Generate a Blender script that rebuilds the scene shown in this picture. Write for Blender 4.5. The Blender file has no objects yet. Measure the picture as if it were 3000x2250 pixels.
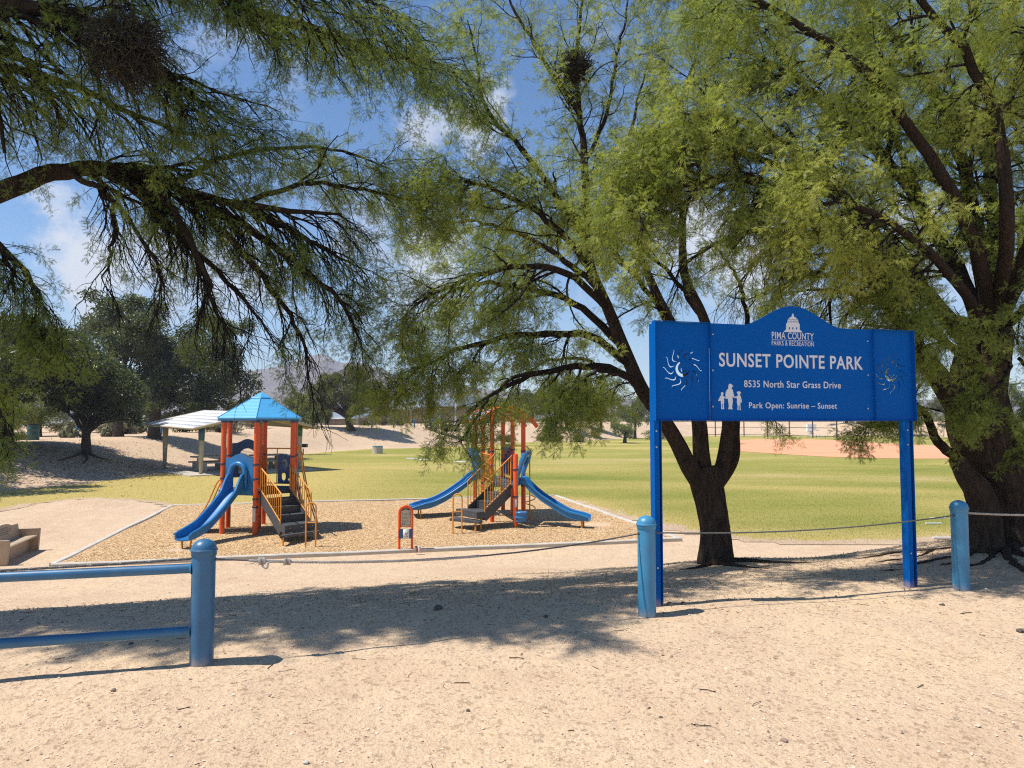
import bpy, math, random
import numpy as np
from mathutils import Vector

# ------------------------------------------------------------------ camera, world, sun, exposure
SC = bpy.context.scene
COL = SC.collection
PITCH = math.radians(3.08)
FPX = 2080.0
CAM = np.array([0.0, 0.0, 1.7])
cam_data = bpy.data.cameras.new('camera')
cam_data.sensor_fit = 'HORIZONTAL'
cam_data.sensor_width = 36.0
cam_data.lens = FPX / 3000.0 * 36.0
cam_data.clip_start = 0.05
cam_data.clip_end = 12000.0
cam = bpy.data.objects.new('camera', cam_data)
cam.location = CAM
cam.rotation_euler = (math.radians(90) + PITCH, 0, 0)
COL.objects.link(cam)
SC.camera = cam

SUN_EL = math.radians(60.5)
SUN_AZ = math.radians(191.0)          # horizontal direction towards the sun, from +X counter-clockwise
SUN_DIR = Vector((math.cos(SUN_EL) * math.cos(SUN_AZ), math.cos(SUN_EL) * math.sin(SUN_AZ), math.sin(SUN_EL)))

def setup_world():
    w = bpy.data.worlds.new('World')
    SC.world = w
    w.use_nodes = True
    nt = w.node_tree
    N, L = nt.nodes, nt.links
    N.clear()
    out = N.new('ShaderNodeOutputWorld')
    bg = N.new('ShaderNodeBackground')
    bg.inputs['Strength'].default_value = 0.12
    sky = N.new('ShaderNodeTexSky')
    sky.sky_type = 'NISHITA'
    sky.sun_disc = False
    sky.sun_elevation = SUN_EL
    sky.sun_rotation = math.atan2(SUN_DIR.x, SUN_DIR.y)
    sky.altitude = 700
    sky.air_density = 1.0
    sky.dust_density = 0.2
    sky.ozone_density = 3.0
    tc = N.new('ShaderNodeTexCoord')
    sep = N.new('ShaderNodeSeparateXYZ')
    L.new(tc.outputs['Generated'], sep.inputs[0])

    def math_n(op, a, b=None, clamp=False):
        m = N.new('ShaderNodeMath')
        m.operation = op
        m.use_clamp = clamp
        for i, s in enumerate((a, b)):
            if s is None:
                continue
            if isinstance(s, (int, float)):
                m.inputs[i].default_value = s
            else:
                L.new(s, m.inputs[i])
        return m.outputs[0]
    zc = math_n('ADD', math_n('MAXIMUM', sep.outputs['Z'], 0.0), 0.12)
    comb = N.new('ShaderNodeCombineXYZ')
    L.new(math_n('DIVIDE', sep.outputs['X'], zc), comb.inputs[0])
    L.new(math_n('DIVIDE', sep.outputs['Y'], zc), comb.inputs[1])
    comb.inputs[2].default_value = 3.7
    noise = N.new('ShaderNodeTexNoise')
    noise.inputs['Scale'].default_value = 1.15
    noise.inputs['Detail'].default_value = 9
    noise.inputs['Roughness'].default_value = 0.58
    noise.inputs['Distortion'].default_value = 0.35
    L.new(comb.outputs[0], noise.inputs['Vector'])
    n2 = N.new('ShaderNodeTexNoise')
    n2.inputs['Scale'].default_value = 9.0
    n2.inputs['Detail'].default_value = 8
    n2.inputs['Roughness'].default_value = 0.62
    L.new(tc.outputs['Generated'], n2.inputs['Vector'])
    wisps = N.new('ShaderNodeMapRange')
    wisps.interpolation_type = 'SMOOTHSTEP'
    wisps.inputs[1].default_value = 0.60
    wisps.inputs[2].default_value = 0.80
    wisps.inputs[3].default_value = 0.0
    wisps.inputs[4].default_value = 0.75
    L.new(noise.outputs['Fac'], wisps.inputs[0])
    total = wisps.outputs[0]
    # single cumulus puffs: direction (x, z per unit y), angular radius, strength
    for (cx, cz, r, k) in ((-0.05, 0.435, 0.07, 0.95), (-0.13, 0.42, 0.05, 0.6), (-0.60, 0.215, 0.10, 0.9), (-0.50, 0.235, 0.07, 0.7),
                           (-0.22, 0.26, 0.11, 0.6), (-0.10, 0.25, 0.10, 0.7), (0.22, 0.28, 0.12, 0.85), (0.32, 0.24, 0.12, 0.85), (-0.42, 0.19, 0.12, 0.6), (0.52, 0.2, 0.14, 0.8)):
        c = Vector((cx, 1.0, cz)).normalized()
        d = N.new('ShaderNodeVectorMath')
        d.operation = 'DOT_PRODUCT'
        L.new(tc.outputs['Generated'], d.inputs[0])
        d.inputs[1].default_value = c
        a = math_n('ARCCOSINE', math_n('MINIMUM', d.outputs['Value'], 1.0))
        q = math_n('SUBTRACT', 1.0, math_n('DIVIDE', a, r))
        q = math_n('ADD', q, math_n('MULTIPLY', math_n('SUBTRACT', n2.outputs['Fac'], 0.5), 3.2))
        mr = N.new('ShaderNodeMapRange')
        mr.interpolation_type = 'SMOOTHSTEP'
        mr.inputs[1].default_value = 0.15
        mr.inputs[2].default_value = 0.95
        mr.inputs[3].default_value = 0.0
        mr.inputs[4].default_value = k
        L.new(q, mr.inputs[0])
        total = math_n('MAXIMUM', total, mr.outputs[0])
    # clouds thin out towards the horizon haze
    total = math_n('MULTIPLY', total, math_n('MULTIPLY', sep.outputs['Z'], 8.0, True))
    mix = N.new('ShaderNodeMix')
    mix.data_type = 'RGBA'
    L.new(total, mix.inputs['Factor'])
    hs = N.new('ShaderNodeHueSaturation')
    hs.inputs['Saturation'].default_value = 1.18
    L.new(sky.outputs[0], hs.inputs['Color'])
    L.new(hs.outputs[0], mix.inputs['A'])
    mix.inputs['B'].default_value = (5.6, 5.8, 6.2, 1)
    L.new(mix.outputs['Result'], bg.inputs['Color'])
    L.new(bg.outputs[0], out.inputs['Surface'])

setup_world()
sun_data = bpy.data.lights.new('sun', 'SUN')
sun_data.energy = 5.0
sun_data.angle = math.radians(0.53)
sun_data.color = (1.0, 0.945, 0.85)
sun = bpy.data.objects.new('sun', sun_data)
sun.rotation_euler = SUN_DIR.to_track_quat('Z', 'Y').to_euler()
sun.location = (0, 0, 50)
COL.objects.link(sun)

SC.render.engine = 'CYCLES'
SC.view_settings.view_transform = 'Standard'
SC.view_settings.look = 'None'
SC.view_settings.exposure = 0.36
SC.view_settings.gamma = 1.0
SC.view_settings.use_curve_mapping = False
SC.cycles.max_bounces = 6
SC.cycles.diffuse_bounces = 3
SC.cycles.glossy_bounces = 3
SC.cycles.transmission_bounces = 4
SC.cycles.volume_bounces = 0
SC.cycles.use_denoising = False
SC.cycles.pixel_filter_type = 'BLACKMAN_HARRIS'
SC.cycles.filter_width = 1.15

# ------------------------------------------------------------------ geometry helpers
RNG = np.random.default_rng(11)
random.seed(4)
SIN, COS = math.sin(PITCH), math.cos(PITCH)

def ray(px, py):
    a = (px - 1500.0) / FPX
    b = -(py - 1125.0) / FPX
    return np.array([a, COS - b * SIN, SIN + b * COS])

def P(px, py, d):
    """the point at forward distance d seen at photo pixel (px, py)"""
    r = ray(px, py)
    return CAM + r * (d / r[1])

def G(px, py, z):
    r = ray(px, py)
    return CAM + r * ((z - CAM[2]) / r[2])

def nrm(v):
    v = np.asarray(v, float)
    return v / np.maximum(np.linalg.norm(v, axis=-1, keepdims=True), 1e-9)

_perm = np.random.default_rng(5).random((256, 256))

def vnoise(x, y):
    x = np.asarray(x, float); y = np.asarray(y, float)
    xi = np.floor(x).astype(int); yi = np.floor(y).astype(int)
    fx = x - xi; fy = y - yi
    fx = fx * fx * (3 - 2 * fx); fy = fy * fy * (3 - 2 * fy)
    g = lambda i, j: _perm[i % 256, j % 256]
    a = g(xi, yi) * (1 - fx) + g(xi + 1, yi) * fx
    b = g(xi, yi + 1) * (1 - fx) + g(xi + 1, yi + 1) * fx
    return (a * (1 - fy) + b * fy) * 2 - 1

def fbm(x, y, o=4):
    s = 0; a = 1.0; f = 1.0
    for _ in range(o):
        s = s + a * vnoise(x * f + 13.7 * _, y * f + 7.1 * _)
        a *= 0.5; f *= 2.03
    return s / 1.9

def sstep(a, b, x):
    t = np.clip((x - a) / (b - a), 0, 1)
    return t * t * (3 - 2 * t)

class Geo:
    """collects polygons; build() links them as one mesh object"""
    def __init__(self):
        self.v = []; self.n = 0; self.quads = []; self.tris = []; self.ng = []; self.attr = []
    def add(self, verts, faces):
        verts = np.asarray(verts, float).reshape(-1, 3)
        b = self.n
        self.v.append(verts); self.n += len(verts)
        for f in faces:
            f = [int(i) + b for i in f]
            (self.quads if len(f) == 4 else self.tris if len(f) == 3 else self.ng).append(f)
        return b
    def arr(self, verts, faces, tint=None):
        """bulk add: faces (M,3) or (M,4) array"""
        verts = np.asarray(verts, np.float32).reshape(-1, 3)
        f = np.asarray(faces, np.int64) + self.n
        self.v.append(verts)
        if tint is not None:
            self.attr.append((self.n, np.asarray(tint, np.float32)))
        self.n += len(verts)
        (self.quads if f.shape[1] == 4 else self.tris).extend([f])
        return self
    def box(self, c, size, A=None, B=None, C=None):
        A = np.array([1., 0, 0]) if A is None else nrm(A)
        B = np.array([0., 1, 0]) if B is None else nrm(B)
        C = np.cross(A, B) if C is None else nrm(C)
        c = np.asarray(c, float)
        hx, hy, hz = size[0] / 2, size[1] / 2, size[2] / 2
        vs = [c + A * hx * i + B * hy * j + C * hz * k for i in (-1, 1) for j in (-1, 1) for k in (-1, 1)]
        self.add(vs, [(0, 1, 3, 2), (4, 6, 7, 5), (0, 4, 5, 1), (2, 3, 7, 6), (0, 2, 6, 4), (1, 5, 7, 3)])
        return self
    def bbox(self, x0, x1, y0, y1, z0, z1):
        return self.box(((x0 + x1) / 2, (y0 + y1) / 2, (z0 + z1) / 2), (x1 - x0, y1 - y0, z1 - z0))
    def beam(self, p0, p1, w, h, up=(0, 0, 1)):
        p0 = np.asarray(p0, float); p1 = np.asarray(p1, float)
        A = nrm(p1 - p0); B = nrm(np.cross(np.asarray(up, float), A)); C = np.cross(A, B)
        return self.box((p0 + p1) / 2, (np.linalg.norm(p1 - p0), w, h), A, B, C)
    def tube(self, pts, r, sides=8, cap=True, closed=False):
        pts = np.asarray(pts, float); K = len(pts)
        r = np.full(K, r) if np.isscalar(r) else np.asarray(r, float)
        T = np.zeros_like(pts)
        if closed:
            T = nrm(np.roll(pts, -1, 0) - np.roll(pts, 1, 0))
        else:
            T[1:-1] = pts[2:] - pts[:-2]; T[0] = pts[1] - pts[0]; T[-1] = pts[-1] - pts[-2]
            T = nrm(T)
        ref = np.array([0, 0, 1.]) if abs(T[0][2]) < 0.9 else np.array([1., 0, 0])
        U = nrm(np.cross(T[0], ref)); vs = []
        ang = np.arange(sides) * 2 * math.pi / sides
        for k in range(K):
            U = nrm(U - T[k] * np.dot(U, T[k])); V = np.cross(T[k], U)
            vs.append(pts[k] + r[k] * (np.cos(ang)[:, None] * U + np.sin(ang)[:, None] * V))
        fs = []
        kk = K if closed else K - 1
        for k in range(kk):
            k2 = (k + 1) % K
            for s in range(sides):
                s2 = (s + 1) % sides
                fs.append((k * sides + s, k * sides + s2, k2 * sides + s2, k2 * sides + s))
        if cap and not closed:
            fs.append(tuple(range(sides - 1, -1, -1)))
            fs.append(tuple((K - 1) * sides + s for s in range(sides)))
        self.add(np.concatenate(vs), fs)
        return self
    def lathe(self, prof, c=(0, 0, 0), seg=24, axis=None):
        c = np.asarray(c, float)
        A = np.array([0, 0, 1.]) if axis is None else nrm(axis)
        ref = np.array([1., 0, 0]) if abs(A[0]) < 0.9 else np.array([0, 1., 0])
        U = nrm(np.cross(A, ref)); V = np.cross(A, U)
        ang = np.arange(seg) * 2 * math.pi / seg
        ring = np.cos(ang)[:, None] * U + np.sin(ang)[:, None] * V
        vs = np.concatenate([c + A * z + max(r, 1e-4) * ring for r, z in prof])
        fs = []
        for k in range(len(prof) - 1):
            for s in range(seg):
                s2 = (s + 1) % seg
                fs.append((k * seg + s, k * seg + s2, (k + 1) * seg + s2, (k + 1) * seg + s))
        fs.append(tuple(range(seg - 1, -1, -1)))
        fs.append(tuple((len(prof) - 1) * seg + s for s in range(seg)))
        self.add(vs, fs)
        return self
    def prism(self, poly, O, A, B, thick, N=None):
        O = np.asarray(O, float); A = nrm(A); B = nrm(B)
        N = np.cross(A, B) if N is None else nrm(N)
        n = len(poly)
        f = np.array([O + A * a + B * b for a, b in poly])
        vs = np.concatenate([f + N * thick / 2, f - N * thick / 2])
        area = sum(poly[i][0] * poly[(i + 1) % n][1] - poly[(i + 1) % n][0] * poly[i][1] for i in range(n))
        fr = list(range(n)); bk = list(range(2 * n - 1, n - 1, -1))
        if area < 0:
            fr = fr[::-1]; bk = bk[::-1]
        fs = [fr, bk]
        for i in range(n):
            j = (i + 1) % n
            q = (i, n + i, n + j, j)
            fs.append(q if area > 0 else q[::-1])
        self.add(vs, fs)
        return self
    def sweep(self, rings, cap=True):
        """rings: (K,S,3) closed profiles"""
        rings = np.asarray(rings, float); K, S = rings.shape[:2]
        fs = []
        for k in range(K - 1):
            for s in range(S):
                s2 = (s + 1) % S
                fs.append((k * S + s, k * S + s2, (k + 1) * S + s2, (k + 1) * S + s))
        if cap:
            fs.append(tuple(range(S - 1, -1, -1))); fs.append(tuple((K - 1) * S + s for s in range(S)))
        self.add(rings.reshape(-1, 3), fs)
        return self
    def ball(self, c, r, seg=10, rings=6, squash=(1, 1, 1)):
        vs = []; fs = []
        for i in range(rings + 1):
            th = math.pi * i / rings
            for j in range(seg):
                ph = 2 * math.pi * j / seg
                vs.append((c[0] + r * squash[0] * math.sin(th) * math.cos(ph), c[1] + r * squash[1] * math.sin(th) * math.sin(ph), c[2] + r * squash[2] * math.cos(th)))
        for i in range(rings):
            for j in range(seg):
                j2 = (j + 1) % seg
                fs.append((i * seg + j, (i + 1) * seg + j, (i + 1) * seg + j2, i * seg + j2))
        self.add(vs, fs)
        return self
    def mesh(self, name, mat, origin=(0, 0, 0), smooth=True, sharp=38):
        me = bpy.data.meshes.new(name)
        if self.n == 0:
            return me
        V = np.concatenate([np.asarray(v, np.float32).reshape(-1, 3) for v in self.v]) - np.asarray(origin, np.float32)
        def cat(lst, k):
            arrs = [f if isinstance(f, np.ndarray) else np.asarray([f]) for f in lst]
            return np.concatenate(arrs).astype(np.int32) if arrs else np.zeros((0, k), np.int32)
        q = cat(self.quads, 4); t = cat(self.tris, 3)
        loops = [q.ravel(), t.ravel()] + [np.asarray(f, np.int32) for f in self.ng]
        sizes = np.concatenate([np.full(len(q), 4, np.int32), np.full(len(t), 3, np.int32), np.array([len(f) for f in self.ng], np.int32)])
        loops = np.concatenate(loops).astype(np.int32)
        me.vertices.add(len(V)); me.vertices.foreach_set('co', V.ravel())
        me.loops.add(len(loops)); me.loops.foreach_set('vertex_index', loops)
        me.polygons.add(len(sizes))
        starts = np.concatenate([[0], np.cumsum(sizes)[:-1]]).astype(np.int32)
        me.polygons.foreach_set('loop_start', starts)
        me.polygons.foreach_set('loop_total', sizes)
        me.update(calc_edges=True)
        me.validate()
        if self.attr:
            at = me.attributes.new('tint', 'FLOAT', 'POINT')
            buf = np.zeros(len(V), np.float32)
            for s, a in self.attr:
                buf[s:s + len(a)] = a
            at.data.foreach_set('value', buf)
        if smooth:
            me.polygons.foreach_set('use_smooth', np.ones(len(sizes), bool))
            if sharp:
                me.set_sharp_from_angle(angle=math.radians(sharp))
        if mat is not None:
            me.materials.append(mat)
        return me

ORIGIN = {}

def props(o, label=None, cat=None, group=None, kind=None):
    if label: o['label'] = label
    if cat: o['category'] = cat
    if group: o['group'] = group
    if kind: o['kind'] = kind
    return o

def thing(name, label, cat, loc, group=None):
    o = bpy.data.objects.new(name, None)
    o.empty_display_size = 0.2
    o.location = [float(c) for c in loc]
    COL.objects.link(o)
    ORIGIN[o.name] = np.asarray(loc, float)
    return props(o, label, cat, group)

def part(name, geo, mat, parent, smooth=True, kind=None, label=None, sharp=38):
    """one mesh child; geo is in world coordinates"""
    org = ORIGIN[parent.name]
    o = bpy.data.objects.new(name, geo.mesh(name, mat, org, smooth, sharp))
    o.parent = parent
    COL.objects.link(o)
    ORIGIN[o.name] = org
    return props(o, label, None, None, kind)

def solo(name, geo, mat, label, cat, loc, group=None, smooth=True, kind=None, sharp=38):
    o = bpy.data.objects.new(name, geo.mesh(name, mat, loc, smooth, sharp))
    o.location = [float(c) for c in loc]
    COL.objects.link(o)
    ORIGIN[o.name] = np.asarray(loc, float)
    return props(o, label, cat, group, kind)

def setting(name, geo, mat, kind='structure', smooth=True, sharp=0):
    o = bpy.data.objects.new(name, geo.mesh(name, mat, (0, 0, 0), smooth, sharp))
    COL.objects.link(o)
    ORIGIN[o.name] = np.zeros(3)
    return props(o, kind=kind)

def copy_tree(o, loc=None, label=None, parent=None, rotz=None, scale=None):
    c = o.copy()
    COL.objects.link(c)
    if parent is not None:
        c.parent = parent
    if loc is not None:
        c.location = [float(v) for v in loc]
    if rotz is not None:
        c.rotation_euler = (0, 0, rotz)
    if scale is not None:
        c.scale = (scale,) * 3
    if label:
        c['label'] = label
    ORIGIN[c.name] = np.asarray(c.location, float)
    for ch in list(o.children):
        copy_tree(ch, parent=c)
    return c

def curve_mesh(polys, extrude):
    """2D outline with holes -> (verts, faces); filled by the curve even-odd rule"""
    cu = bpy.data.curves.new('outline', 'CURVE')
    cu.dimensions = '2D'; cu.fill_mode = 'BOTH'; cu.extrude = extrude
    for poly in polys:
        s = cu.splines.new('POLY')
        s.points.add(len(poly) - 1)
        for p, (a, b) in zip(s.points, poly):
            p.co = (a, b, 0, 1)
        s.use_cyclic_u = True
    return _eval(cu)

def text_mesh(body, offset=0.0, extrude=0.002, spacing=1.0):
    cu = bpy.data.curves.new('text', 'FONT')
    cu.body = body; cu.size = 1.0; cu.extrude = extrude; cu.offset = offset; cu.space_character = spacing
    cu.resolution_u = 4
    return _eval(cu)

def _eval(cu):
    ob = bpy.data.objects.new('tmp', cu)
    COL.objects.link(ob)
    dg = bpy.context.evaluated_depsgraph_get()
    me = bpy.data.meshes.new_from_object(ob.evaluated_get(dg))
    v = np.array([p.co[:] for p in me.vertices]); f = [list(p.vertices) for p in me.polygons]
    bpy.data.objects.remove(ob); bpy.data.curves.remove(cu); bpy.data.meshes.remove(me)
    return v, f

def arc(c, U, V, r, a0, a1, n=10):
    c = np.asarray(c, float); U = np.asarray(U, float); V = np.asarray(V, float)
    return [c + r * (math.cos(a) * U + math.sin(a) * V) for a in np.linspace(math.radians(a0), math.radians(a1), n)]

def catmull(pts, n):
    pts = np.asarray(pts, float)
    p = np.concatenate([[2 * pts[0] - pts[1]], pts, [2 * pts[-1] - pts[-2]]])
    m = len(pts) - 1
    out = []
    for t in np.linspace(0, m, n):
        i = min(int(t), m - 1); f = t - i
        a, b, c, d = p[i], p[i + 1], p[i + 2], p[i + 3]
        out.append(0.5 * (2 * b + (c - a) * f + (2 * a - 5 * b + 4 * c - d) * f * f + (3 * b - a - 3 * c + d) * f ** 3))
    return np.array(out)

# ------------------------------------------------------------------ materials
MATS = {}

class NT:
    def __init__(self, name):
        self.m = bpy.data.materials.new(name)
        self.m.use_nodes = True
        self.t = self.m.node_tree
        self.N, self.L = self.t.nodes, self.t.links
        self.b = self.N['Principled BSDF']
        self.out = self.N['Material Output']
        self.geo = None
    def pos(self):
        if self.geo is None:
            self.geo = self.N.new('ShaderNodeNewGeometry')
        return self.geo.outputs['Position']
    def obj(self):
        t = self.N.new('ShaderNodeTexCoord')
        return t.outputs['Object']
    def scaled(self, v, s):
        m = self.N.new('ShaderNodeMapping')
        m.inputs['Scale'].default_value = s if hasattr(s, '__len__') else (s, s, s)
        self.L.new(v, m.inputs['Vector'])
        return m.outputs[0]
    def noise(self, v, scale, detail=4, rough=0.55, dist=0.0):
        n = self.N.new('ShaderNodeTexNoise')
        n.inputs['Scale'].default_value = scale
        n.inputs['Detail'].default_value = detail
        n.inputs['Roughness'].default_value = rough
        n.inputs['Distortion'].default_value = dist
        self.L.new(v, n.inputs['Vector'])
        return n.outputs['Fac']
    def voro(self, v, scale, feature='F1', out='Distance', rnd=1.0):
        n = self.N.new('ShaderNodeTexVoronoi')
        n.feature = feature
        n.inputs['Scale'].default_value = scale
        n.inputs['Randomness'].default_value = rnd
        self.L.new(v, n.inputs['Vector'])
        return n.outputs[out]
    def ramp(self, fac, stops, interp='LINEAR'):
        r = self.N.new('ShaderNodeValToRGB')
        r.color_ramp.interpolation = interp
        e = r.color_ramp.elements
        while len(e) < len(stops):
            e.new(0.5)
        for el, (p, c) in zip(e, stops):
            el.position = p
            el.color = (*c, 1) if len(c) == 3 else c
        self.L.new(fac, r.inputs[0])
        return r.outputs[0]
    def rng(self, v, a, b, c=0.0, d=1.0):
        m = self.N.new('ShaderNodeMapRange')
        m.interpolation_type = 'SMOOTHSTEP'
        for i, q in enumerate((a, b, c, d)):
            m.inputs[i + 1].default_value = q
        self.L.new(v, m.inputs[0])
        return m.outputs[0]
    def math(self, op, a, b):
        m = self.N.new('ShaderNodeMath'); m.operation = op
        for i, s in enumerate((a, b)):
            if isinstance(s, (int, float)): m.inputs[i].default_value = s
            else: self.L.new(s, m.inputs[i])
        return m.outputs[0]
    def mix(self, fac, a, b, mode='MIX'):
        m = self.N.new('ShaderNodeMix'); m.data_type = 'RGBA'; m.blend_type = mode
        for key, s in (('Factor', fac), ('A', a), ('B', b)):
            sock = m.inputs[key] if key == 'Factor' else [i for i in m.inputs if i.name == key and i.type == 'RGBA'][0]
            if isinstance(s, (int, float)): sock.default_value = s
            elif isinstance(s, tuple): sock.default_value = (*s, 1)
            else: self.L.new(s, sock)
        return [o for o in m.outputs if o.type == 'RGBA'][0]
    def attr(self, name):
        a = self.N.new('ShaderNodeAttribute'); a.attribute_name = name
        return a.outputs['Fac']
    def bump(self, h, strength, dist):
        b = self.N.new('ShaderNodeBump')
        b.inputs['Strength'].default_value = strength
        b.inputs['Distance'].default_value = dist
        self.L.new(h, b.inputs['Height'])
        if self.b.inputs['Normal'].is_linked:
            self.L.new(self.b.inputs['Normal'].links[0].from_socket, b.inputs['Normal'])
        self.L.new(b.outputs[0], self.b.inputs['Normal'])
    def col(self, c):
        if isinstance(c, tuple): self.b.inputs['Base Color'].default_value = (*c, 1)
        else: self.L.new(c, self.b.inputs['Base Color'])
    def set(self, rough=None, metal=None, spec=None):
        if rough is not None: self.b.inputs['Roughness'].default_value = rough
        if metal is not None: self.b.inputs['Metallic'].default_value = metal
        if spec is not None: self.b.inputs['Specular IOR Level'].default_value = spec

def paint(name, c, rough=0.4, var=0.12, grime=0.0, bump=0.0, metal=0.0, scale=6.0, spec=0.5, base=0.0, chips=0.0):
    """painted metal, plastic or the like: faint unevenness, wear and dust"""
    t = NT(name)
    n = t.noise(t.obj(), scale, 5, 0.6)
    lo = tuple(max(0, x * (1 - var)) for x in c); hi = tuple(min(1, x * (1 + var)) for x in c)
    colr = t.ramp(n, [(0.3, lo), (0.7, hi)])
    if grime:
        g = t.rng(t.noise(t.obj(), scale * 0.8, 6, 0.7), 0.5, 0.75, 0.0, grime)
        colr = t.mix(g, colr, (0.36, 0.28, 0.2))
    if chips:
        ch = t.rng(t.noise(t.obj(), 22, 5, 0.65), 0.70, 0.735, 0.0, chips)
        colr = t.mix(ch, colr, (0.10, 0.055, 0.03))
    if base:         # dust and splashed soil round the foot
        sp = t.N.new('ShaderNodeSeparateXYZ'); t.L.new(t.obj(), sp.inputs[0])
        hz = t.math('ADD', sp.outputs['Z'], t.math('MULTIPLY', t.math('SUBTRACT', t.noise(t.obj(), 14, 5, 0.7), 0.5), 0.22))
        colr = t.mix(t.rng(hz, -0.01, 0.085, base, 0.0), colr, (0.46, 0.34, 0.23))
    t.col(colr)
    t.set(rough, metal, spec)
    if bump:
        t.bump(t.noise(t.obj(), 90, 3), bump, 0.004)
    MATS[name] = t.m
    return t.m
# ------------------------------------------------------------------ setting: terrain, lawn, infield, play surface, mountains, haze
AX = math.radians(13.5)
UA = np.array([math.cos(AX), math.sin(AX), 0.0])       # along the fence line, sign and playground front
VA = np.array([-math.sin(AX), math.cos(AX), 0.0])      # away from the viewer
ZF = -1.0                                              # level of lawn and playground
LAWN_EDGE = np.array([(-23, 14), (-21.5, 22), (-20.3, 27.7), (-19.3, 31), (-18.9, 37), (-18.6, 50), (-18.3, 61), (-14.5, 73), (-9.4, 76), (-5.5, 84), (1.9, 97), (11.5, 106),
                      (24, 128), (40, 146), (62, 146), (84, 132), (112, 112), (150, 96)], float)

def edge_dist(x, y):
    """distance outside (+) or inside (-) the far lawn edge"""
    x = np.asarray(x, float); y = np.asarray(y, float)
    best = np.full(x.shape, 1e9); sgn = np.ones(x.shape)
    for a, b in zip(LAWN_EDGE[:-1], LAWN_EDGE[1:]):
        d = b - a; L2 = d @ d
        t = np.clip(((x - a[0]) * d[0] + (y - a[1]) * d[1]) / L2, 0, 1)
        dx = x - (a[0] + t * d[0]); dy = y - (a[1] + t * d[1])
        dist = np.hypot(dx, dy)
        s = np.sign(d[0] * dy - d[1] * dx)
        m = dist < best - 1e-6
        best = np.where(m, dist, best); sgn = np.where(m, s, sgn)
    return best * sgn

TREE_M = None
MOUND = []

def height(x, y, detail=True):
    x = np.asarray(x, float); y = np.asarray(y, float)
    t = -math.sin(AX) * x + math.cos(AX) * y
    wob = 0.25 * vnoise(x * 0.35, y * 0.35) if detail else 0
    s = np.clip((t + wob - 6.5) / 6.7, 0, 1)
    z = -(0.55 * s + 0.45 * s * s * (3 - 2 * s))
    ed = edge_dist(x, y)
    zc = 1.55 + 0.75 * sstep(40, 95, y) + 0.5 * sstep(95, 150, y)
    z = z + np.where(y > 20, zc * sstep(0, 8.5, ed) * sstep(20, 30, y), 0)
    # heap of sand left of the playground
    z = z + 0.22 * np.exp(-(((x + 13.6) / 1.6) ** 2 + ((y - 23.0) / 1.0) ** 2)) + 0.1 * np.exp(-(((x + 14.8) / 2.4) ** 2 + ((y - 20.0) / 1.6) ** 2))
    for (mx, my, r, h) in MOUND:
        z = z + h * np.exp(-(((x - mx) / r) ** 2 + ((y - my) / r) ** 2))
    if detail:
        rough = sstep(14.2, 12.0, t) + 0.9 * sstep(0.2, 3, ed) * (t > 10)
        amp = np.clip(rough, 0, 1) * (np.hypot(x, y) < 200)
        z = z + amp * (0.025 * fbm(x * 0.9, y * 0.9, 3) + 0.009 * fbm(x * 4.1, y * 4.1, 3)) + (np.hypot(x, y) < 12) * amp * 0.004 * vnoise(x * 17, y * 17)
        near = (y < 9) & (np.abs(x) < 9)
        if near.any():
            z = z + near * amp * 0.006 * np.abs(vnoise(x * 2.6 + 0.8 * vnoise(x, y), y * 4.2)) - near * amp * 0.016 * sstep(0.62, 0.9, vnoise(x * 3.3 + 9, y * 3.0 + 4))
    far = sstep(170, 900, np.hypot(x, y))
    return z * (1 - far) + 1.25 * far

def hit(px, py, d0=2.0, d1=260.0):
    """where the view ray through a photo pixel meets the terrain"""
    r = ray(px, py); r = r / r[1]
    ds = np.geomspace(d0, d1, 3000)
    pts = CAM + ds[:, None] * r
    below = pts[:, 2] <= height(pts[:, 0], pts[:, 1], False)
    i = int(np.argmax(below)) if below.any() else len(ds) - 1
    p = pts[i].copy(); p[2] = float(height(p[0], p[1]))
    return p

def project(p):
    q = np.asarray(p, float) - CAM
    f = q[1] * COS + q[2] * SIN
    u = -q[1] * SIN + q[2] * COS
    return 1500 + FPX * q[0] / f, 1125 - FPX * u / f

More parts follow.
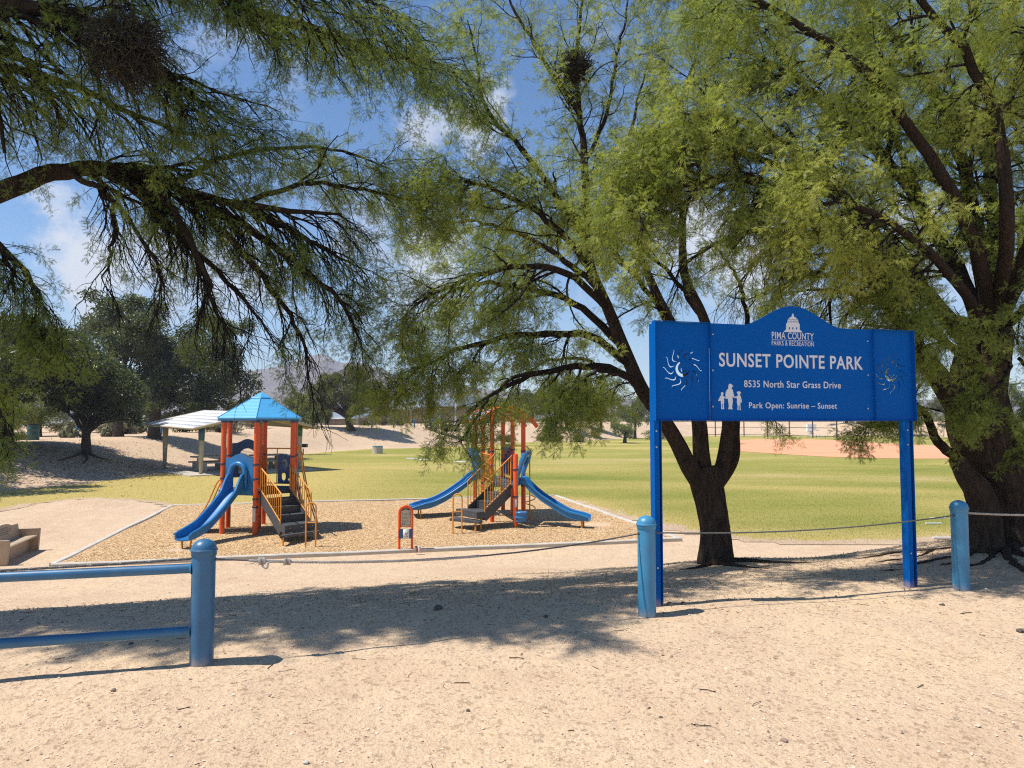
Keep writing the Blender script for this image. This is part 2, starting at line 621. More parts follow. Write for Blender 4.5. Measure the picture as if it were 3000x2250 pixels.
# ---- ground material
def sand_nodes(t, near=True):
    p = t.pos()
    big = t.noise(p, 0.45, 5, 0.6)
    mid = t.noise(p, 3.2, 5, 0.65)
    c = t.ramp(big, [(0.3, (0.60, 0.435, 0.295)), (0.5, (0.665, 0.505, 0.35)), (0.72, (0.70, 0.535, 0.345))])
    c = t.mix(t.rng(mid, 0.35, 0.7, 0.0, 0.35), c, (0.53, 0.37, 0.265))
    straw = t.rng(t.noise(p, 1.3, 6, 0.7), 0.62, 0.78, 0.0, 0.45)
    c = t.mix(straw, c, (0.62, 0.47, 0.25))
    grain = t.voro(p, 95, out='Color')
    g = t.N.new('ShaderNodeSeparateColor'); t.L.new(grain, g.inputs[0])
    c = t.mix(0.42, c, t.ramp(g.outputs[0], [(0.0, (0.42, 0.40, 0.38)), (0.16, (0.80, 0.78, 0.76)), (0.8, (1.0, 1.0, 1.0)), (1.0, (1.0, 1.0, 1.0))]), 'MULTIPLY')
    grain2 = t.voro(p, 38, out='Color')
    g2 = t.N.new('ShaderNodeSeparateColor'); t.L.new(grain2, g2.inputs[0])
    c = t.mix(0.4, c, t.ramp(g2.outputs[1], [(0.0, (0.24, 0.19, 0.16)), (0.09, (0.36, 0.29, 0.24)), (0.125, (0.85, 0.8, 0.78)), (0.6, (1, 1, 1)), (1.0, (1.0, 0.96, 0.9))]), 'MULTIPLY')
    fine = t.noise(p, 260, 2, 0.6)
    c = t.mix(0.4, c, t.ramp(fine, [(0.3, (0.72, 0.70, 0.68)), (0.6, (1, 1, 1))]), 'MULTIPLY')
    return c

def mat_ground():
    t = NT('sandy_ground')
    t.col(sand_nodes(t))
    t.set(0.95, 0, 0.1)
    p = t.pos()
    t.bump(t.noise(p, 2.2, 6, 0.7), 0.5, 0.12)
    t.bump(t.voro(p, 42, 'SMOOTH_F1'), 0.4, 0.012)
    t.bump(t.noise(p, 75, 4, 0.7), 0.6, 0.012)
    return t.m

def mat_lawn():
    t = NT('dry_lawn')
    p = t.pos()
    st = t.scaled(p, (0.35, 1.0, 1.0))
    big = t.noise(st, 0.16, 5, 0.6, 0.4)
    mid = t.noise(st, 0.9, 5, 0.65)
    fine = t.noise(p, 14, 4, 0.7)
    c = t.ramp(big, [(0.28, (0.185, 0.225, 0.040)), (0.44, (0.285, 0.285, 0.062)), (0.56, (0.40, 0.345, 0.105)), (0.70, (0.56, 0.44, 0.20))])
    c = t.mix(t.rng(mid, 0.3, 0.7, 0.0, 0.6), c, (0.37, 0.32, 0.085))
    c = t.mix(t.attr('dry'), c, (0.55, 0.425, 0.145))
    c = t.mix(0.55, c, t.ramp(fine, [(0.3, (0.50, 0.52, 0.45)), (0.55, (1, 1, 1)), (0.75, (1.0, 0.98, 0.9))]), 'MULTIPLY')
    edge = t.attr('tint')
    e = t.math('ADD', edge, t.math('MULTIPLY', t.math('SUBTRACT', t.noise(p, 1.6, 7, 0.72), 0.5), 1.8))
    f = t.rng(e, 0.42, 0.62)
    c = t.mix(f, sand_nodes(t), c)
    t.col(c)
    t.set(0.95, 0, 0.08)
    t.bump(t.noise(p, 30, 4, 0.7), 0.9, 0.05)
    t.bump(t.noise(st, 1.2, 4, 0.6), 0.4, 0.15)
    return t.m

def mat_infield():
    t = NT('infield_clay')
    p = t.pos()
    c = t.ramp(t.noise(t.scaled(p, (0.3, 1, 1)), 0.6, 5, 0.6), [(0.3, (0.66, 0.305, 0.165)), (0.7, (0.75, 0.37, 0.215))])
    t.col(c); t.set(0.95, 0, 0.1)
    t.bump(t.noise(p, 12, 4), 0.3, 0.02)
    return t.m

def mat_mulch():
    t = NT('wood_fibre_mulch')
    p = t.pos()
    st = t.N.new('ShaderNodeTexNoise'); st.inputs['Scale'].default_value = 4.0
    cell = t.voro(t.scaled(p, (1.0, 0.75, 1)), 30, out='Color')
    g = t.N.new('ShaderNodeSeparateColor'); t.L.new(cell, g.inputs[0])
    c = t.ramp(g.outputs[0], [(0.0, (0.25, 0.145, 0.075)), (0.3, (0.50, 0.315, 0.155)), (0.7, (0.66, 0.445, 0.235)), (1.0, (0.78, 0.58, 0.34))])
    c = t.mix(t.rng(t.noise(p, 0.8, 5, 0.6), 0.35, 0.7, 0, 0.35), c, (0.52, 0.35, 0.2))
    t.col(c); t.set(0.95, 0, 0.1)
    t.bump(t.voro(p, 36), 0.8, 0.03)
    t.bump(t.noise(p, 1.5, 5, 0.6), 0.5, 0.12)
    return t.m

def mat_concrete(name='concrete', c=(0.50, 0.46, 0.40)):
    t = NT(name)
    p = t.pos()
    n = t.noise(p, 3.0, 6, 0.65)
    t.col(t.ramp(n, [(0.3, tuple(x * 0.8 for x in c)), (0.7, tuple(min(1, x * 1.12) for x in c))]))
    t.set(0.85, 0, 0.25)
    t.bump(t.noise(p, 40, 4, 0.7), 0.35, 0.01)
    MATS[name] = t.m
    return t.m

M_GROUND, M_LAWN, M_INFIELD, M_MULCH = mat_ground(), mat_lawn(), mat_infield(), mat_mulch()
M_CONC = mat_concrete()
M_CONC_PALE = mat_concrete('pale_concrete', (0.53, 0.49, 0.43))

MOUND += [(6.75, 10.2, 1.9, 0.30), (3.0, 10.5, 1.3, 0.15)]

def axis(lo, hi, step, far, growth=1.13):
    a = list(np.arange(lo, hi + 1e-6, step))
    s = step; p = a[-1]; up = []
    while p < far:
        s *= growth; p += s; up.append(p)
    s = step; p = a[0]; dn = []
    while p > -far:
        s *= growth; p -= s; dn.append(p)
    return np.array(dn[::-1] + a + up)

def grid(xs, ys):
    X, Y = np.meshgrid(xs, ys)
    nx = len(xs)
    i = (np.arange(len(ys) - 1)[:, None] * nx + np.arange(nx - 1)[None, :]).ravel()
    return X, Y, np.stack([i, i + 1, i + nx + 1, i + nx], 1)

xs = axis(-5.6, 7.6, 0.13, 1700.0, 1.07)
ys = axis(2.6, 12.0, 0.10, 1450.0, 1.055)
ys = ys[ys > -260]
X, Y, F = grid(xs, ys)
g = Geo()
g.arr(np.stack([X, Y, height(X, Y)], -1), F)
setting('ground', g, M_GROUND)

# ---- lawn: a sheet 12 mm above the ground with a ragged, drying edge
NEAR_EDGE = [G(px, py, ZF)[:2] for px, py in ((-260, 1530), (0, 1506), (120, 1478), (250, 1463), (380, 1470), (455, 1480))]
PG = [np.array([-8.55, 13.35]), None, None, None]
PG_W, PG_D = 12.75, 9.75
PG[1] = PG[0] + UA[:2] * PG_W; PG[2] = PG[1] + VA[:2] * PG_D; PG[3] = PG[0] + VA[:2] * PG_D
RIGHT_EDGE = [G(px, py, ZF)[:2] for px, py in ((1800, 1515), (1900, 1533), (2030, 1566), (2200, 1588), (2420, 1594), (2600, 1592), (2800, 1580), (3060, 1560), (3500, 1540), (4600, 1500))]
poly = [p for p in NEAR_EDGE] + [PG[3] + VA[:2] * -0.4, PG[2] + VA[:2] * -1.5 + UA[:2] * -0.1] + RIGHT_EDGE + [np.array(p) for p in LAWN_EDGE[::-1]][1:-2]
poly = np.array(poly)

def poly_sdist(x, y, poly):
    """+ inside, - outside"""
    best = np.full(x.shape, 1e9); inside = np.zeros(x.shape, bool)
    n = len(poly)
    for i in range(n):
        a = poly[i]; b = poly[(i + 1) % n]; d = b - a
        t = np.clip(((x - a[0]) * d[0] + (y - a[1]) * d[1]) / (d @ d), 0, 1)
        best = np.minimum(best, np.hypot(x - a[0] - t * d[0], y - a[1] - t * d[1]))
        c = ((a[1] > y) != (b[1] > y)) & (x < (b[0] - a[0]) * (y - a[1]) / (b[1] - a[1] + 1e-12) + a[0])
        inside ^= c
    return np.where(inside, best, -best)

def sheet(name, xs, ys, poly, mat, lift, reach, dry=None):
    X, Y, F = grid(xs, ys)
    sd = poly_sdist(X, Y, poly)
    keep = (sd.ravel()[F] > -0.3).all(1)
    F = F[keep]
    used = np.unique(F); remap = np.full(X.size, -1); remap[used] = np.arange(len(used))
    Z = height(X, Y) + lift
    V = np.stack([X, Y, Z], -1).reshape(-1, 3)[used]
    g = Geo(); g.arr(V, remap[F], np.clip((sd.ravel()[used] + 0.15) / reach, 0, 1))
    o = setting(name, g, mat)
    if dry is not None:
        at = o.data.attributes.new('dry', 'FLOAT', 'POINT')
        at.data.foreach_set('value', np.asarray(dry(V[:, 0], V[:, 1]), np.float32))
    return o

def lawn_dry(x, y):
    """worn, straw coloured parts of the lawn"""
    d = 0.8 * sstep(2.5, 0.0, poly_sdist(x, y, poly)) + 0.95 * sstep(-2, -11, x) * sstep(60, 28, y)
    d = d + 0.35 * sstep(12, -8, x) * sstep(50, 20, y) + 0.8 * np.exp(-(((x - 12.0) / 8.0) ** 2 + ((y - 29.0 + 0.35 * (x - 12)) / 1.5) ** 2))
    d = d + 0.5 * np.exp(-(((x - 2.0) / 6.0) ** 2 + ((y - 41.0) / 2.2) ** 2))
    d = d + 0.75 * sstep(0.12, 0.5, fbm(x * 0.055 + 3, y * 0.13 + 1, 3)) - 0.15 * sstep(0.1, 0.5, fbm(x * 0.06 + 30, y * 0.1 + 17, 2))
    return np.clip(d, 0, 0.95)

lx = np.concatenate([np.arange(-27, 22, 0.35), np.arange(22, 155, 1.4)])
ly = np.concatenate([np.arange(13.0, 40, 0.35), np.arange(40, 152, 1.2)])
sheet('lawn', lx, ly, poly, M_LAWN, 0.012, 1.3, lawn_dry)

inf = np.array([G(px, py, ZF)[:2] for px, py in ((2120, 1312), (2155, 1322), (2270, 1330), (2400, 1338), (2520, 1342.5), (2680, 1345), (2850, 1344), (3000, 1341), (3300, 1334), (3300, 1303), (3000, 1305),
                                                  (2840, 1306), (2700, 1304), (2560, 1297), (2490, 1290.5), (2380, 1288), (2250, 1287), (2160, 1289), (2130, 1296), (2190, 1301), (2150, 1306))])
v, f = curve_mesh([[tuple(p) for p in inf]], 0.0)
g = Geo(); v[:, 2] = ZF + 0.03; g.add(v, f)
setting('infield', g, M_INFIELD)

# ---- playground surfacing and its kerb
g = Geo()
nx, ny = 90, 70
A = np.linspace(0.05, PG_W - 0.05, nx); B = np.linspace(0.05, PG_D - 0.05, ny)
AA, BB = np.meshgrid(A, B)
pos = PG[0] + AA[..., None] * UA[:2] + BB[..., None] * VA[:2]
zz = ZF + 0.045 + 0.03 * fbm(pos[..., 0] * 0.7, pos[..., 1] * 0.7, 3)
for cx, cy in ((-7.0, 15.2), (-5.0, 15.5), (-2.4, 19.9), (2.2, 19.0), (-1.2, 17.0)):      # dug-out landing spots
    zz = zz - 0.05 * np.exp(-(((pos[..., 0] - cx) / 0.7) ** 2 + ((pos[..., 1] - cy) / 0.6) ** 2))
_, _, F = grid(A, B)
g.arr(np.stack([pos[..., 0], pos[..., 1], zz], -1), F)
setting('playground_surface', g, M_MULCH)

def mulch_z(x, y):
    return ZF + 0.045

kerb = thing('playground_kerb', 'low pale concrete kerb framing the wood chip playground', 'kerb', (*PG[0], ZF))
for i in range(4):
    a = np.array([*PG[i], 0.0]); b = np.array([*PG[(i + 1) % 4], 0.0])
    d = nrm(b - a); side = np.cross(d, [0, 0, 1])
    n = 40
    s = np.linspace(0 if i % 2 == 0 else 0.08, np.linalg.norm(b - a) - (0 if i % 2 == 0 else 0.08), n)
    c = a + s[:, None] * d
    wob = 0.02 * vnoise(s * 0.8 + 31 * i, s * 0 + i)
    c = c + side * wob[:, None]
    rings = []
    for k in range(n):
        h = 0.078 + 0.010 * vnoise(s[k] * 0.9, 7.7 * i)
        prof = [(-0.065, -0.15), (0.065, -0.15), (0.062, h - 0.015), (0.048, h), (-0.048, h), (-0.062, h - 0.015)]
        rings.append([c[k] + side * u + np.array([0, 0, ZF + w]) for u, w in prof])
    part('kerb_side', Geo().sweep(rings), M_CONC_PALE, kerb)

# ---- far mountains (1.2 km), rocky ridge with spurs
MD = 1200.0
def mountains():
    prof = [(-900, 1165), (-500, 1120), (-200, 1075), (0, 1060), (120, 1052), (220, 1075), (330, 1100), (480, 1125), (620, 1112), (720, 1088), (790, 1078), (860, 1060), (905, 1046), (938, 1036), (958, 1041), (985, 1058), (1010, 1062),
            (1030, 1057), (1060, 1064), (1085, 1076), (1120, 1082), (1150, 1096), (1200, 1112), (1290, 1128), (1400, 1138), (1600, 1160), (1800, 1168), (2100, 1175), (2400, 1180), (2700, 1172), (3000, 1176), (3500, 1190), (4200, 1215)]
    px = np.array([p[0] for p in prof], float); hz = np.array([P(p[0], p[1], MD)[2] for p in prof])
    n, m = 380, 46
    u = np.linspace(-900, 4200, n)
    ridge = np.interp(u, px, hz)
    ridge = ridge + 1.8 * fbm(u * 0.012, u * 0 + 3, 4)
    Yk = np.linspace(0, 1, m)
    U, K = np.meshgrid(u, Yk)
    R = np.tile(ridge, (m, 1))
    d = MD * (0.625 + 0.625 * K)
    top = 0.6
    rise = np.where(K < top, (K / top) ** 1.25, 1 - 0.75 * np.maximum((K - top) / (1 - top), 0) ** 1.5)
    spur = 1 - np.abs(fbm(U * 0.008 + 2.2 * K, K * 3.2, 5)) * 1.0
    z = 1.2 + (R - 1.2) * rise * np.where(np.abs(K - top) < 0.02, 1, 0.80 + 0.2 * spur)
    a = (U - 1500) / FPX
    V = np.stack([a * d, d, z], -1)
    # keep the ridge line on its bearing
    V[..., 0] = a * d
    _, _, F = grid(u, Yk)
    g = Geo(); g.arr(V, F)
    t = NT('mountain_rock')
    p = t.pos()
    c = t.ramp(t.noise(p, 0.024, 7, 0.65), [(0.3, (0.17, 0.13, 0.125)), (0.55, (0.25, 0.20, 0.18)), (0.75, (0.30, 0.25, 0.21))])
    c = t.mix(t.rng(t.noise(p, 0.1, 6, 0.75), 0.5, 0.62, 0, 0.6), c, (0.10, 0.09, 0.075))
    t.col(c); t.set(1.0, 0, 0.0)
    t.bump(t.noise(p, 0.06, 7, 0.7), 1.0, 12.0)
    setting('mountains', g, t.m)
mountains()

# ---- the air between here and the mountains
def haze():
    g = Geo().bbox(-1960, 1960, -320, 1620, -3.0, 145)
    m = bpy.data.materials.new('haze_air'); m.use_nodes = True
    n = m.node_tree.nodes; n.clear()
    out = n.new('ShaderNodeOutputMaterial'); v = n.new('ShaderNodeVolumePrincipled')
    v.inputs['Color'].default_value = (0.80, 0.86, 1.0, 1)
    v.inputs['Density'].default_value = HAZE_DENSITY
    v.inputs['Anisotropy'].default_value = 0.0
    m.node_tree.links.new(v.outputs[0], out.inputs['Volume'])
    setting('haze', g, m, 'stuff', False)
HAZE_DENSITY = 5.0e-4
haze()
# ------------------------------------------------------------------ materials of made things
M_BLUE_SIGN = paint('sign_blue_paint', (0.0003, 0.098, 0.40), 0.6, 0.03, 0.0, scale=2, spec=0.07, base=0.5)
M_WHITE_PRINT = paint('white_print', (0.72, 0.73, 0.76), 0.5, 0.02)
M_STEEL = paint('bolt_steel', (0.45, 0.47, 0.5), 0.35, 0.1, metal=0.8)
M_BOLL_A = paint('bollard_paint_dark', (0.030, 0.135, 0.27), 0.4, 0.16, 0.12, 0.02, scale=5, base=0.5, chips=0.8)  # the darker of the two bollard blues
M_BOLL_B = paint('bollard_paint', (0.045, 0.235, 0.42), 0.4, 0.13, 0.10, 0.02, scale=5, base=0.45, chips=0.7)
M_WIRE = paint('wire_rope', (0.13, 0.13, 0.13), 0.55, 0.3, metal=0.3, scale=60)
M_ROPE = paint('weathered_rope', (0.42, 0.38, 0.33), 0.9, 0.25, scale=40, bump=0.4)
M_ORANGE = paint('orange_paint', (0.72, 0.098, 0.013), 0.38, 0.10, 0.05, scale=4)
M_YELLOW = paint('yellow_tube_paint', (0.66, 0.27, 0.025), 0.4, 0.16, 0.05, scale=4)
M_PLASTIC = paint('blue_plastic', (0.018, 0.175, 0.43), 0.36, 0.15, 0.10, scale=3)
M_ROOF_BLUE = paint('sky_blue_roof', (0.07, 0.36, 0.66), 0.45, 0.05, 0.03, scale=3)
M_NAVY = paint('navy_plastic', (0.014, 0.075, 0.20), 0.4, 0.08, 0.05)
M_STEP = paint('grey_coated_steel', (0.060, 0.063, 0.068), 0.6, 0.15, 0.08, 0.1)
M_CLAMP = paint('dark_clamp', (0.055, 0.055, 0.11), 0.35, 0.2, metal=0.4)
M_TAN = paint('tan_plastic', (0.43, 0.315, 0.21), 0.6, 0.1, 0.12, scale=4)
M_TAN_STEEL = paint('tan_steel', (0.47, 0.40, 0.28), 0.5, 0.08, 0.1)
M_ROOF_WHITE = paint('white_roof_sheet', (0.74, 0.73, 0.71), 0.45, 0.06, 0.06, scale=0.8)
M_SOFFIT = paint('olive_soffit', (0.27, 0.22, 0.12), 0.6, 0.1)
M_BLACK = paint('black_steel', (0.018, 0.017, 0.016), 0.55, 0.2)
M_GREEN_DRUM = paint('green_drum_paint', (0.022, 0.085, 0.085), 0.5, 0.2, 0.2)
M_STUCCO = paint('tan_stucco', (0.47, 0.345, 0.24), 0.9, 0.08, scale=1.0)
M_STUCCO_D = paint('brown_stucco', (0.36, 0.245, 0.165), 0.9, 0.08, scale=1.0)
M_ROOF_GREY = paint('grey_roof_sheet', (0.20, 0.235, 0.27), 0.5, 0.08, scale=0.6)
M_SIGN_TAN = paint('notice_panel', (0.50, 0.46, 0.38), 0.5, 0.04)
M_INK = paint('dark_ink', (0.03, 0.03, 0.03), 0.6, 0.05)
M_INK_GREY = paint('faded_ink', (0.22, 0.20, 0.17), 0.6, 0.08)
M_CAR_WHITE = paint('white_car_paint', (0.78, 0.78, 0.78), 0.25, 0.02)
M_CAR_DARK = paint('dark_car_paint', (0.03, 0.032, 0.038), 0.25, 0.05)
M_GLASS_DARK = paint('dark_glass', (0.02, 0.022, 0.025), 0.1, 0.02)
M_RUBBER = paint('rubber', (0.02, 0.02, 0.02), 0.8, 0.1)
M_STONE = paint('brown_stone', (0.30, 0.22, 0.17), 0.9, 0.3, scale=30, bump=0.5)
M_STONE_D = paint('dark_stone', (0.10, 0.085, 0.075), 0.9, 0.3, scale=30, bump=0.5)
M_ASPHALT = paint('faded_asphalt', (0.20, 0.19, 0.18), 0.9, 0.12, scale=1.0)
M_MAROON = paint('maroon_wall', (0.20, 0.055, 0.04), 0.8, 0.1)

# ------------------------------------------------------------------ the park sign
PL = G(1926, 1775, 0.0); PR = G(2668, 1721, 0.0)
S = nrm(np.array([PR[0] - PL[0], PR[1] - PL[1], 0.0]))
NS = np.array([S[1], -S[0], 0.0])                      # out of the sign's face, towards the camera
Zv = np.array([0, 0, 1.0])

def sign_pt(px, py):
    r = ray(px, py)
    k = ((PL - CAM) @ NS) / (r @ NS)
    p = CAM + r * k
    return float((p - PL) @ S), float(p[2])

W = float((PR - PL) @ S)
zb = (sign_pt(1915, 1229)[1] + sign_pt(2680, 1234)[1]) / 2
zt = (sign_pt(1915, 937)[1] + sign_pt(2680, 974)[1]) / 2
aL, aR = sign_pt(1911, 1100)[0], sign_pt(2668, 1100)[0]
c1 = sign_pt(2076, 1100)[0]; c2 = sign_pt(2552, 1100)[0]
sign = thing('park_sign', 'large blue Sunset Pointe Park sign on two tall posts with arched top', 'sign', (*PL[:2], 0))

def SG(a, z, n=0.0):
    return PL * np.array([1, 1, 0]) + S * a + Zv * z + NS * n

def sign_box(name, a0, a1, n0, n1, z0, z1, mat, parent):
    g = Geo().box(SG((a0 + a1) / 2, (z0 + z1) / 2, (n0 + n1) / 2), (a1 - a0, n1 - n0, z1 - z0), S, -NS, Zv)
    return part(name, g, mat, parent)

DEP = 0.068
def post(a0, a1, ztop):
    """steel channel open to the front: back web, two flanges"""
    b0, f0 = -0.075, 0.017
    pts = [(a0, b0), (a1, b0), (a1, f0), (a1 - 0.008, f0), (a1 - 0.008, b0 + 0.008), (a0 + 0.05, b0 + 0.008), (a0 + 0.05, f0), (a0, f0)]
    rings = [[SG(a, z, n) for a, n in pts] for z in (-0.25, zb - 0.012, ztop)]
    return Geo().sweep(rings)
for a0, a1 in ((aL + 0.006, aL + 0.082), (aR - 0.10, aR - 0.006)):
    part('post', post(a0, a1, zt - 0.02), M_BLUE_SIGN, sign)
    for z in (zb - 0.25, zb - 0.10, 0.35):
        part('bolt', Geo().lathe([(0.009, 0), (0.009, 0.004), (0.005, 0.006)], SG(a0 + 0.02, z, 0.018), 8, NS), M_STEEL, sign)
sign_box('side_flange', aL, aL + 0.005, 0.0, DEP, zb - 0.004, zt, M_BLUE_SIGN, sign)
sign_box('side_flange', aR - 0.005, aR, 0.0, DEP, zb - 0.004, zt, M_BLUE_SIGN, sign)

def sun_holes(ca, cz, r):
    polys = []
    for k in range(12):
        th = 2 * math.pi * k / 12 + 0.2
        up, dn = [], []
        for i in range(9):
            s = i / 8
            rr = r * (0.42 + 0.58 * s)
            w = 0.07 * math.sin(math.pi * min(1, 0.12 + 0.88 * (1 - s))) * (1 - s * 0.75) + 0.004
            phi = th + 0.22 * math.sin(s * 5.0) - 0.05
            up.append((ca + rr * math.cos(phi + w), cz + rr * math.sin(phi + w)))
            dn.append((ca + rr * math.cos(phi - w), cz + rr * math.sin(phi - w)))
        polys.append(up + dn[::-1])
    # the curl in the middle: a crescent and a spiral slot
    out, inn = [], []
    for i in range(22):
        th = math.radians(95 + 285 * i / 21); s = i / 21
        th2 = 0.055 * r * 2.6 * math.sin(math.pi * min(1, 0.05 + s)) + 0.002
        out.append((ca + 0.36 * r * math.cos(th), cz + 0.36 * r * math.sin(th)))
        inn.append((ca + (0.36 * r - th2) * math.cos(th), cz + (0.36 * r - th2) * math.sin(th)))
    polys.append(out + inn[::-1])
    out, inn = [], []
    for i in range(16):
        th = math.radians(40 - 330 * i / 15); s = i / 15
        rr = r * (0.19 - 0.11 * s); th2 = 0.045 * r * math.sin(math.pi * min(1, 0.1 + s)) + 0.002
        out.append((ca + 0.03 * r + rr * math.cos(th), cz + rr * math.sin(th)))
        inn.append((ca + 0.03 * r + (rr - th2) * math.cos(th), cz + (rr - th2) * math.sin(th)))
    polys.append(out + inn[::-1])
    return polys

def flat(polys, thick, n, parent, name, mat):
    v, f = curve_mesh(polys, thick / 2)
    g = Geo(); g.add(np.array([SG(a, b, n + c) for a, b, c in v]), f)
    return part(name, g, mat, parent, smooth=False)

NP = 0.022                                             # panel plane
for (x0, x1), (px, py) in (((aL + 0.1065, c1 - 0.005), (1996, 1082)), ((c2 + 0.005, aR - 0.0095), (2605, 1098))):
    ca, cz = sign_pt(px, py)
    x0, x1 = (aL + 0.006, x1) if px < 2000 else (x0, aR - 0.006)
    flat([[(x0, zb), (x1, zb), (x1, zt - 0.006), (x0, zt - 0.006)]] + sun_holes(ca, cz, 0.205), 0.004, NP, sign, 'wing_panel', M_BLUE_SIGN)
# arched centre panel
arch = []
al, zl = sign_pt(2172, 946); ar, zr = sign_pt(2461, 960); ap, zp = sign_pt(2318, 898)
zs = zt - 0.004
mid = (al + ar) / 2; hw = (ar - al) / 2
for i in range(25):
    s = -1 + 2 * i / 24
    arch.append((mid + s * hw, zs + (zp - zs) * (0.5 + 0.5 * math.cos(math.pi * s)) ** 0.85))
outline = [(c1 + 0.002, zb - 0.002), (c2 - 0.002, zb - 0.002), (c2 - 0.002, zs)] + arch[::-1] + [(c1 + 0.002, zs)]
panel = flat([outline], 0.006, NP + 0.002, sign, 'centre_panel', M_BLUE_SIGN)
sign_box('fin', c1 - 0.004, c1, NP + 0.003, DEP - 0.01, zb, zt - 0.006, M_BLUE_SIGN, sign)
sign_box('fin', c2, c2 + 0.004, NP + 0.003, DEP - 0.01, zb, zt - 0.006, M_BLUE_SIGN, sign)
sign_box('top_flange', aL + 0.0055, c1, NP + 0.003, DEP - 0.012, zt - 0.0055, zt - 0.001, M_BLUE_SIGN, sign)
sign_box('top_flange', c2, aR - 0.0055, NP + 0.003, DEP - 0.012, zt - 0.0055, zt - 0.001, M_BLUE_SIGN, sign)
sign_box('bottom_flange', aL + 0.0055, aR - 0.0055, NP + 0.006, DEP - 0.012, zb - 0.007, zb - 0.003, M_BLUE_SIGN, sign)

def sign_text(body, px0, py0, px1, py1, offset, name='lettering', thick=0.002, caps=True):
    """lettering fitted between two photo pixels: baseline-left and cap-height-right"""
    a0, z0 = sign_pt(px0, py0); a1, z1 = sign_pt(px1, py1)
    v, f = text_mesh(body, offset, thick, 1.09)
    lo = v.min(0); hi = v.max(0)
    ref, _ = text_mesh('H', offset, thick)
    b0, b1 = ref[:, 1].min(), ref[:, 1].max()
    A = a0 + (v[:, 0] - lo[0]) / (hi[0] - lo[0]) * (a1 - a0)
    Z = z0 + (v[:, 1] - b0) / (b1 - b0) * (z1 - z0)
    g = Geo(); g.add(np.array([SG(a, z, NP + 0.0065 + c) for a, z, c in zip(A, Z, v[:, 2])]), f)
    return part(name, g, M_WHITE_PRINT, panel, smooth=False)

sign_text('SUNSET POINTE PARK', 2102, 1074, 2521, 1046, 0.016)
sign_text('8535 North Star Grass Drive', 2175, 1134.5, 2457, 1119.5, 0.008)
sign_text('Park Open: Sunrise – Sunset', 2189.5, 1196, 2446, 1181, 0.008)
sign_text('PIMA COUNTY', 2256, 992.5, 2378, 977.5, 0.004)
sign_text('PARKS & RECREATION', 2256, 1012, 2378, 1003, -0.002)

def cp(x, y):
    """pixel of the enlarged crop of the sign -> plane coordinates"""
    return sign_pt(1880 + x / 2.6333, 860 + y / 2.6333)

def shape(polys, name, mat=None, n=0.0):
    flat([[cp(*p) for p in q] for q in polys], 0.0025, NP + 0.0067 + n, panel, name, mat or M_WHITE_PRINT)

def slab(cx0, cx1, y):          # serif feet of the county lettering
    return [(cx0, y - 2.5), (cx1, y - 2.5), (cx1, y + 2.5), (cx0, y + 2.5)]
shape([[(990, 356), (1310, 368), (1310, 371), (990, 359)]], 'rule')
dome = [(1083, 299), (1083, 291), (1092, 289), (1092, 283), (1100, 281), (1100, 236), (1106, 232)]
dome += [(1152 - 44 * math.cos(t), 232 - 52 * math.sin(t)) for t in np.linspace(0.02, 1.36, 9)]
dome += [(1143, 178), (1144, 167), (1148, 164), (1151, 154), (1155, 164), (1159, 167), (1160, 178)]
dome += [(1152 + 44 * math.cos(t), 234 - 52 * math.sin(t)) for t in np.linspace(1.36, 0.02, 9)]
dome += [(1199, 234), (1204, 238), (1204, 284), (1213, 287), (1213, 292), (1222, 294), (1222, 302)]
wins = [[(x, 263), (x + 10, 263.5), (x + 10, 280), (x, 279.5)] for x in (1119, 1146, 1176)]
zig = []
for k, y in enumerate((203, 219)):
    xs_ = np.linspace(1152 - (38 if k == 0 else 42), 1152 + (38 if k == 0 else 42), 15)
    up_ = [(x, y + (4 if i % 2 else -4)) for i, x in enumerate(xs_)]
    zig.append(up_ + [(x, yy + 5) for x, yy in up_[::-1]])
shape([dome] + wins + zig, 'dome_emblem')

def disc(cx, cy, r, n=12):
    return [(cx + r * math.cos(2 * math.pi * i / n), cy + r * math.sin(2 * math.pi * i / n)) for i in range(n)]
man = [(655, 722), (657, 706), (664, 698), (675, 697), (684, 703), (686, 710), (694, 714), (692, 718), (685, 718), (684, 727), (678, 733), (688, 742), (693, 760), (697, 785), (706, 799), (703, 806), (696, 803), (689, 786),
       (688, 812), (690, 834), (686, 860), (684, 879), (688, 888), (687, 894), (655, 892), (655, 884), (659, 876), (657, 850), (653, 826), (651, 812), (641, 812), (634, 806), (633, 780), (636, 760), (643, 744), (656, 736)]
boy = [(598, 776), (599, 766), (606, 761), (615, 763), (618, 772), (615, 782), (611, 786), (619, 790), (625, 799), (636, 803), (640, 801), (641, 807), (634, 810), (623, 806), (622, 822), (624, 836), (620, 852), (622, 886), (625, 892),
       (613, 892), (614, 860), (611, 845), (608, 860), (610, 886), (612, 892), (600, 892), (601, 862), (598, 838), (600, 828), (590, 827), (583, 831), (577, 827), (580, 818), (586, 810), (590, 796), (596, 789), (602, 786)]
girl = [(724, 770), (720, 764), (724, 757), (731, 758), (737, 753), (746, 757), (752, 764), (752, 774), (748, 770), (746, 779), (741, 784), (749, 790), (754, 806), (759, 832), (757, 843), (752, 836), (750, 822), (750, 838), (747, 856),
        (750, 890), (754, 900), (743, 899), (742, 868), (737, 860), (733, 874), (734, 893), (736, 899), (725, 897), (727, 866), (721, 842), (722, 826), (722, 808), (712, 807), (703, 804), (700, 797), (708, 796), (716, 797), (723, 790), (732, 785), (728, 780)]
shape([man], 'family_emblem'); shape([boy], 'family_emblem'); shape([girl], 'family_emblem')
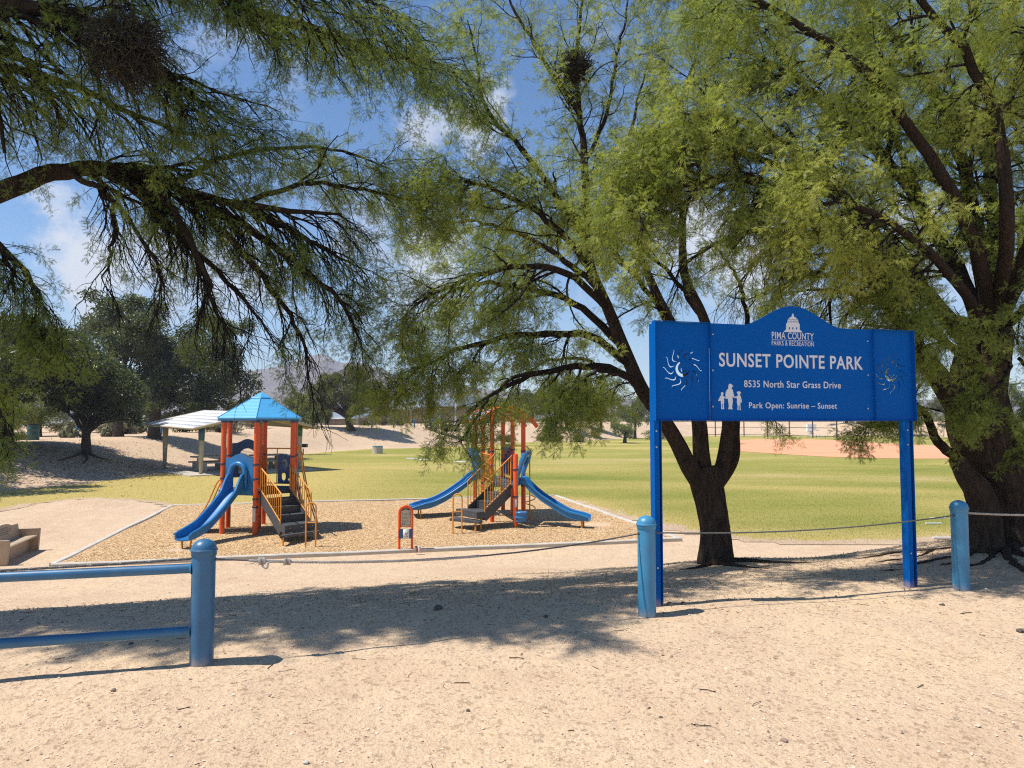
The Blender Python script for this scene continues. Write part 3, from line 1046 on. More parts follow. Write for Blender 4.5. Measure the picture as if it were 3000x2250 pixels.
for px, py in ((2083.5, 980), (2083.5, 1085), (2084, 1191), (2536, 1000), (2537, 1099), (2537, 1197)):
    a, z = sign_pt(px, py)
    part('bolt', Geo().lathe([(0.009, 0), (0.009, 0.004), (0.005, 0.006)], SG(a, z, NP + 0.005), 8, NS), M_STEEL, panel)

# ------------------------------------------------------------------ bollards, pipe rail, rope
BH, BR = 0.0, 0.079
def make_bollard(loc, hgt, label, mat, rails=False, name='bollard'):
    o = thing(name, label, 'bollard', loc, 'blue pipe bollards along the parking edge')
    c = np.asarray(loc, float)
    part('pipe', Geo().lathe([(BR, -0.3), (BR, hgt - 0.115)], c, 32), mat, o)
    prof = [(BR + 0.0015, hgt - 0.118), (BR + 0.006, hgt - 0.112), (BR + 0.006, hgt - 0.085), (BR + 0.013, hgt - 0.081), (BR + 0.013, hgt - 0.073)]
    prof += [((BR + 0.006) * math.cos(t), hgt - 0.073 + 0.073 * math.sin(t)) for t in np.linspace(0.05, math.pi / 2, 9)]
    part('cap', Geo().lathe(prof, c, 32), mat, o)
    return o
B1 = hit(590, 1950); B2 = hit(1896, 1801); B3 = hit(2817, 1724)
B1h = P(597, 1578, B1[1])[2] - B1[2]; B2h = P(1889, 1510, B2[1])[2] - B2[2]; B3h = P(2815, 1465, B3[1])[2] - B3[2]
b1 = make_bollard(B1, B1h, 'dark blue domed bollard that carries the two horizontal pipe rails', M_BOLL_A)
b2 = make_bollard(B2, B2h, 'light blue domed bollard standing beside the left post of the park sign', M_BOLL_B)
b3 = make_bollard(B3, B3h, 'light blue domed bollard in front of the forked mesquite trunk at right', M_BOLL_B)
DR = nrm(np.array([*(G(0, 1690, P(565, 1662, B1[1])[2])[:2] - B1[:2]), 0.0]))
B0 = B1 + DR * 2.45; B0[2] = float(height(B0[0], B0[1]))
rails = thing('pipe_railing', 'blue two-pipe railing running left from the dark blue bollard', 'railing', (*B1[:2], B1[2]))
for py in (1663, 1846):
    z = P(572, py, B1[1])[2]
    a = np.array([B1[0], B1[1], z]) + DR * (BR - 0.004); b = np.array([B0[0], B0[1], z]) - DR * (BR - 0.004)
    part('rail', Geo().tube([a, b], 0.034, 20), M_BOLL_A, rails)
    part('weld_collar', Geo().lathe([(0.047, 0.0), (0.040, 0.006), (0.0345, 0.014)], a, 20, DR), M_BOLL_A, rails)

def sag(a, b, drop, n=30, wig=0.0, seed=0):
    a = np.asarray(a, float); b = np.asarray(b, float); t = np.linspace(0, 1, n)
    p = a + (b - a) * t[:, None]
    p[:, 2] -= drop * 4 * t * (1 - t)
    if wig:
        p[:, 2] += wig * np.sin(t * 19 + seed) * np.sin(math.pi * t)
    return p

def strands(path, r, turns, n_str=3):
    """a laid rope: strands twisted round the path"""
    L = np.concatenate([[0], np.cumsum(np.linalg.norm(np.diff(path, axis=0), axis=1))])
    n = max(int(L[-1] / 0.012), 12)
    s = np.linspace(0, L[-1], n)
    c = np.stack([np.interp(s, L, path[:, i]) for i in range(3)], 1)
    T = nrm(np.gradient(c, axis=0)); U = nrm(np.cross(T, [0, 0, 1.0])); V = np.cross(T, U)
    g = Geo()
    for k in range(n_str):
        ph = s * turns * 2 * math.pi + 2 * math.pi * k / n_str
        g.tube(c + r * 0.55 * (np.cos(ph)[:, None] * U + np.sin(ph)[:, None] * V), r * 0.58, 5)
    return g

LINE = nrm(np.array([*(B2 - B1)[:2], 0.0]))
z1 = P(637, 1640, B1[1])[2]; z2 = P(1863, 1562, B2[1])[2]; z3 = P(2790, 1509, B3[1])[2]
ropeL = thing('rope', 'grey wire and rope strung low between the dark blue bollard and the sign bollard', 'rope', (*B1[:2], z1))
e1 = np.array([B1[0], B1[1], z1]) + LINE * (BR + 0.002); e2 = np.array([B2[0], B2[1], z2]) - LINE * (BR + 0.002)
whole = sag(e1, e2, 0.105, 80)
def rope_at(px):
    return int(np.argmin([abs(project(p)[0] - px) for p in whole]))
i1, i2, i3 = rope_at(735), rope_at(838), rope_at(1400)
part('wire', strands(whole[:i1 + 1], 0.0065, 26), M_WIRE, ropeL)
part('rope_length', strands(whole[i1:i3 + 1], 0.0105, 16), M_ROPE, ropeL)
part('wire', strands(whole[i3:], 0.0075, 26), M_WIRE, ropeL)
def knot(c, r, seed):
    rg = np.random.default_rng(seed)
    g = Geo()
    for k in range(3):
        th = np.linspace(0, 2 * math.pi, 13)[:-1]
        tilt = nrm(LINE + rg.normal(0, 0.35, 3)); U = nrm(np.cross(tilt, [0, 0, 1.0])); V = np.cross(tilt, U)
        g.tube(c + LINE * (k - 1) * r * 0.75 + r * (np.cos(th)[:, None] * U + np.sin(th)[:, None] * V), r * 0.5, 6, closed=True)
    return g
part('knot', knot(whole[rope_at(768)], 0.019, 1), M_ROPE, ropeL)
part('knot', knot(whole[i2], 0.019, 2), M_ROPE, ropeL)
k = rope_at(762)
loop = [whole[k], whole[k] + np.array([0.015, -0.02, -0.035]), whole[k] + np.array([0.045, -0.02, -0.048]), whole[k] + np.array([0.05, -0.01, -0.012]), whole[k + 2]]
part('loop', Geo().tube(catmull(loop, 14), 0.0075, 6), M_ROPE, ropeL)
for j in range(7):
    q = whole[k] + np.array([random.uniform(-0.05, 0.02), random.uniform(-0.01, 0.01), 0])
    part('frayed_end', Geo().tube(catmull([q, q + np.array([random.uniform(-0.05, 0.02), -0.01, random.uniform(-0.02, 0.02)]), q + np.array([random.uniform(-0.09, 0.03), -0.02, random.uniform(-0.04, 0.015)])], 6), 0.0022, 4), M_ROPE, ropeL)
ropeM = thing('rope', 'grey wire rope passing in front of both posts of the park sign', 'rope', (*B2[:2], z2))
part('wire', strands(sag(np.array([B2[0], B2[1], z2]) + LINE * (BR + 0.002), np.array([B3[0], B3[1], z3]) - LINE * (BR + 0.002), 0.06, 60), 0.0075, 26), M_WIRE, ropeM)
ropeR = thing('rope', 'pale rope leading right from the bollard at the forked mesquite', 'rope', (*B3[:2], z3))
D3 = nrm(np.array([1, 0.12, 0]))
e = np.array([B3[0], B3[1], z3 + 0.02]) + D3 * (BR + 0.002)
part('rope_length', strands(sag(e, e + D3 * 2.6 + np.array([0, 0, 0.02]), 0.05, 40), 0.011, 16), M_ROPE, ropeR)
ropeW = thing('rope', 'dark wire rope lying along the top pipe of the railing', 'rope', (*B1[:2], z1))
zr_ = P(572, 1663, B1[1])[2]
w0 = np.array([B1[0], B1[1], z1 + 0.012]) + DR * (BR + 0.002); w1 = np.array([B0[0], B0[1], zr_ + 0.045]) - DR * (BR + 0.002)
part('wire', strands(sag(w0, w1, 0.012, 50), 0.0095, 22), M_WIRE, ropeW)
bl = copy_tree(b1, B0, 'dark blue domed bollard at the far left end of the pipe railing')
for p, nm in ((np.array([B2[0], B2[1], z2]) - LINE * BR, 0), (np.array([B3[0], B3[1], z3]) - LINE * BR, 1), (np.array([B1[0], B1[1], z1]) + LINE * BR, 2)):
    part('eyelet', Geo().lathe([(0.013, -0.004), (0.013, 0.003), (0.008, 0.003)], p, 10, -LINE if nm < 2 else LINE), M_BLACK, (b2, b3, b1)[nm])

# ------------------------------------------------------------------ tan bench at the left edge
def bench():
    near = G(-24, 1654, ZF + 0.06); far = G(84, 1604, ZF + 0.06)
    ax = nrm(np.array([*(far - near)[:2], 0.0])); fw = np.array([ax[1], -ax[0], 0.0])       # fw: the way the sitter looks
    L = 1.75
    far = np.array([far[0], far[1], float(height(far[0], far[1]))]); base = far - ax * L
    o = thing('park_bench', 'tan moulded park bench with solid arm panels on the sand', 'bench', base)
    q_ = 0.74
    def B(a, f, z): return base + ax * a + fw * f * q_ + Zv * z * q_
    for a in (0.045, L - 0.045):
        side = [(-0.30, -0.05), (0.26, -0.05), (0.29, 0.60), (0.27, 0.63), (-0.36, 0.63), (-0.38, 0.60)]
        part('arm_panel', Geo().prism([(x_ * q_, y_ * q_) for x_, y_ in side], B(a, 0, 0), fw, Zv, 0.085, ax), M_TAN, o)
    seat = [(-0.24, 0.35), (0.22, 0.40), (0.25, 0.425), (0.22, 0.45), (-0.22, 0.41)]
    part('seat', Geo().prism([(x_ * q_, y_ * q_) for x_, y_ in seat], B(L / 2, 0, 0), fw, Zv, L - 0.18, ax), M_TAN, o)
    part('seat_front', Geo().prism([(0.0, 0.0), (0.03, 0.0), (0.04, 0.28), (0.015, 0.28)], B(L / 2, 0, 0), fw, Zv, L - 0.2, ax), M_TAN, o)
    bk = []
    n = 24
    for i in range(n + 1):
        a = 0.092 + (L - 0.184) * i / n
        s = (i / n - 0.5) * 2
        bk.append((a, 0.80 + 0.10 * max(0, 1 - (abs(s) / 0.55) ** 2) ** 0.7))
    poly = [(0.092, 0.33)] + bk + [(L - 0.092, 0.33)]
    up = nrm(Zv - fw * 0.16)
    bkp = part('backrest', Geo().prism([(x_, y_ * q_) for x_, y_ in poly], B(0, -0.22, 0) + fw * 0.05, ax, up, 0.05), M_TAN, o)
    for k, (w, zz) in enumerate(((0.5, 0.79), (0.62, 0.74), (0.56, 0.69), (0.4, 0.64))):
        g = Geo()
        c = B(L / 2, -0.22, 0) + fw * 0.05 + up * zz * q_ + np.cross(ax, up) * -0.0
        nf = nrm(np.cross(up, ax)) if np.dot(np.cross(up, ax), fw) > 0 else -nrm(np.cross(up, ax))
        x = -w / 2
        rg = np.random.default_rng(k)
        while x < w / 2:
            ww = rg.uniform(0.04, 0.1)
            g.box(c + ax * (x + ww / 2) + nf * 0.0265, (ww, 0.022, 0.002), ax, up)
            x += ww + 0.025
        part('engraving', g, M_INK_GREY, bkp, smooth=False, kind='stuff')
bench()

# ------------------------------------------------------------------ welcome notice with arched frame, two spray cans
def notice():
    c = G(1188, 1612, ZF + 0.05)
    right = nrm(np.array([1.0, 0.10, 0])); nf = np.array([right[1], -right[0], 0.0])
    H = P(1188, 1479, c[1])[2]
    hw = abs(P(1206, 1560, c[1])[0] - P(1169, 1560, c[1])[0]) / 2
    o = thing('notice_board', 'small orange arched welcome board with a blue plate below', 'sign', (*c[:2], ZF))
    def Q(a, z, n=0.0): return np.array([c[0], c[1], 0]) + right * a + Zv * z + nf * n
    top = H - 0.025
    pts = [Q(-hw, ZF - 0.2), Q(-hw, top - hw)] + [Q(hw * math.cos(t), top - hw + hw * math.sin(t)) for t in np.linspace(math.pi, 0, 15)][1:-1] + [Q(hw, top - hw), Q(hw, ZF - 0.2)]
    part('frame', Geo().tube(pts, 0.027, 12), M_ORANGE, o)
    zpb = P(1188, 1542, c[1])[2]
    pw = hw - 0.035
    arcp = [(-pw, zpb), (pw, zpb), (pw, top - hw)] + [(pw * math.cos(t), top - hw + pw * math.sin(t)) for t in np.linspace(0, math.pi, 15)][1:-1] + [(-pw, top - hw)]
    rim = [(a * 1.12, zpb - 0.015 if z < zpb + 0.01 else top - hw + (z - top + hw) * 1.12) for a, z in arcp]
    part('backing', Geo().prism(rim, Q(0, 0, -0.006), right, Zv, 0.012), M_ORANGE, o)
    pn = part('panel', Geo().prism(arcp, Q(0, 0, 0.006), right, Zv, 0.008), M_SIGN_TAN, o)
    g = Geo()
    word = 'WELCOME'
    for i, ch in enumerate(word):
        th = math.radians(141 - 102 * i / 6)
        v, f = text_mesh(ch, 0.02, 0.01)
        v = v - (v.max(0) + v.min(0)) / 2
        u = right * math.sin(th) - Zv * math.cos(th); w = right * math.cos(th) + Zv * math.sin(th)
        ctr = Q(0, top - hw, 0.0115) + w * pw * 0.80
        g.add([ctr + u * a * 0.052 + w * b * 0.052 + nf * cc * 0.1 for a, b, cc in v], f)
    part('lettering', g, M_INK, pn, smooth=False)
    g = Geo(); zt_ = top - hw - 0.02
    rg = np.random.default_rng(3)
    rows = [zt_ - 0.028 * k for k in range(9)]
    for k, z in enumerate(rows):
        if z < zpb + 0.09: break
        x = -pw * 0.78
        end = pw * (0.8 if k % 4 else 0.5)
        while x < end:
            w = rg.uniform(0.018, 0.05)
            g.box(Q(x + w / 2, z, 0.0112), (w, 0.009, 0.0015), right, Zv); x += w + 0.009
    part('small_print', g, M_INK_GREY, pn, smooth=False, kind='stuff')
    part('rule', Geo().box(Q(0, zpb + 0.085, 0.0112), (pw * 1.7, 0.004, 0.0015), right, Zv), M_INK_GREY, pn, smooth=False)
    for k in range(4):
        part('pictogram', Geo().box(Q(-pw * 0.63 + pw * 0.42 * k, zpb + 0.045, 0.0112), (pw * 0.27, 0.045, 0.0015), right, Zv), M_INK_GREY, pn, smooth=False)
    for a, z in ((-pw * .85, top - hw - .0), (pw * .85, top - hw), (-pw * .85, zpb + .02), (pw * .85, zpb + .02), (0, top - 0.06)):
        part('bolt', Geo().lathe([(0.007, 0), (0.007, 0.004)], Q(a, z, 0.010), 8, nf), M_INK, pn)
    z0, z1 = P(1188, 1577, c[1])[2], P(1188, 1549, c[1])[2]
    plate = [(x, z) for x, z in ((-hw + 0.0, z0), (hw, z0), (hw + 0.012, z0 + 0.015), (hw + 0.012, z1 - 0.015), (hw, z1), (-hw, z1), (-hw - 0.012, z1 - 0.015), (-hw - 0.012, z0 + 0.015))]
    pl = part('plate', Geo().prism(plate, Q(0, 0, 0.032), right, Zv, 0.008), M_NAVY, o)
    zc = (z0 + z1) / 2; sh = (z1 - z0) * 0.46
    part('sticker', Geo().box(Q(0.012, zc, 0.0375), (0.125, 2 * sh, 0.002), right, Zv), M_WHITE_PRINT, pl, smooth=False)
    g = Geo()
    th = np.linspace(0, 2 * math.pi, 17)[:-1]
    g.tube([Q(0.012 + 0.030 * math.cos(t), zc + 0.005 + 0.030 * math.sin(t), 0.0395) for t in th], 0.003, 4, closed=True)
    part('emblem', g, M_INK, pl)
    v, f = text_mesh('PC', 0.02, 0.01); v = v - (v.max(0) + v.min(0)) / 2
    g = Geo(); g.add([Q(0.012 + a * 0.036, zc + 0.005 + b * 0.036, 0.0392 + cc * 0.1) for a, b, cc in v], f)
    part('lettering', g, M_INK, pl, smooth=False)
    g = Geo()
    for z, w in ((zc + sh * .82, .09), (zc + sh * .62, .10), (zc - sh * .45, .06), (zc - sh * .6, .08), (zc - sh * .75, .07)):
        g.box(Q(0.012, z, 0.0392), (w, 0.008, 0.001), right, Zv)
    part('small_print', g, M_INK_GREY, pl, smooth=False, kind='stuff')
    m_cap = paint('grey_cap', (0.05, 0.05, 0.055), 0.5); m_can = paint('rusty_can', (0.30, 0.17, 0.14), 0.4, 0.3, scale=30); m_can2 = paint('pale_can', (0.60, 0.47, 0.42), 0.4, 0.2, scale=30)
    m_white = paint('white_cap', (0.7, 0.66, 0.63), 0.5)
    for px, lab, mb, mc in ((1219.5, 'small brown spray can with a dark cap by the welcome board', m_can, m_cap), (1228.5, 'small pale can with a whitish cap by the welcome board', m_can2, m_white)):
        q = G(px, 1618, ZF + 0.05)
        cn = thing('spray_can', lab, 'can', (q[0], q[1], ZF + 0.045), 'cans left beside the welcome board')
        qc = np.array([q[0], q[1], ZF + 0.045])
        part('can_body', Geo().lathe([(0.028, 0), (0.03, 0.006), (0.03, 0.09), (0.022, 0.102)], qc, 14), mb, cn)
        part('can_cap', Geo().lathe([(0.025, 0.0985), (0.025, 0.128), (0.021, 0.132)], qc, 14), mc, cn)
notice()
# ------------------------------------------------------------------ play structures
Z0 = ZF + 0.045
def v3(xy, z): return np.array([xy[0], xy[1], z])

def slide_geo(start, n, prof_z, width, walls, thick=0.035, centre_wall=False):
    """chute swept from start along n; prof_z = [(s, z)], walls = [(s, height)]"""
    n = nrm(np.array([n[0], n[1], 0.0])); side = np.cross(n, Zv)
    s = np.linspace(prof_z[0][0], prof_z[-1][0], 46)
    pz = catmull([(a, b, 0) for a, b in prof_z], 200)
    z = np.interp(s, pz[:, 0], pz[:, 1])
    h = np.interp(s, [w[0] for w in walls], [w[1] for w in walls])
    # smooth the wall heights
    h = np.convolve(np.pad(h, 1, 'edge'), [0.25, 0.5, 0.25], 'valid')
    rings = []
    hw = width / 2
    for k in range(len(s)):
        c = v3(start + n[:2] * s[k], z[k])
        H = h[k]
        inn = [(-hw + 0.02, 0.02), (-hw + 0.07, 0.0)]
        if centre_wall:
            inn += [(-0.05, 0.0), (-0.025, 0.015), (-0.02, H * 0.75), (0.0, H * 0.82), (0.02, H * 0.75), (0.025, 0.015), (0.05, 0.0)]
        else:
            inn += [(0.0, -0.008)]
        inn += [(hw - 0.07, 0.0), (hw - 0.02, 0.02)]
        prof = [(-hw - 0.045, H - 0.035), (-hw - 0.045, H), (-hw - 0.02, H + 0.018), (-hw + 0.008, H)] + inn + [(hw - 0.008, H), (hw + 0.02, H + 0.018), (hw + 0.045, H), (hw + 0.045, H - 0.035), (hw + 0.012, H - 0.03),
                (hw + 0.01, -0.02), (hw - 0.05, -thick), (-hw + 0.05, -thick), (-hw - 0.01, -0.02), (-hw - 0.012, H - 0.03)]
        rings.append([c + side * a + Zv * b for a, b in prof][::-1])
    return Geo().sweep(rings)

def clamp(post, c, z, parent, r):
    part('clamp', Geo().lathe([(r + 0.004, z - 0.022), (r + 0.012, z - 0.018), (r + 0.012, z + 0.018), (r + 0.004, z + 0.022)], (c[0], c[1], 0), 14), M_CLAMP, post)

def arch_panel(p0, p1, z0, z1, hump, hole, mat, parent, name, thick=0.035, hood=False):
    """upright moulded panel between two posts with a humped top and an arched opening"""
    a = np.array([*p0[:2], 0.0]); b = np.array([*p1[:2], 0.0]); L = np.linalg.norm(b - a); d = (b - a) / L
    nn = np.array([d[1], -d[0], 0.0])
    out = [(0.0, z0), (L, z0), (L, z1 - hump)]
    for t in np.linspace(1, 0, 17):
        x = L * t; s = abs(t - 0.5) * 2
        out.append((x, z1 - hump + hump * (0.5 + 0.5 * math.cos(math.pi * min(1, s * 1.25)))))
    out.append((0, z1 - hump))
    hx0, hx1, hz0, hz1 = hole
    ho = [(hx0, hz0), (hx1, hz0)] + [((hx0 + hx1) / 2 + (hx1 - hx0) / 2 * math.cos(t), hz1 - (hx1 - hx0) / 2 + (hx1 - hx0) / 2 * math.sin(t)) for t in np.linspace(0, math.pi, 11)]
    v, f = curve_mesh([out, ho], thick / 2)
    g = Geo(); g.add(np.array([a + d * x + Zv * y + nn * w for x, y, w in v]), f)
    o = part(name, g, mat, parent)
    def at(x, z, w): return a + d * x + Zv * z + nn * w
    if hood:
        rr = (hx1 - hx0) / 2
        cx, cz = (hx0 + hx1) / 2, hz1 - rr
        path = [at(hx0 - 0.03, hz0 + 0.05, 0.05), at(hx0 - 0.04, (hz0 + cz) / 2, 0.07)] + [at(cx + (rr + 0.02) * math.cos(t), cz + (rr + 0.02) * math.sin(t), 0.06) for t in np.linspace(math.pi, 0, 13)] + [at(hx1 + 0.04, (hz0 + cz) / 2, 0.07), at(hx1 + 0.03, hz0 + 0.05, 0.05)]
        part('hood', Geo().tube(path, [0.02, 0.035] + [0.058] * 13 + [0.035, 0.02], 10), mat, o)
    return o

def stair_rail(p_top, p_bot, zt_top, zt_bot, zb_top, zb_bot, parent, n=9, r=0.016, mat=None):
    a1, b1 = v3(p_top, zt_top), v3(p_bot, zt_bot); a0, b0 = v3(p_top, zb_top), v3(p_bot, zb_bot)
    mat = mat or M_YELLOW
    d = nrm(b1 - a1)
    bend = b1 - d * 0.06
    path = [a0 - Zv * 0.02, a1 - Zv * 0.05, a1 + d * 0.04] + [bend, b1 - Zv * 0.03 + d * 0.01, b1 - Zv * 0.09 + d * 0.012, b0 - Zv * 0.05 + d * 0.012]
    o = part('handrail', Geo().tube(catmull(path, 34), r, 8), mat, parent)
    part('lower_rail', Geo().tube([a0 + Zv * 0.02, b0 + Zv * 0.02], r * 0.9, 8), mat, o)
    for k in range(1, n):
        t = k / n
        part('baluster', Geo().tube([a0 + (b0 - a0) * t + Zv * 0.02, a1 + (b1 - a1) * t], r * 0.55, 6), mat, o)
    return o

def stringer(p_top, p_bot, z_top, z_bot, h, parent):
    a = np.array([*p_top, 0.0]); b = np.array([*p_bot, 0.0]); L = np.linalg.norm(b - a); d = (b - a) / L
    poly = [(0, z_top - h), (L * 0.97, z_bot - h * 0.9), (L + 0.02, z_bot - h * 0.6), (L + 0.02, z_bot), (0, z_top)]
    part('stringer', Geo().prism(poly, a, d, Zv, 0.012), M_STEP, parent)

def tread(c, d, w, depth, z, rise, parent):
    """one step: perforated tread with a closed riser"""
    side = np.cross(d, Zv)
    c = np.array([*c[:2], 0.0])
    o = part('tread', Geo().box(c + Zv * (z - 0.015), (depth + 0.03, w, 0.03), d, side, Zv), M_STEP, parent)
    part('riser', Geo().box(c + d * (depth / 2 + 0.001) + Zv * (z - 0.033 - rise / 2 + 0.015), (0.012, w - 0.004, rise - 0.03), d, side, Zv), M_STEP, o)
    for k in range(-4, 5):
        part('hole', Geo().lathe([(0.012, 0), (0.012, 0.0012)], c + side * (w * k / 9.5) + d * (depth * 0.18 * (1 if k % 2 else -1)) + Zv * z, 8), M_BLACK, o)

def transfer_step(poly, z, parent, face=0.15):
    c = np.mean(poly, 0)
    v = [(p[0] - c[0], p[1] - c[1]) for p in poly]
    o = part('transfer_step', Geo().prism(v, (c[0], c[1], z - face / 2), (1, 0, 0), (0, 1, 0), face), M_STEP, parent)
    for p in (0.25, 0.5, 0.75):
        for q in (0.3, 0.65):
            a = np.array(poly[0]) * (1 - p) + np.array(poly[1]) * p; b = np.array(poly[-1]) * (1 - p) + np.array(poly[-2]) * p
            w = a * (1 - q) + b * q
            part('hole', Geo().lathe([(0.013, 0), (0.013, 0.0012)], (w[0], w[1], z), 8), M_BLACK, o)
    for p in (0.15, 0.5, 0.85):
        e = np.array(poly[0]) * (1 - p) + np.array(poly[1]) * p
        d = nrm(np.array([*(e - c), 0.0]))
        ed = nrm(np.array([poly[1][0] - poly[0][0], poly[1][1] - poly[0][1], 0])); nf = np.array([ed[1], -ed[0], 0])
        if nf @ d < 0: nf = -nf
        part('bolt', Geo().lathe([(0.012, 0.0), (0.009, 0.006)], (e[0], e[1], z - face * 0.45), 8, nf), M_STEEL, o)
    return o

def loop_rail(c, d, w, z, parent):
    a = np.array([*c[:2], 0]) - d * w / 2; b = np.array([*c[:2], 0]) + d * w / 2
    pts = [a + Zv * (Z0 - 0.15), a + Zv * (z - w / 2)] + [(a + b) / 2 + d * (w / 2) * math.cos(t) + Zv * (z - w / 2 + w / 2 * math.sin(t)) for t in np.linspace(math.pi, 0, 11)][1:-1] + [b + Zv * (z - w / 2), b + Zv * (Z0 - 0.15)]
    o = part('grab_loop', Geo().tube(pts, 0.017, 8), M_YELLOW, parent)
    part('crossbar', Geo().tube([a + Zv * (z - 0.42), b + Zv * (z - 0.42)], 0.012, 8), M_YELLOW, o)

# ---- hexagonal tower with the sky blue roof
def tower_hex():
    c = np.array([-6.26, 17.75]); R = 0.92; zd = 0.07
    ang = [math.radians(-76.5 + 60 * k) for k in range(6)]
    K = [c + R * np.array([math.cos(a), math.sin(a)]) for a in ang]
    Fp, Rp, BR_, Bp, BL, Lp = K
    o = thing('play_structure', 'play tower with a pointed sky blue roof, orange posts and one blue slide', 'play structure', (c[0], c[1], Z0), 'play structures on the wood chips')
    ze = 1.765
    roof = []
    def ringz(r, z): return [v3(c + r * np.array([math.cos(a), math.sin(a)]), z) for a in ang]
    g = Geo()
    rr = [ringz(1.075, ze), ringz(1.085, ze + 0.035), ringz(1.075, ze + 0.05)]
    for t in np.linspace(0.04, 1, 14):
        r = 1.075 + (0.235 - 1.075) * t; z = ze + 0.05 + (2.30 - ze - 0.05) * t
        rr.append(ringz(r, z)); rr.append(ringz(r - 0.006, z + 0.0055))          # courses of the shingled roof
    g.sweep(rr)
    ro = part('roof', g, M_ROOF_BLUE, o, sharp=12)
    for k in range(6):
        a = v3(c + 1.085 * np.array([math.cos(ang[k]), math.sin(ang[k])]), ze + 0.05); b = v3(c + 0.235 * np.array([math.cos(ang[k]), math.sin(ang[k])]), 2.306)
        part('ridge', Geo().tube([a, b], 0.011, 6), M_ROOF_BLUE, ro)
    part('eave_trim', Geo().sweep([ringz(1.05, ze - 0.03), ringz(1.08, ze - 0.028), ringz(1.08, ze - 0.002), ringz(1.05, ze - 0.002)]), M_NAVY, ro)
    part('roof_cap', Geo().sweep([ringz(0.262, 2.285), ringz(0.272, 2.300), ringz(0.26, 2.315), ringz(0.02, 2.445), ringz(0.005, 2.45)]), M_ROOF_BLUE, ro, sharp=12)
    pr = 0.0615
    posts = []
    for k, q in enumerate(K):
        p = part('post', Geo().lathe([(pr, Z0 - 0.3), (pr, ze - 0.03)], (q[0], q[1], 0), 18), M_ORANGE, o)
        posts.append(p)
        part('post_collar', Geo().lathe([(pr + 0.012, ze - 0.075), (pr + 0.014, ze - 0.031)], (q[0], q[1], 0), 14), M_NAVY, p)
        for z in ((0.70, 0.36, -0.11, -0.30) if k in (0, 5) else (0.86, 0.45, 0.0)):
            clamp(p, q, z, o, pr)
    part('warning_label', Geo().box(v3(Fp, -0.45) + np.array([0.0, -pr - 0.001, 0]), (0.05, 0.004, 0.36), (1, 0, 0), (0, 1, 0)), M_WHITE_PRINT, posts[0])
    # an inner post with activity rings
    q = c + np.array([-0.02, 0.05])
    part('inner_post', Geo().lathe([(0.045, Z0 - 0.3), (0.045, 1.60)], (q[0], q[1], 0), 14), M_ORANGE, o)
    hexp = [(p[0] - c[0], p[1] - c[1]) for p in [c + (R - 0.075) * np.array([math.cos(a), math.sin(a)]) for a in ang]]
    part('deck', Geo().prism(hexp, (c[0], c[1], zd - 0.03), (1, 0, 0), (0, 1, 0), 0.05), M_STEP, o)
    # slide side (L-F)
    def edge(a, b, k=pr + 0.012):
        d = nrm(np.array([*(b - a), 0.0]))[:2]
        return a + d * k, b - d * k
    e0, e1 = edge(Lp, Fp)
    Le = np.linalg.norm(e1 - e0)
    arch_panel(e0, e1, -0.03, 0.945, 0.10, (Le * 0.5 - 0.185, Le * 0.5 + 0.185, 0.10, 0.70), M_PLASTIC, o, 'slide_panel', 0.045, hood=True)
    n = np.array([math.cos(math.radians(-106.5)), math.sin(math.radians(-106.5))])
    mid = (Lp + Fp) / 2
    sl = part('slide', slide_geo(mid, n, [(0.02, zd + 0.02), (0.18, zd + 0.015), (0.34, -0.03), (0.7, -0.31), (1.10, -0.58), (1.36, -0.70), (1.62, -0.765), (1.84, -0.785)], 0.35,
              [(0, 0.36), (0.16, 0.40), (0.30, 0.30), (0.42, 0.18), (0.7, 0.165), (1.5, 0.17), (1.72, 0.15), (1.80, 0.12), (1.9, 0.09)]), M_PLASTIC, o)
    sd = np.array([-n[1], n[0]])
    for k in (-1, 1):
        w = mid + n * 1.70 + sd * 0.13 * k
        part('slide_leg', Geo().tube([v3(w, -0.80), v3(w - sd * 0.02 * k, -0.9), v3(w - sd * 0.03 * k, Z0 - 0.1)], 0.022, 8), M_YELLOW, sl)
    # stairs side (F-R)
    n2 = np.array([math.cos(math.radians(-46.5)), math.sin(math.radians(-46.5))]); d2 = np.array([n2[0], n2[1], 0.0])
    sd2 = np.array([-n2[1], n2[0]])
    mid2 = (Fp + Rp) / 2; w = 0.74; run = 1.12; zs_ = -0.60
    st = part('stairs', Geo().box(v3(mid2 + n2 * 0.03, zd - 0.05), (0.05, w, 0.08), d2, np.cross(d2, Zv), Zv), M_STEP, o)
    nst = 4
    for k in range(nst):
        s = 0.07 + (run - 0.07) * (k + 0.5) / nst; z = zd + (zs_ - zd) * (k + 1) / (nst)
        tread(mid2 + n2 * s, d2, w - 0.03, (run - 0.07) / nst, z, (zd - zs_) / nst, st)
    for k in (-1, 1):
        a, b = mid2 + sd2 * (w / 2) * k + n2 * 0.06, mid2 + sd2 * (w / 2) * k + n2 * run
        stringer(a, b, zd + 0.02, zs_ + 0.03, 0.30, st)
        stair_rail(a, b, zd + 0.56, zs_ + 0.70, zd + 0.03, zs_ + 0.05, o, 10)
    base = mid2 + n2 * run
    up_poly = [base + sd2 * -0.40 + n2 * 0.30, base + sd2 * 0.42 + n2 * 0.22, base + sd2 * 0.42 + n2 * 0.0, base + sd2 * -0.40 + n2 * -0.0]
    t1 = transfer_step([tuple(p) for p in up_poly], zs_ + 0.01, o, 0.15)
    lo_poly = [base + sd2 * -0.62 + n2 * 0.52, base + sd2 * 0.36 + n2 * 0.42, base + sd2 * 0.42 + n2 * 0.20, base + sd2 * -0.40 + n2 * 0.27]
    t2 = transfer_step([tuple(p) for p in lo_poly], zs_ - 0.165, o, 0.055)
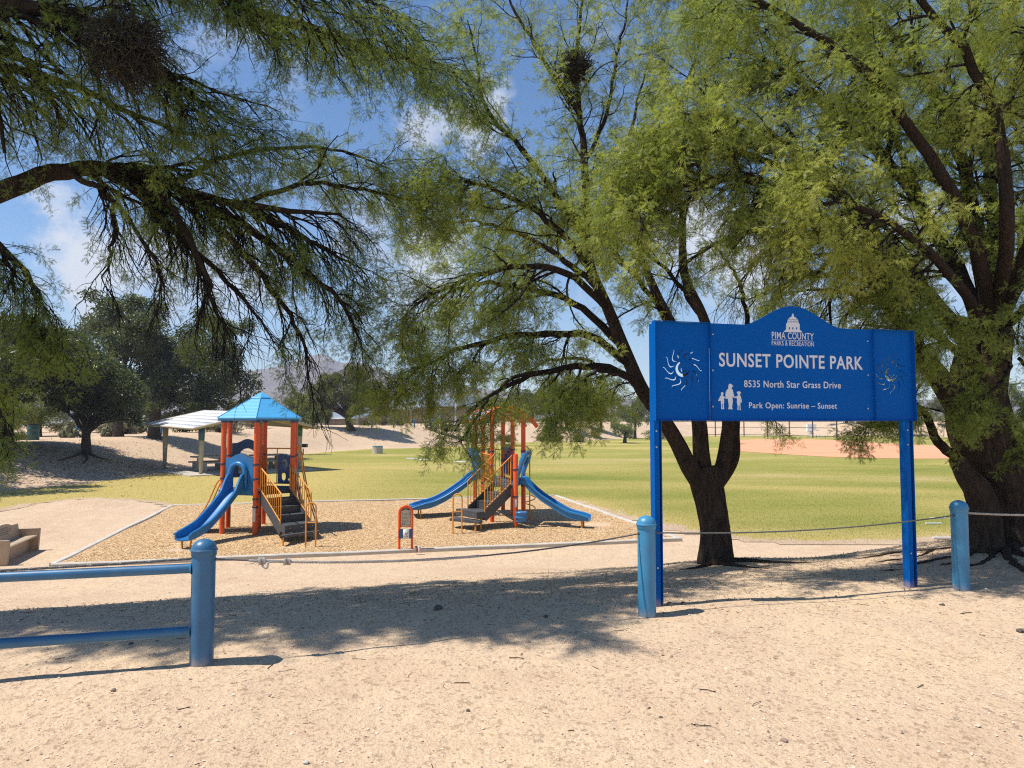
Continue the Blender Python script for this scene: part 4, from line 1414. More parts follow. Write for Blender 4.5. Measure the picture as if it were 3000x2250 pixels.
    for q in (base + sd2 * -0.52 + n2 * 0.46,):
        part('step_leg', Geo().tube([v3(q, zs_ - 0.2), v3(q, Z0 - 0.1)], 0.02, 8), M_YELLOW, t2)
    for q in (base + sd2 * 0.38 + n2 * 0.15, base + sd2 * -0.34 + n2 * 0.1):
        part('step_leg', Geo().tube([v3(q, zs_ - 0.12), v3(q, Z0 - 0.1)], 0.02, 8), M_YELLOW, t1)
    loop_rail(P(910, 1594, 15.35), nrm(np.array([0.97, -0.1, 0])), 0.22, P(910, 1473, 15.35)[2], o)
    # back: tall arched panel (BL-B), rail frame with a holed panel (B-BR)
    e0, e1 = edge(BL, Bp); Le = np.linalg.norm(e1 - e0)
    arch_panel(e0, e1, 0.30, 1.27, 0.10, (0.16, Le - 0.16, 0.40, 1.03), M_NAVY, o, 'arch_panel')
    a, b = v3(Bp, 0), v3(BR_, 0); d = nrm(b - a)
    fr = part('rail_frame', Geo().tube([a + Zv * 1.02, b + Zv * 1.02], 0.017, 8), M_YELLOW, o)
    part('lower_rail', Geo().tube([a + Zv * 0.12, b + Zv * 0.12], 0.015, 8), M_YELLOW, fr)
    for t in (0.08, 0.42):
        part('bar', Geo().tube([a + (b - a) * t + Zv * 0.12, a + (b - a) * t + Zv * 1.02], 0.013, 8), M_YELLOW, fr)
    ring = [a + (b - a) * 0.42 + d * x + Zv * z for x, z in ((-0.05, 0.70), (-0.06, 0.55), (-0.03, 0.48), (0.03, 0.48), (0.06, 0.55), (0.05, 0.70), (0.0, 0.73))]
    part('hand_ring', Geo().tube(ring, 0.012, 6, closed=True), M_YELLOW, fr)
    L = np.linalg.norm(b - a)
    x0, x1 = L * 0.46, L * 0.93
    outl = [(x0, 0.12), (x1, 0.12), (x1, 0.76), (x1 - 0.1, 0.84), (x0 + 0.1, 0.88), (x0, 0.84)]
    holes = [[(x0 + 0.2 + 0.085 * math.cos(t), 0.62 + 0.13 * math.sin(t)) for t in np.linspace(0, 2 * math.pi, 15)[:-1]], [(x0 + 0.17 + 0.07 * math.cos(t), 0.30 + 0.11 * math.sin(t)) for t in np.linspace(0, 2 * math.pi, 15)[:-1]],
             [(x0 + 0.33 + 0.035 * math.cos(t), 0.22 + 0.035 * math.sin(t)) for t in np.linspace(0, 2 * math.pi, 9)[:-1]]]
    v, f = curve_mesh([outl] + holes, 0.018)
    nn = np.array([d[1], -d[0], 0])
    g = Geo(); g.add(np.array([a + d * x + Zv * y + nn * w_ for x, y, w_ in v]), f)
    part('holed_panel', g, M_NAVY, o)
    # right: curved climbing wall with hand rails (R-BR); left: arch climber (L-BL)
    def climber(pa, pb, s_end, zt_, zl, mat, rail_hi, nm, width=0.62):
        d = nrm(np.array([*(pb - pa), 0.0]))[:2]; m = (pa + pb) / 2; nn_ = np.array([d[1], -d[0]])
        if nn_ @ (m - c) < 0: nn_ = -nn_
        rings = []
        for t in np.linspace(0, 1, 16):
            s = s_end * (1 - math.cos(t * math.pi / 2)) ** 0.8 * 0.65 + 0.35 * s_end * t
            z = zt_ + (zl - zt_) * math.sin(t * math.pi / 2) ** 1.25
            q = m + nn_ * s
            tx = nrm(np.array([1.0, -2.0 * t - 0.2])); off = np.array([tx[1], -tx[0]]) * -0.05
            rings.append([v3(q + d * u, z) + np.array([*(nn_ * off[0] * w_), off[1] * w_]) for u, w_ in ((-width / 2, 0), (width / 2, 0), (width / 2, 1), (-width / 2, 1))])
        cl = part(nm, Geo().sweep(rings), mat, o)
        for t in np.linspace(0.15, 0.9, 6):
            s = s_end * (1 - math.cos(t * math.pi / 2)) ** 0.8 * 0.65 + 0.35 * s_end * t
            z = zt_ + (zl - zt_) * math.sin(t * math.pi / 2) ** 1.25
            q = m + nn_ * (s + 0.05)
            part('foothold', Geo().tube([v3(q - d * width * 0.33, z + 0.03), v3(q + d * width * 0.33, z + 0.03)], 0.035, 8), mat, cl)
        for k in (-1, 1):
            q0 = m + d * (width / 2 + 0.03) * k
            path = [v3(q0, rail_hi - 0.45), v3(q0, rail_hi), v3(q0 + nn_ * 0.14, rail_hi - 0.02), v3(q0 + nn_ * s_end * 0.62, (rail_hi + zl) / 2 + 0.05), v3(q0 + nn_ * (s_end + 0.06), zl + 0.25), v3(q0 + nn_ * (s_end + 0.04), Z0 - 0.1)]
            part('hand_rail', Geo().tube(catmull(path, 26), 0.017, 8), M_YELLOW, cl)
        return cl
    climber(Rp, BR_, 0.50, 0.62, Z0 - 0.05, M_NAVY, 1.05, 'climbing_wall')
    climber(Lp, BL, 0.62, 0.20, Z0 - 0.05, M_NAVY, 0.28, 'arch_climber')
    # side rails between the remaining posts
    for a_, b_, z in ((Lp, BL, 0.62), (Lp, BL, 0.75)):
        part('side_bar', Geo().tube([v3(a_, z), v3(b_, z)], 0.015, 8), M_YELLOW, o)
    part('bubble_pole', Geo().tube([v3(Lp * 0.6 + BL * 0.4, 0.35), v3(Lp * 0.6 + BL * 0.4, 0.78)], 0.017, 8), M_YELLOW, o)
tower_hex()

# ---- oblong tower under the arched orange canopy
def tower_arch():
    u, v = UA[:2], VA[:2]
    r1 = np.array([0.305, 19.2]); w = 0.86; st_ = 1.23; zd = 0.10
    right = [r1 + v * st_ * k for k in range(3)]; left = [p - u * w for p in right]
    short = np.array([0.092, 18.08])
    c = (left[1] + right[1]) / 2
    o = thing('play_structure', 'play tower under a low arched orange canopy, with slides on both sides', 'play structure', (c[0], c[1], Z0), 'play structures on the wood chips')
    pr = 0.0615
    def archz(s, k):       # canopy arch above the posts, s across from -1 to 1
        return 2.09 - 0.42 * abs(s) ** 2.2 - 0.10 * max(0, s) ** 2
    cano = None
    tubes = []
    for k in range(3):
        m = (left[k] + right[k]) / 2
        pts = [v3(m + u * s * 0.82, archz(s, k)) for s in np.linspace(-1, 1, 19)]
        tubes.append(pts)
    g = Geo()
    F_ = []
    n = 19
    top = np.concatenate([[p + Zv * 0.012 for p in t] for t in tubes]); bot = np.concatenate([[p - Zv * 0.012 for p in t] for t in tubes])
    cn = part('canopy', Geo().tube(tubes[0], 0.055, 10), M_ORANGE, o)
    for k in (1, 2):
        part('canopy_rib', Geo().tube(tubes[k], 0.055, 10), M_ORANGE, cn)
    m_sh = paint('pale_blue_sheet', (0.42, 0.50, 0.66), 0.3, 0.1)
    for k in range(2):
        rings = []
        for i in range(1, 18):
            a, b = np.array(tubes[k][i]), np.array(tubes[k + 1][i])
            d = nrm(b - a)
            rings.append([a + d * 0.04 + Zv * 0.012, b - d * 0.04 + Zv * 0.012, b - d * 0.04 - Zv * 0.004, a + d * 0.04 - Zv * 0.004])
        part('canopy_sheet', Geo().sweep(rings), m_sh, cn)
    for k in range(3):
        for q, s in ((left[k], -w / 2 / 0.82), (right[k], w / 2 / 0.82)):
            p = part('post', Geo().lathe([(pr, Z0 - 0.3), (pr, archz(s, k) - 0.02)], (q[0], q[1], 0), 16), M_ORANGE, o)
            for z in (0.92, 0.55, 0.0):
                clamp(p, q, z, o, pr)
    p = part('post', Geo().lathe([(pr, Z0 - 0.3), (pr, 0.86), (pr * 0.8, 0.89), (pr * 0.3, 0.905)], (short[0], short[1], 0), 16), M_ORANGE, o)
    for z in (0.50, -0.18):
        clamp(p, short, z, o, pr)
    part('warning_label', Geo().box(v3(short, -0.34) + np.array([0.0, -pr - 0.001, 0]), (0.05, 0.004, 0.2), (1, 0, 0), (0, 1, 0)), M_WHITE_PRINT, p)
    for k in range(2):
        q = [left[k] + (u + v) * 0.06, right[k] + (-u + v) * 0.06, right[k + 1] - (u + v) * 0.06, left[k + 1] + (u - v) * 0.06]
        cc = np.mean(q, 0)
        part('deck', Geo().prism([tuple(a - cc) for a in q], (cc[0], cc[1], zd - 0.03 + 0.0 * k), (1, 0, 0), (0, 1, 0), 0.05), M_STEP, o)
    tri = [left[0] + v * 0.02, short + v * 0.08, right[0] + v * 0.02]
    cc = np.mean(tri, 0)
    part('deck', Geo().prism([tuple(a - cc) for a in tri], (cc[0], cc[1], zd - 0.03), (1, 0, 0), (0, 1, 0), 0.05), M_STEP, o)
    # stairs
    e = nrm(np.array([*(short - left[0]), 0.0]))[:2]; n2 = np.array([e[1], -e[0]])
    if n2 @ (left[0] - right[0]) < 0: n2 = -n2
    d2 = np.array([*n2, 0.0]); mid = (left[0] + short) / 2; run = 0.82; zs_ = -0.52; sw = 0.82
    st = part('stairs', Geo().box(v3(mid + n2 * 0.03, zd - 0.05), (0.05, sw, 0.08), d2, np.cross(d2, Zv), Zv), M_STEP, o)
    nst = 3
    for k in range(nst):
        s = 0.06 + (run - 0.06) * (k + 0.5) / nst; z = zd + (zs_ - zd) * (k + 1) / nst
        tread(mid + n2 * s, d2, sw - 0.03, (run - 0.06) / nst, z, (zd - zs_) / nst, st)
    for k in (-1, 1):
        a, b = mid + e * (sw / 2) * k + n2 * 0.05, mid + e * (sw / 2) * k + n2 * run
        stringer(a, b, zd + 0.02, zs_ + 0.03, 0.30, st)
        stair_rail(a, b, zd + 0.72, zs_ + 0.72, zd + 0.03, zs_ + 0.05, o, 10)
    base = mid + n2 * run
    up_poly = [base - e * 0.52 + n2 * 0.30, base + e * 0.44 + n2 * 0.26, base + e * 0.42, base - e * 0.42]
    t1 = transfer_step([tuple(p_) for p_ in up_poly], zs_ + 0.01, o, 0.16)
    lo_poly = [base + e * -0.28 + n2 * 0.62, base + e * 0.62 + n2 * 0.30, base + e * 0.46 + n2 * 0.10, base - e * 0.5 + n2 * 0.30]
    t2 = transfer_step([tuple(p_) for p_ in lo_poly], zs_ - 0.19, o, 0.06)
    part('step_leg', Geo().tube([v3(base + e * 0.45 + n2 * 0.30, zs_ - 0.22), v3(base + e * 0.45 + n2 * 0.30, Z0 - 0.1)], 0.022, 8), M_YELLOW, t2)
    part('step_leg', Geo().tube([v3(base + e * 0.38 + n2 * 0.1, zs_ - 0.14), v3(base + e * 0.38 + n2 * 0.1, Z0 - 0.1)], 0.022, 8), M_YELLOW, t1)
    loop_rail(P(1340, 1558, 17.3), nrm(np.array([0.97, -0.05, 0])), 0.22, P(1340, 1447, 17.3)[2], o)
    # right slide
    e3 = nrm(np.array([*(right[0] - short), 0.0]))[:2]; n3 = np.array([e3[1], -e3[0]])
    if n3[0] < 0: n3 = -n3
    n3 = nrm(np.array([n3[0], n3[1] - 0.10]))
    m3 = (short + right[0]) / 2
    s3 = part('slide', slide_geo(m3, n3, [(0.02, zd + 0.02), (0.16, zd + 0.01), (0.3, -0.04), (0.6, -0.28), (0.86, -0.44), (1.1, -0.58), (1.36, -0.70), (1.62, -0.745), (1.84, -0.76)], 0.36,
              [(0, 0.12), (0.2, 0.16), (0.5, 0.15), (1.5, 0.15), (1.7, 0.13), (1.8, 0.10), (1.9, 0.08)]), M_PLASTIC, o)
    sd = np.array([-n3[1], n3[0]])
    for k in (-1, 1):
        q = m3 + n3 * 1.66 + sd * 0.12 * k
        part('slide_leg', Geo().tube([v3(q, -0.77), v3(q, Z0 - 0.1)], 0.024, 8), M_YELLOW, s3)
    # moulded slide hoods
    def hood(m, n, nm):
        s_ = np.array([-n[1], n[0]]); rings = []
        for t in np.linspace(0, 1, 9):
            zz = zd + 0.55 + 0.28 * math.sin(math.pi * min(1, t * 0.75)); hw = 0.26 * (1 - 0.35 * t)
            q = m + n * (0.05 + 0.22 * math.sin(t * 2.2))
            rings.append([v3(q - s_ * hw, zz - 0.05), v3(q + s_ * hw, zz - 0.05), v3(q + s_ * hw * 0.9, zz + 0.05), v3(q - s_ * hw * 0.9, zz + 0.05)])
        h = part(nm, Geo().sweep(rings), M_PLASTIC, o)
        for k in (-1, 1):
            path = [v3(m + s_ * 0.25 * k, zd + 0.02), v3(m + s_ * 0.24 * k + n * 0.04, zd + 0.3), v3(m + s_ * 0.25 * k + n * 0.14, zd + 0.58), v3(m + s_ * 0.2 * k + n * 0.2, zd + 0.78)]
            part('hood_side', Geo().tube(catmull(path, 12), [0.05] * 4 + [0.06] * 4 + [0.075] * 4, 8), M_PLASTIC, h)
    hood(m3, n3, 'slide_hood')
    # left double slide
    m4 = (left[1] + left[2]) / 2
    n4 = -u
    s4 = part('slide', slide_geo(m4, n4, [(0.02, zd + 0.02), (0.2, zd), (0.45, -0.12), (0.9, -0.42), (1.25, -0.60), (1.5, -0.68), (1.75, -0.71), (1.98, -0.72)], 0.86,
              [(0, 0.12), (0.3, 0.13), (1.6, 0.13), (1.85, 0.08), (2.0, 0.03)], centre_wall=True), M_PLASTIC, o)
    sd = np.array([-n4[1], n4[0]])
    for k in (-1, 1):
        q = m4 + n4 * 1.72 + sd * 0.3 * k
        part('slide_leg', Geo().tube([v3(q, -0.74), v3(q, Z0 - 0.1)], 0.022, 8), M_YELLOW, s4)
    hood(m4 - v * 0.3, n4, 'slide_hood')
    hood(m4 + v * 0.3, n4, 'slide_hood')
    # yellow barrier (left 0-1), ribbed blue panel and yellow tube at the back, red handwheel
    a, b = v3(left[0], 0), v3(left[1], 0)
    bf = part('barrier', Geo().tube([a + Zv * 0.82, b + Zv * 0.82], 0.017, 8), M_YELLOW, o)
    part('lower_rail', Geo().tube([a + Zv * 0.16, b + Zv * 0.16], 0.015, 8), M_YELLOW, bf)
    for t in np.linspace(0.1, 0.9, 9):
        part('bar', Geo().tube([a + (b - a) * t + Zv * 0.16, a + (b - a) * t + Zv * 0.82], 0.010, 6), M_YELLOW, bf)
    a, b = v3(right[1], 0), v3(right[2], 0); d = nrm(b - a)
    L = np.linalg.norm(b - a)
    outl = [(L * 0.15, 0.16), (L * 0.85, 0.16), (L * 0.85, 0.9)] + [(L * 0.5 + L * 0.35 * math.cos(t), 0.9 + 0.16 * math.sin(t)) for t in np.linspace(0, math.pi, 11)] + [(L * 0.15, 0.9)]
    rp = part('ribbed_panel', Geo().prism(outl, a, d, Zv, 0.05), M_NAVY, o)
    for x in np.linspace(L * 0.2, L * 0.8, 7):
        part('rib', Geo().tube([a + d * x + Zv * 0.2 + u.tolist()[0] * np.array([-0.03, 0, 0]), a + d * x + Zv * 0.95 + np.array([-0.03, 0, 0])], 0.014, 6), M_PLASTIC, rp)
    a, b = v3(left[2], 0), v3(right[2], 0)
    bk = part('back_barrier', Geo().tube([a + Zv * 0.16, a + Zv * 0.86, (a + b) / 2 + Zv * 0.9, b + Zv * 0.86, b + Zv * 0.16], 0.016, 8), M_YELLOW, o)
    for t in np.linspace(0.12, 0.88, 6):
        part('bar', Geo().tube([a + (b - a) * t + Zv * 0.16, a + (b - a) * t + Zv * 0.87], 0.010, 6), M_YELLOW, bk)
    q = (a + b) / 2 - np.array([*v, 0]) * 0.1
    part('speaking_tube', Geo().lathe([(0.06, zd), (0.06, 0.90), (0.045, 0.93)], (q[0], q[1], 0), 14), M_YELLOW, o)
    q = v3(right[1], 0.78) + np.array([-0.13, -0.12, 0])
    m_red = paint('red_plastic', (0.45, 0.02, 0.03), 0.35)
    wh = part('hand_wheel', Geo().tube([q + 0.13 * (math.cos(t) * np.array([0.9, -0.4, 0]) + math.sin(t) * Zv) for t in np.linspace(0, 2 * math.pi, 17)[:-1]], 0.018, 8, closed=True), m_red, o)
    for t in (0.3, 2.4, 4.5):
        part('spoke', Geo().tube([q, q + 0.13 * (math.cos(t) * np.array([0.9, -0.4, 0]) + math.sin(t) * Zv)], 0.014, 6), m_red, wh)
    # spiral pole climber on the right
    q = P(1552, 1500, 19.6)[:2]
    path = [v3(right[0] + u * 0.02 + v * 0.0, 1.03), v3(q - u * 0.08, 1.03), v3(q, 0.95), v3(q, 0.4), v3(q, Z0 - 0.2)]
    pc = part('spiral_pole', Geo().tube(path, 0.02, 8), M_YELLOW, o)
    th = np.linspace(0, 4.5 * math.pi, 60)
    part('spiral', Geo().tube([v3(q + 0.15 * np.array([math.cos(t), math.sin(t)]), -0.92 + 0.62 * t / th[-1]) for t in th], 0.014, 6), M_YELLOW, pc)
    part('overhead_bar', Geo().tube([v3(right[1], 1.02), v3(right[1] + u * 0.3, 1.02), v3(right[1] + u * 0.34, 0.9), v3(right[1] + u * 0.34, 0.1)], 0.017, 8), M_YELLOW, o)
    # blue bucket drum low on the short post
    q = short + np.array([0.14, -0.10])
    dr = part('play_drum', Geo().lathe([(0.10, -0.80), (0.135, -0.78), (0.14, -0.60), (0.15, -0.585), (0.15, -0.555), (0.14, -0.545), (0.05, -0.535)], (q[0], q[1], 0), 18), M_PLASTIC, o)
    part('drum_rim', Geo().lathe([(0.142, -0.70), (0.165, -0.69), (0.165, -0.665), (0.142, -0.655)], (q[0], q[1], 0), 18), M_PLASTIC, dr)
    part('drum_bracket', Geo().beam(v3(short, -0.66), v3(q, -0.66), 0.05, 0.05), M_PLASTIC, dr)
tower_arch()
# ------------------------------------------------------------------ picnic shelter, tables, fountain, grill, vehicles, buildings
def shelter():
    zsl = ZF + 0.05
    P2 = G(588, 1389, zsl); P1 = G(482, 1374, zsl)
    d = nrm(np.array([*(P1 - P2)[:2], 0.0])); e = np.array([d[1], -d[0], 0.0])
    if e[0] < 0: e = -e
    Wd, Ln = 5.4, float(np.linalg.norm((P1 - P2)[:2]))
    P3 = P2 + e * Wd; P4 = P1 + e * Wd
    # slide the far right post to its bearing
    slab = [P2 - d * 0.8 - e * 0.8, P2 - d * 0.8 + e * (Wd + 0.8), P1 + d * 0.8 + e * (Wd + 0.8), P1 + d * 0.8 - e * 0.8]
    cc = np.mean(slab, 0)
    o = thing('picnic_shelter', 'picnic shelter with a white gabled sheet roof on tan tapered posts', 'shelter', (*cc[:2], ZF))
    part('slab', Geo().prism([((p - cc)[0], (p - cc)[1]) for p in slab], (cc[0], cc[1], zsl - 0.06), (1, 0, 0), (0, 1, 0), 0.13), M_CONC, o)
    B = P(622, 1255, P2[1] - 0.6); A_ = P(443, 1243, P1[1] + 1.5)
    ze = B[2]; zr = ze + 0.85
    posts = []
    for q, z in ((P2, ze), (P1, ze + 0.18), (P3, ze), (P4, ze + 0.18)):
        g = Geo()
        rings = [[q * np.array([1, 1, 0]) + d * a * s + e * b * s2 + Zv * zz for a, b in ((-1, -1), (1, -1), (1, 1), (-1, 1))] for zz, s, s2 in ((zsl - 0.02, 0.07, 0.07), (z - 0.03, 0.10, 0.14))]
        posts.append(part('post', g.sweep(rings), M_TAN_STEEL, o, smooth=False))
    nn = -e
    M_SB = paint('blue_notice', (0.03, 0.12, 0.22), 0.5, 0.05); M_SG = paint('green_notice', (0.02, 0.16, 0.09), 0.5, 0.05)
    toC = nrm(np.array([-P2[0], -P2[1], 0.0])); rt = np.array([-toC[1], toC[0], 0.0])
    zc = (P(592, 1272, P2[1])[2])
    sg = part('number_sign', Geo().box(P2 * np.array([1, 1, 0]) + Zv * zc + toC * 0.155, (0.26, 0.012, 0.62), rt, toC, Zv), M_SB, posts[0], smooth=False)
    v, f = text_mesh('1', 0.02, 0.01); v = v - (v.max(0) + v.min(0)) / 2
    g = Geo(); g.add([P2 * np.array([1, 1, 0]) + Zv * (zc - 0.02) + toC * 0.1558 - rt * a * 0.28 * -1 + Zv * b * 0.28 + toC * cc_ * 0.1 for a, b, cc_ in v], f)
    part('number', g, M_WHITE_PRINT, posts[0], smooth=False)
    for zz, w in ((0.22, 0.16), (0.17, 0.12), (-0.23, 0.10)):
        part('notice_line', Geo().box(P2 * np.array([1, 1, 0]) + Zv * (zc + zz) + toC * 0.15575, (w, 0.002, 0.022), rt, toC, Zv), M_INK_GREY, posts[0], smooth=False)
    part('notice', Geo().box(P3 * np.array([1, 1, 0]) + Zv * (P(871, 1262, P3[1])[2]) + toC * 0.155, (0.24, 0.012, 0.55), rt, toC, Zv), M_SG, posts[2], smooth=False)
    # roof: two slopes, ridge along d, built of lapped sheets
    ov, og = 0.9, 0.75
    f0, f1 = P2 - d * ov, P1 + d * (ov + 0.6)
    Lr = float(np.linalg.norm((f1 - f0)[:2]))
    def RP(a, b, z): return f0 * np.array([1, 1, 0]) + d * a + e * b + Zv * z
    tilt = 0.20
    nsh = 6
    half = Wd / 2 + og
    for sidek in (0, 1):
        for k in range(nsh):
            b0 = -og + half * k / nsh; b1 = -og + half * (k + 1) / nsh + 0.03
            z0_ = ze + (zr - ze) * k / nsh + 0.012 * 0; z1_ = ze + (zr - ze) * (k + 1) / nsh
            if sidek: b0, b1 = Wd - b0, Wd - b1
            q = [RP(0, b0, z0_ + 0.009), RP(Lr, b0, z0_ + 0.009 + tilt), RP(Lr, b1, z1_ + 0.004 + tilt), RP(0, b1, z1_ + 0.004)]
            lo = [p - Zv * 0.010 for p in q]
            g = Geo()
            fs = [(0, 1, 2, 3), (7, 6, 5, 4), (0, 4, 5, 1), (1, 5, 6, 2), (2, 6, 7, 3), (3, 7, 4, 0)]
            if not sidek: fs = [t[::-1] for t in fs]
            g.add(q + lo, fs)
            part('roof_sheet', g, M_ROOF_WHITE, o, smooth=False)
        b0, b1 = (-og, Wd / 2) if not sidek else (Wd + og, Wd / 2)
        q = [RP(0.02, b0, ze - 0.01), RP(Lr - 0.02, b0, ze - 0.01 + tilt), RP(Lr - 0.02, b1, zr - 0.03 + tilt), RP(0.02, b1, zr - 0.03)]
        lo = [p - Zv * 0.03 for p in q]
        g = Geo(); fs = [(0, 1, 2, 3), (7, 6, 5, 4), (0, 4, 5, 1), (1, 5, 6, 2), (2, 6, 7, 3), (3, 7, 4, 0)]
        if not sidek: fs = [t[::-1] for t in fs]
        g.add(q + lo, fs)
        part('soffit', g, M_SOFFIT, o, smooth=False)
        for a in (0.0, Lr):
            t_ = tilt if a else 0
            part('fascia', Geo().beam(RP(a, b0, ze - 0.03 + t_), RP(a, b1, zr - 0.05 + t_), 0.05, 0.13), M_TAN_STEEL, o, smooth=False)
        part('eave_fascia', Geo().beam(RP(0.03, b0, ze - 0.035), RP(Lr - 0.03, b0, ze - 0.035 + tilt), 0.05, 0.11), M_TAN_STEEL, o, smooth=False)
    for a, q, s in ((ov, P2, 0), (ov + Ln, P1, 0.18)):
        part('rafter', Geo().beam(RP(a, -og * 0.7, ze - 0.02 + s * 0.8), RP(a, Wd / 2, zr - 0.16 + s), 0.10, 0.18), M_TAN_STEEL, o, smooth=False)
        part('rafter', Geo().beam(RP(a, Wd + og * 0.7, ze - 0.02 + s * 0.8), RP(a, Wd / 2, zr - 0.16 + s), 0.10, 0.18), M_TAN_STEEL, o, smooth=False)
    # tables stand free under it
    M_TABLE = mat_concrete('table_concrete', (0.40, 0.36, 0.31))
    def table(c, ang, lab):
        ax = np.array([math.cos(ang), math.sin(ang), 0]); ay = np.array([-math.sin(ang), math.cos(ang), 0])
        c = np.array([c[0], c[1], zsl + 0.005])
        t = thing('picnic_table', lab, 'picnic table', c, 'concrete picnic tables under the shelter')
        part('table_top', Geo().box(c + Zv * 0.76, (2.0, 0.8, 0.08), ax, ay), M_TABLE, t)
        for s in (-1, 1):
            part('bench', Geo().box(c + ay * 0.78 * s + Zv * 0.45, (1.8, 0.32, 0.08), ax, ay), M_TABLE, t)
            ped = [(-0.95, 0.0), (0.95, 0.0), (0.92, 0.41), (0.64, 0.41), (0.5, 0.14), (0.3, 0.14), (0.26, 0.72), (-0.26, 0.72), (-0.3, 0.14), (-0.5, 0.14), (-0.64, 0.41), (-0.92, 0.41)]
            part('pedestal', Geo().prism(ped, c + ax * 0.62 * s, ay, Zv, 0.12), M_TABLE, t)
    table(P2 + d * 2.6 + e * 1.5, math.atan2(e[1], e[0]), 'concrete picnic table near the numbered post of the shelter')
    table(P2 + d * 2.2 + e * 4.6, math.atan2(e[1], e[0]) + 0.1, 'concrete picnic table on the right side under the shelter')
    q = G(888, 1334, ZF)
    gr = thing('grill', 'black steel barbecue box on a short post by the shelter', 'grill', (*q[:2], ZF))
    c = np.array([q[0], q[1], 0])
    part('post', Geo().lathe([(0.05, ZF - 0.1), (0.05, ZF + 0.55)], c, 10), M_BLACK, gr)
    part('fire_box', Geo().box(c + Zv * (ZF + 0.68), (0.62, 0.45, 0.05)).box(c + Zv * (ZF + 0.80) + np.array([0, 0.21, 0]), (0.62, 0.02, 0.26)).box(c + Zv * (ZF + 0.78) + np.array([-0.30, 0, 0]), (0.02, 0.40, 0.22)).box(c + Zv * (ZF + 0.78) + np.array([0.30, 0, 0]), (0.02, 0.40, 0.22)), M_BLACK, gr)
    part('grate', Geo().box(c + Zv * (ZF + 0.84), (0.56, 0.38, 0.02)), M_BLACK, gr)
shelter()

def fountain():
    q = G(1106, 1329, ZF)
    o = thing('drinking_fountain', 'round tan concrete drum with a blue top on the lawn edge', 'fountain', (*q[:2], ZF))
    c = np.array([q[0], q[1], ZF])
    part('drum', Geo().lathe([(0.44, -0.1), (0.44, 0.60)], c, 28), M_CONC, o)
    part('basin', Geo().lathe([(0.44, 0.603), (0.46, 0.62), (0.45, 0.66), (0.2, 0.655)], c, 28), M_BOLL_B, o)
    part('spout', Geo().tube([c + np.array([-0.22, 0, 0.65]), c + np.array([-0.22, 0, 0.86]), c + np.array([-0.2, 0, 0.9]), c + np.array([-0.16, 0, 0.9])], 0.016, 8), M_STEEL, o)
fountain()

def bases():
    for i, (px, py, lab) in enumerate(((1208, 1343.5, 'white flat marker on the grass left of the arched play tower, leftmost'), (1247, 1347, 'white flat marker on the grass, middle one near the arched play tower'), (1352, 1353, 'white flat marker on the grass just left of the canopy posts'),
                                       (2748, 1519, 'white flat marker on the grass beside the right sign post, farther one'), (2735, 1535, 'white flat marker on the grass beside the right sign post, nearer one'), (2760, 1577, 'white flat marker in the grass nearest the forked mesquite'))):
        q = G(px, py, ZF + 0.02)
        w = 0.9 if i < 3 else 0.42
        solo('ground_marker', Geo().box((q[0], q[1], ZF + 0.035), (w, w * (0.8 if i < 3 else 0.14), 0.03)), M_WHITE_PRINT, lab, 'marker', (q[0], q[1], ZF + 0.02), 'white markers lying in the grass')
bases()

def drum_bin(px, py, lab):
    q = hit(px, py, 20)
    s = 0.0
    c = q
    h = P(px, 1241, q[1])[2] - q[2]
    r = (P(113, py, q[1])[0] - P(82, py, q[1])[0]) / 2
    o = thing('trash_barrel', lab, 'barrel', c)
    part('barrel_body', Geo().lathe([(r, -0.05), (r, h * .3), (r * 1.03, h * .32), (r * 1.03, h * .35), (r, h * .37), (r, h * .62), (r * 1.03, h * .64), (r * 1.03, h * .67), (r, h * .69), (r, h * 0.92)], c, 24), M_GREEN_DRUM, o)
    part('barrel_rim', Geo().lathe([(r * 1.0, h * 0.92), (r * 1.05, h * 0.93), (r * 1.05, h), (r * 0.9, h), (r * 0.88, h * .9)], c, 24), M_BLACK, o)
    return o
drum_bin(97, 1289, 'dark green steel trash barrel at the top of the sand bank')

# bollards on the crest of the bank
def far_bollards():
    spec = [(226, 1281, 'left of the small dark tree on the bank'), (357, 1277, 'between the small dark tree and the big trunk'), (472, 1274, 'just right of the big dark trunk'), (681, 1270, 'behind the white shelter roof'),
            (942, 1259, 'left of the rounded olive tree'), (1019, 1257, 'against the trunk of the rounded olive tree'), (1089, 1254, 'right of the rounded olive tree'), (1153, 1253, 'below the grey metal roof'),
            (1214, 1252, 'left of the big prickly pear'), (1266, 1251, 'in front of the big prickly pear'), (2033, 1248, 'under the sign, left of the fence')]
    proto = None
    for px, py, where in spec:
        q = hit(px, py, 25, 240)
        q[2] = float(height(q[0], q[1]))
        lab = 'small blue post on the far bank, ' + where
        if proto is None:
            proto = thing('bank_bollard', lab, 'bollard', q, 'blue posts along the crest of the far bank')
            part('pipe', Geo().lathe([(0.085, -0.4), (0.085, 0.90)], q, 12), M_BOLL_A, proto)
            part('cap', Geo().lathe([(0.095, 0.90), (0.095, 0.93), (0.07, 0.98), (0.02, 1.0)], q, 12), M_BOLL_B, proto)
        else:
            copy_tree(proto, q, lab)
far_bollards()

def light_pole():
    q = hit(1335, 1253, 40, 240)
    o = thing('lamp_pole', 'pale lamp pole on a round concrete footing behind the bank', 'lamp pole', q)
    k = q[1] / FPX
    part('footing', Geo().lathe([(9.5 * k, -0.3), (9.5 * k, 14 * k)], q, 20), M_CONC, o)
    part('pole', Geo().lathe([(3.0 * k, 14 * k), (1.9 * k, 7.0)], q, 14), M_CONC_PALE, o)
    part('lamp_head', Geo().box(q + np.array([0.4, 0, 7.05]), (1.0, 0.35, 0.16)), M_STEEL, o)
light_pole()

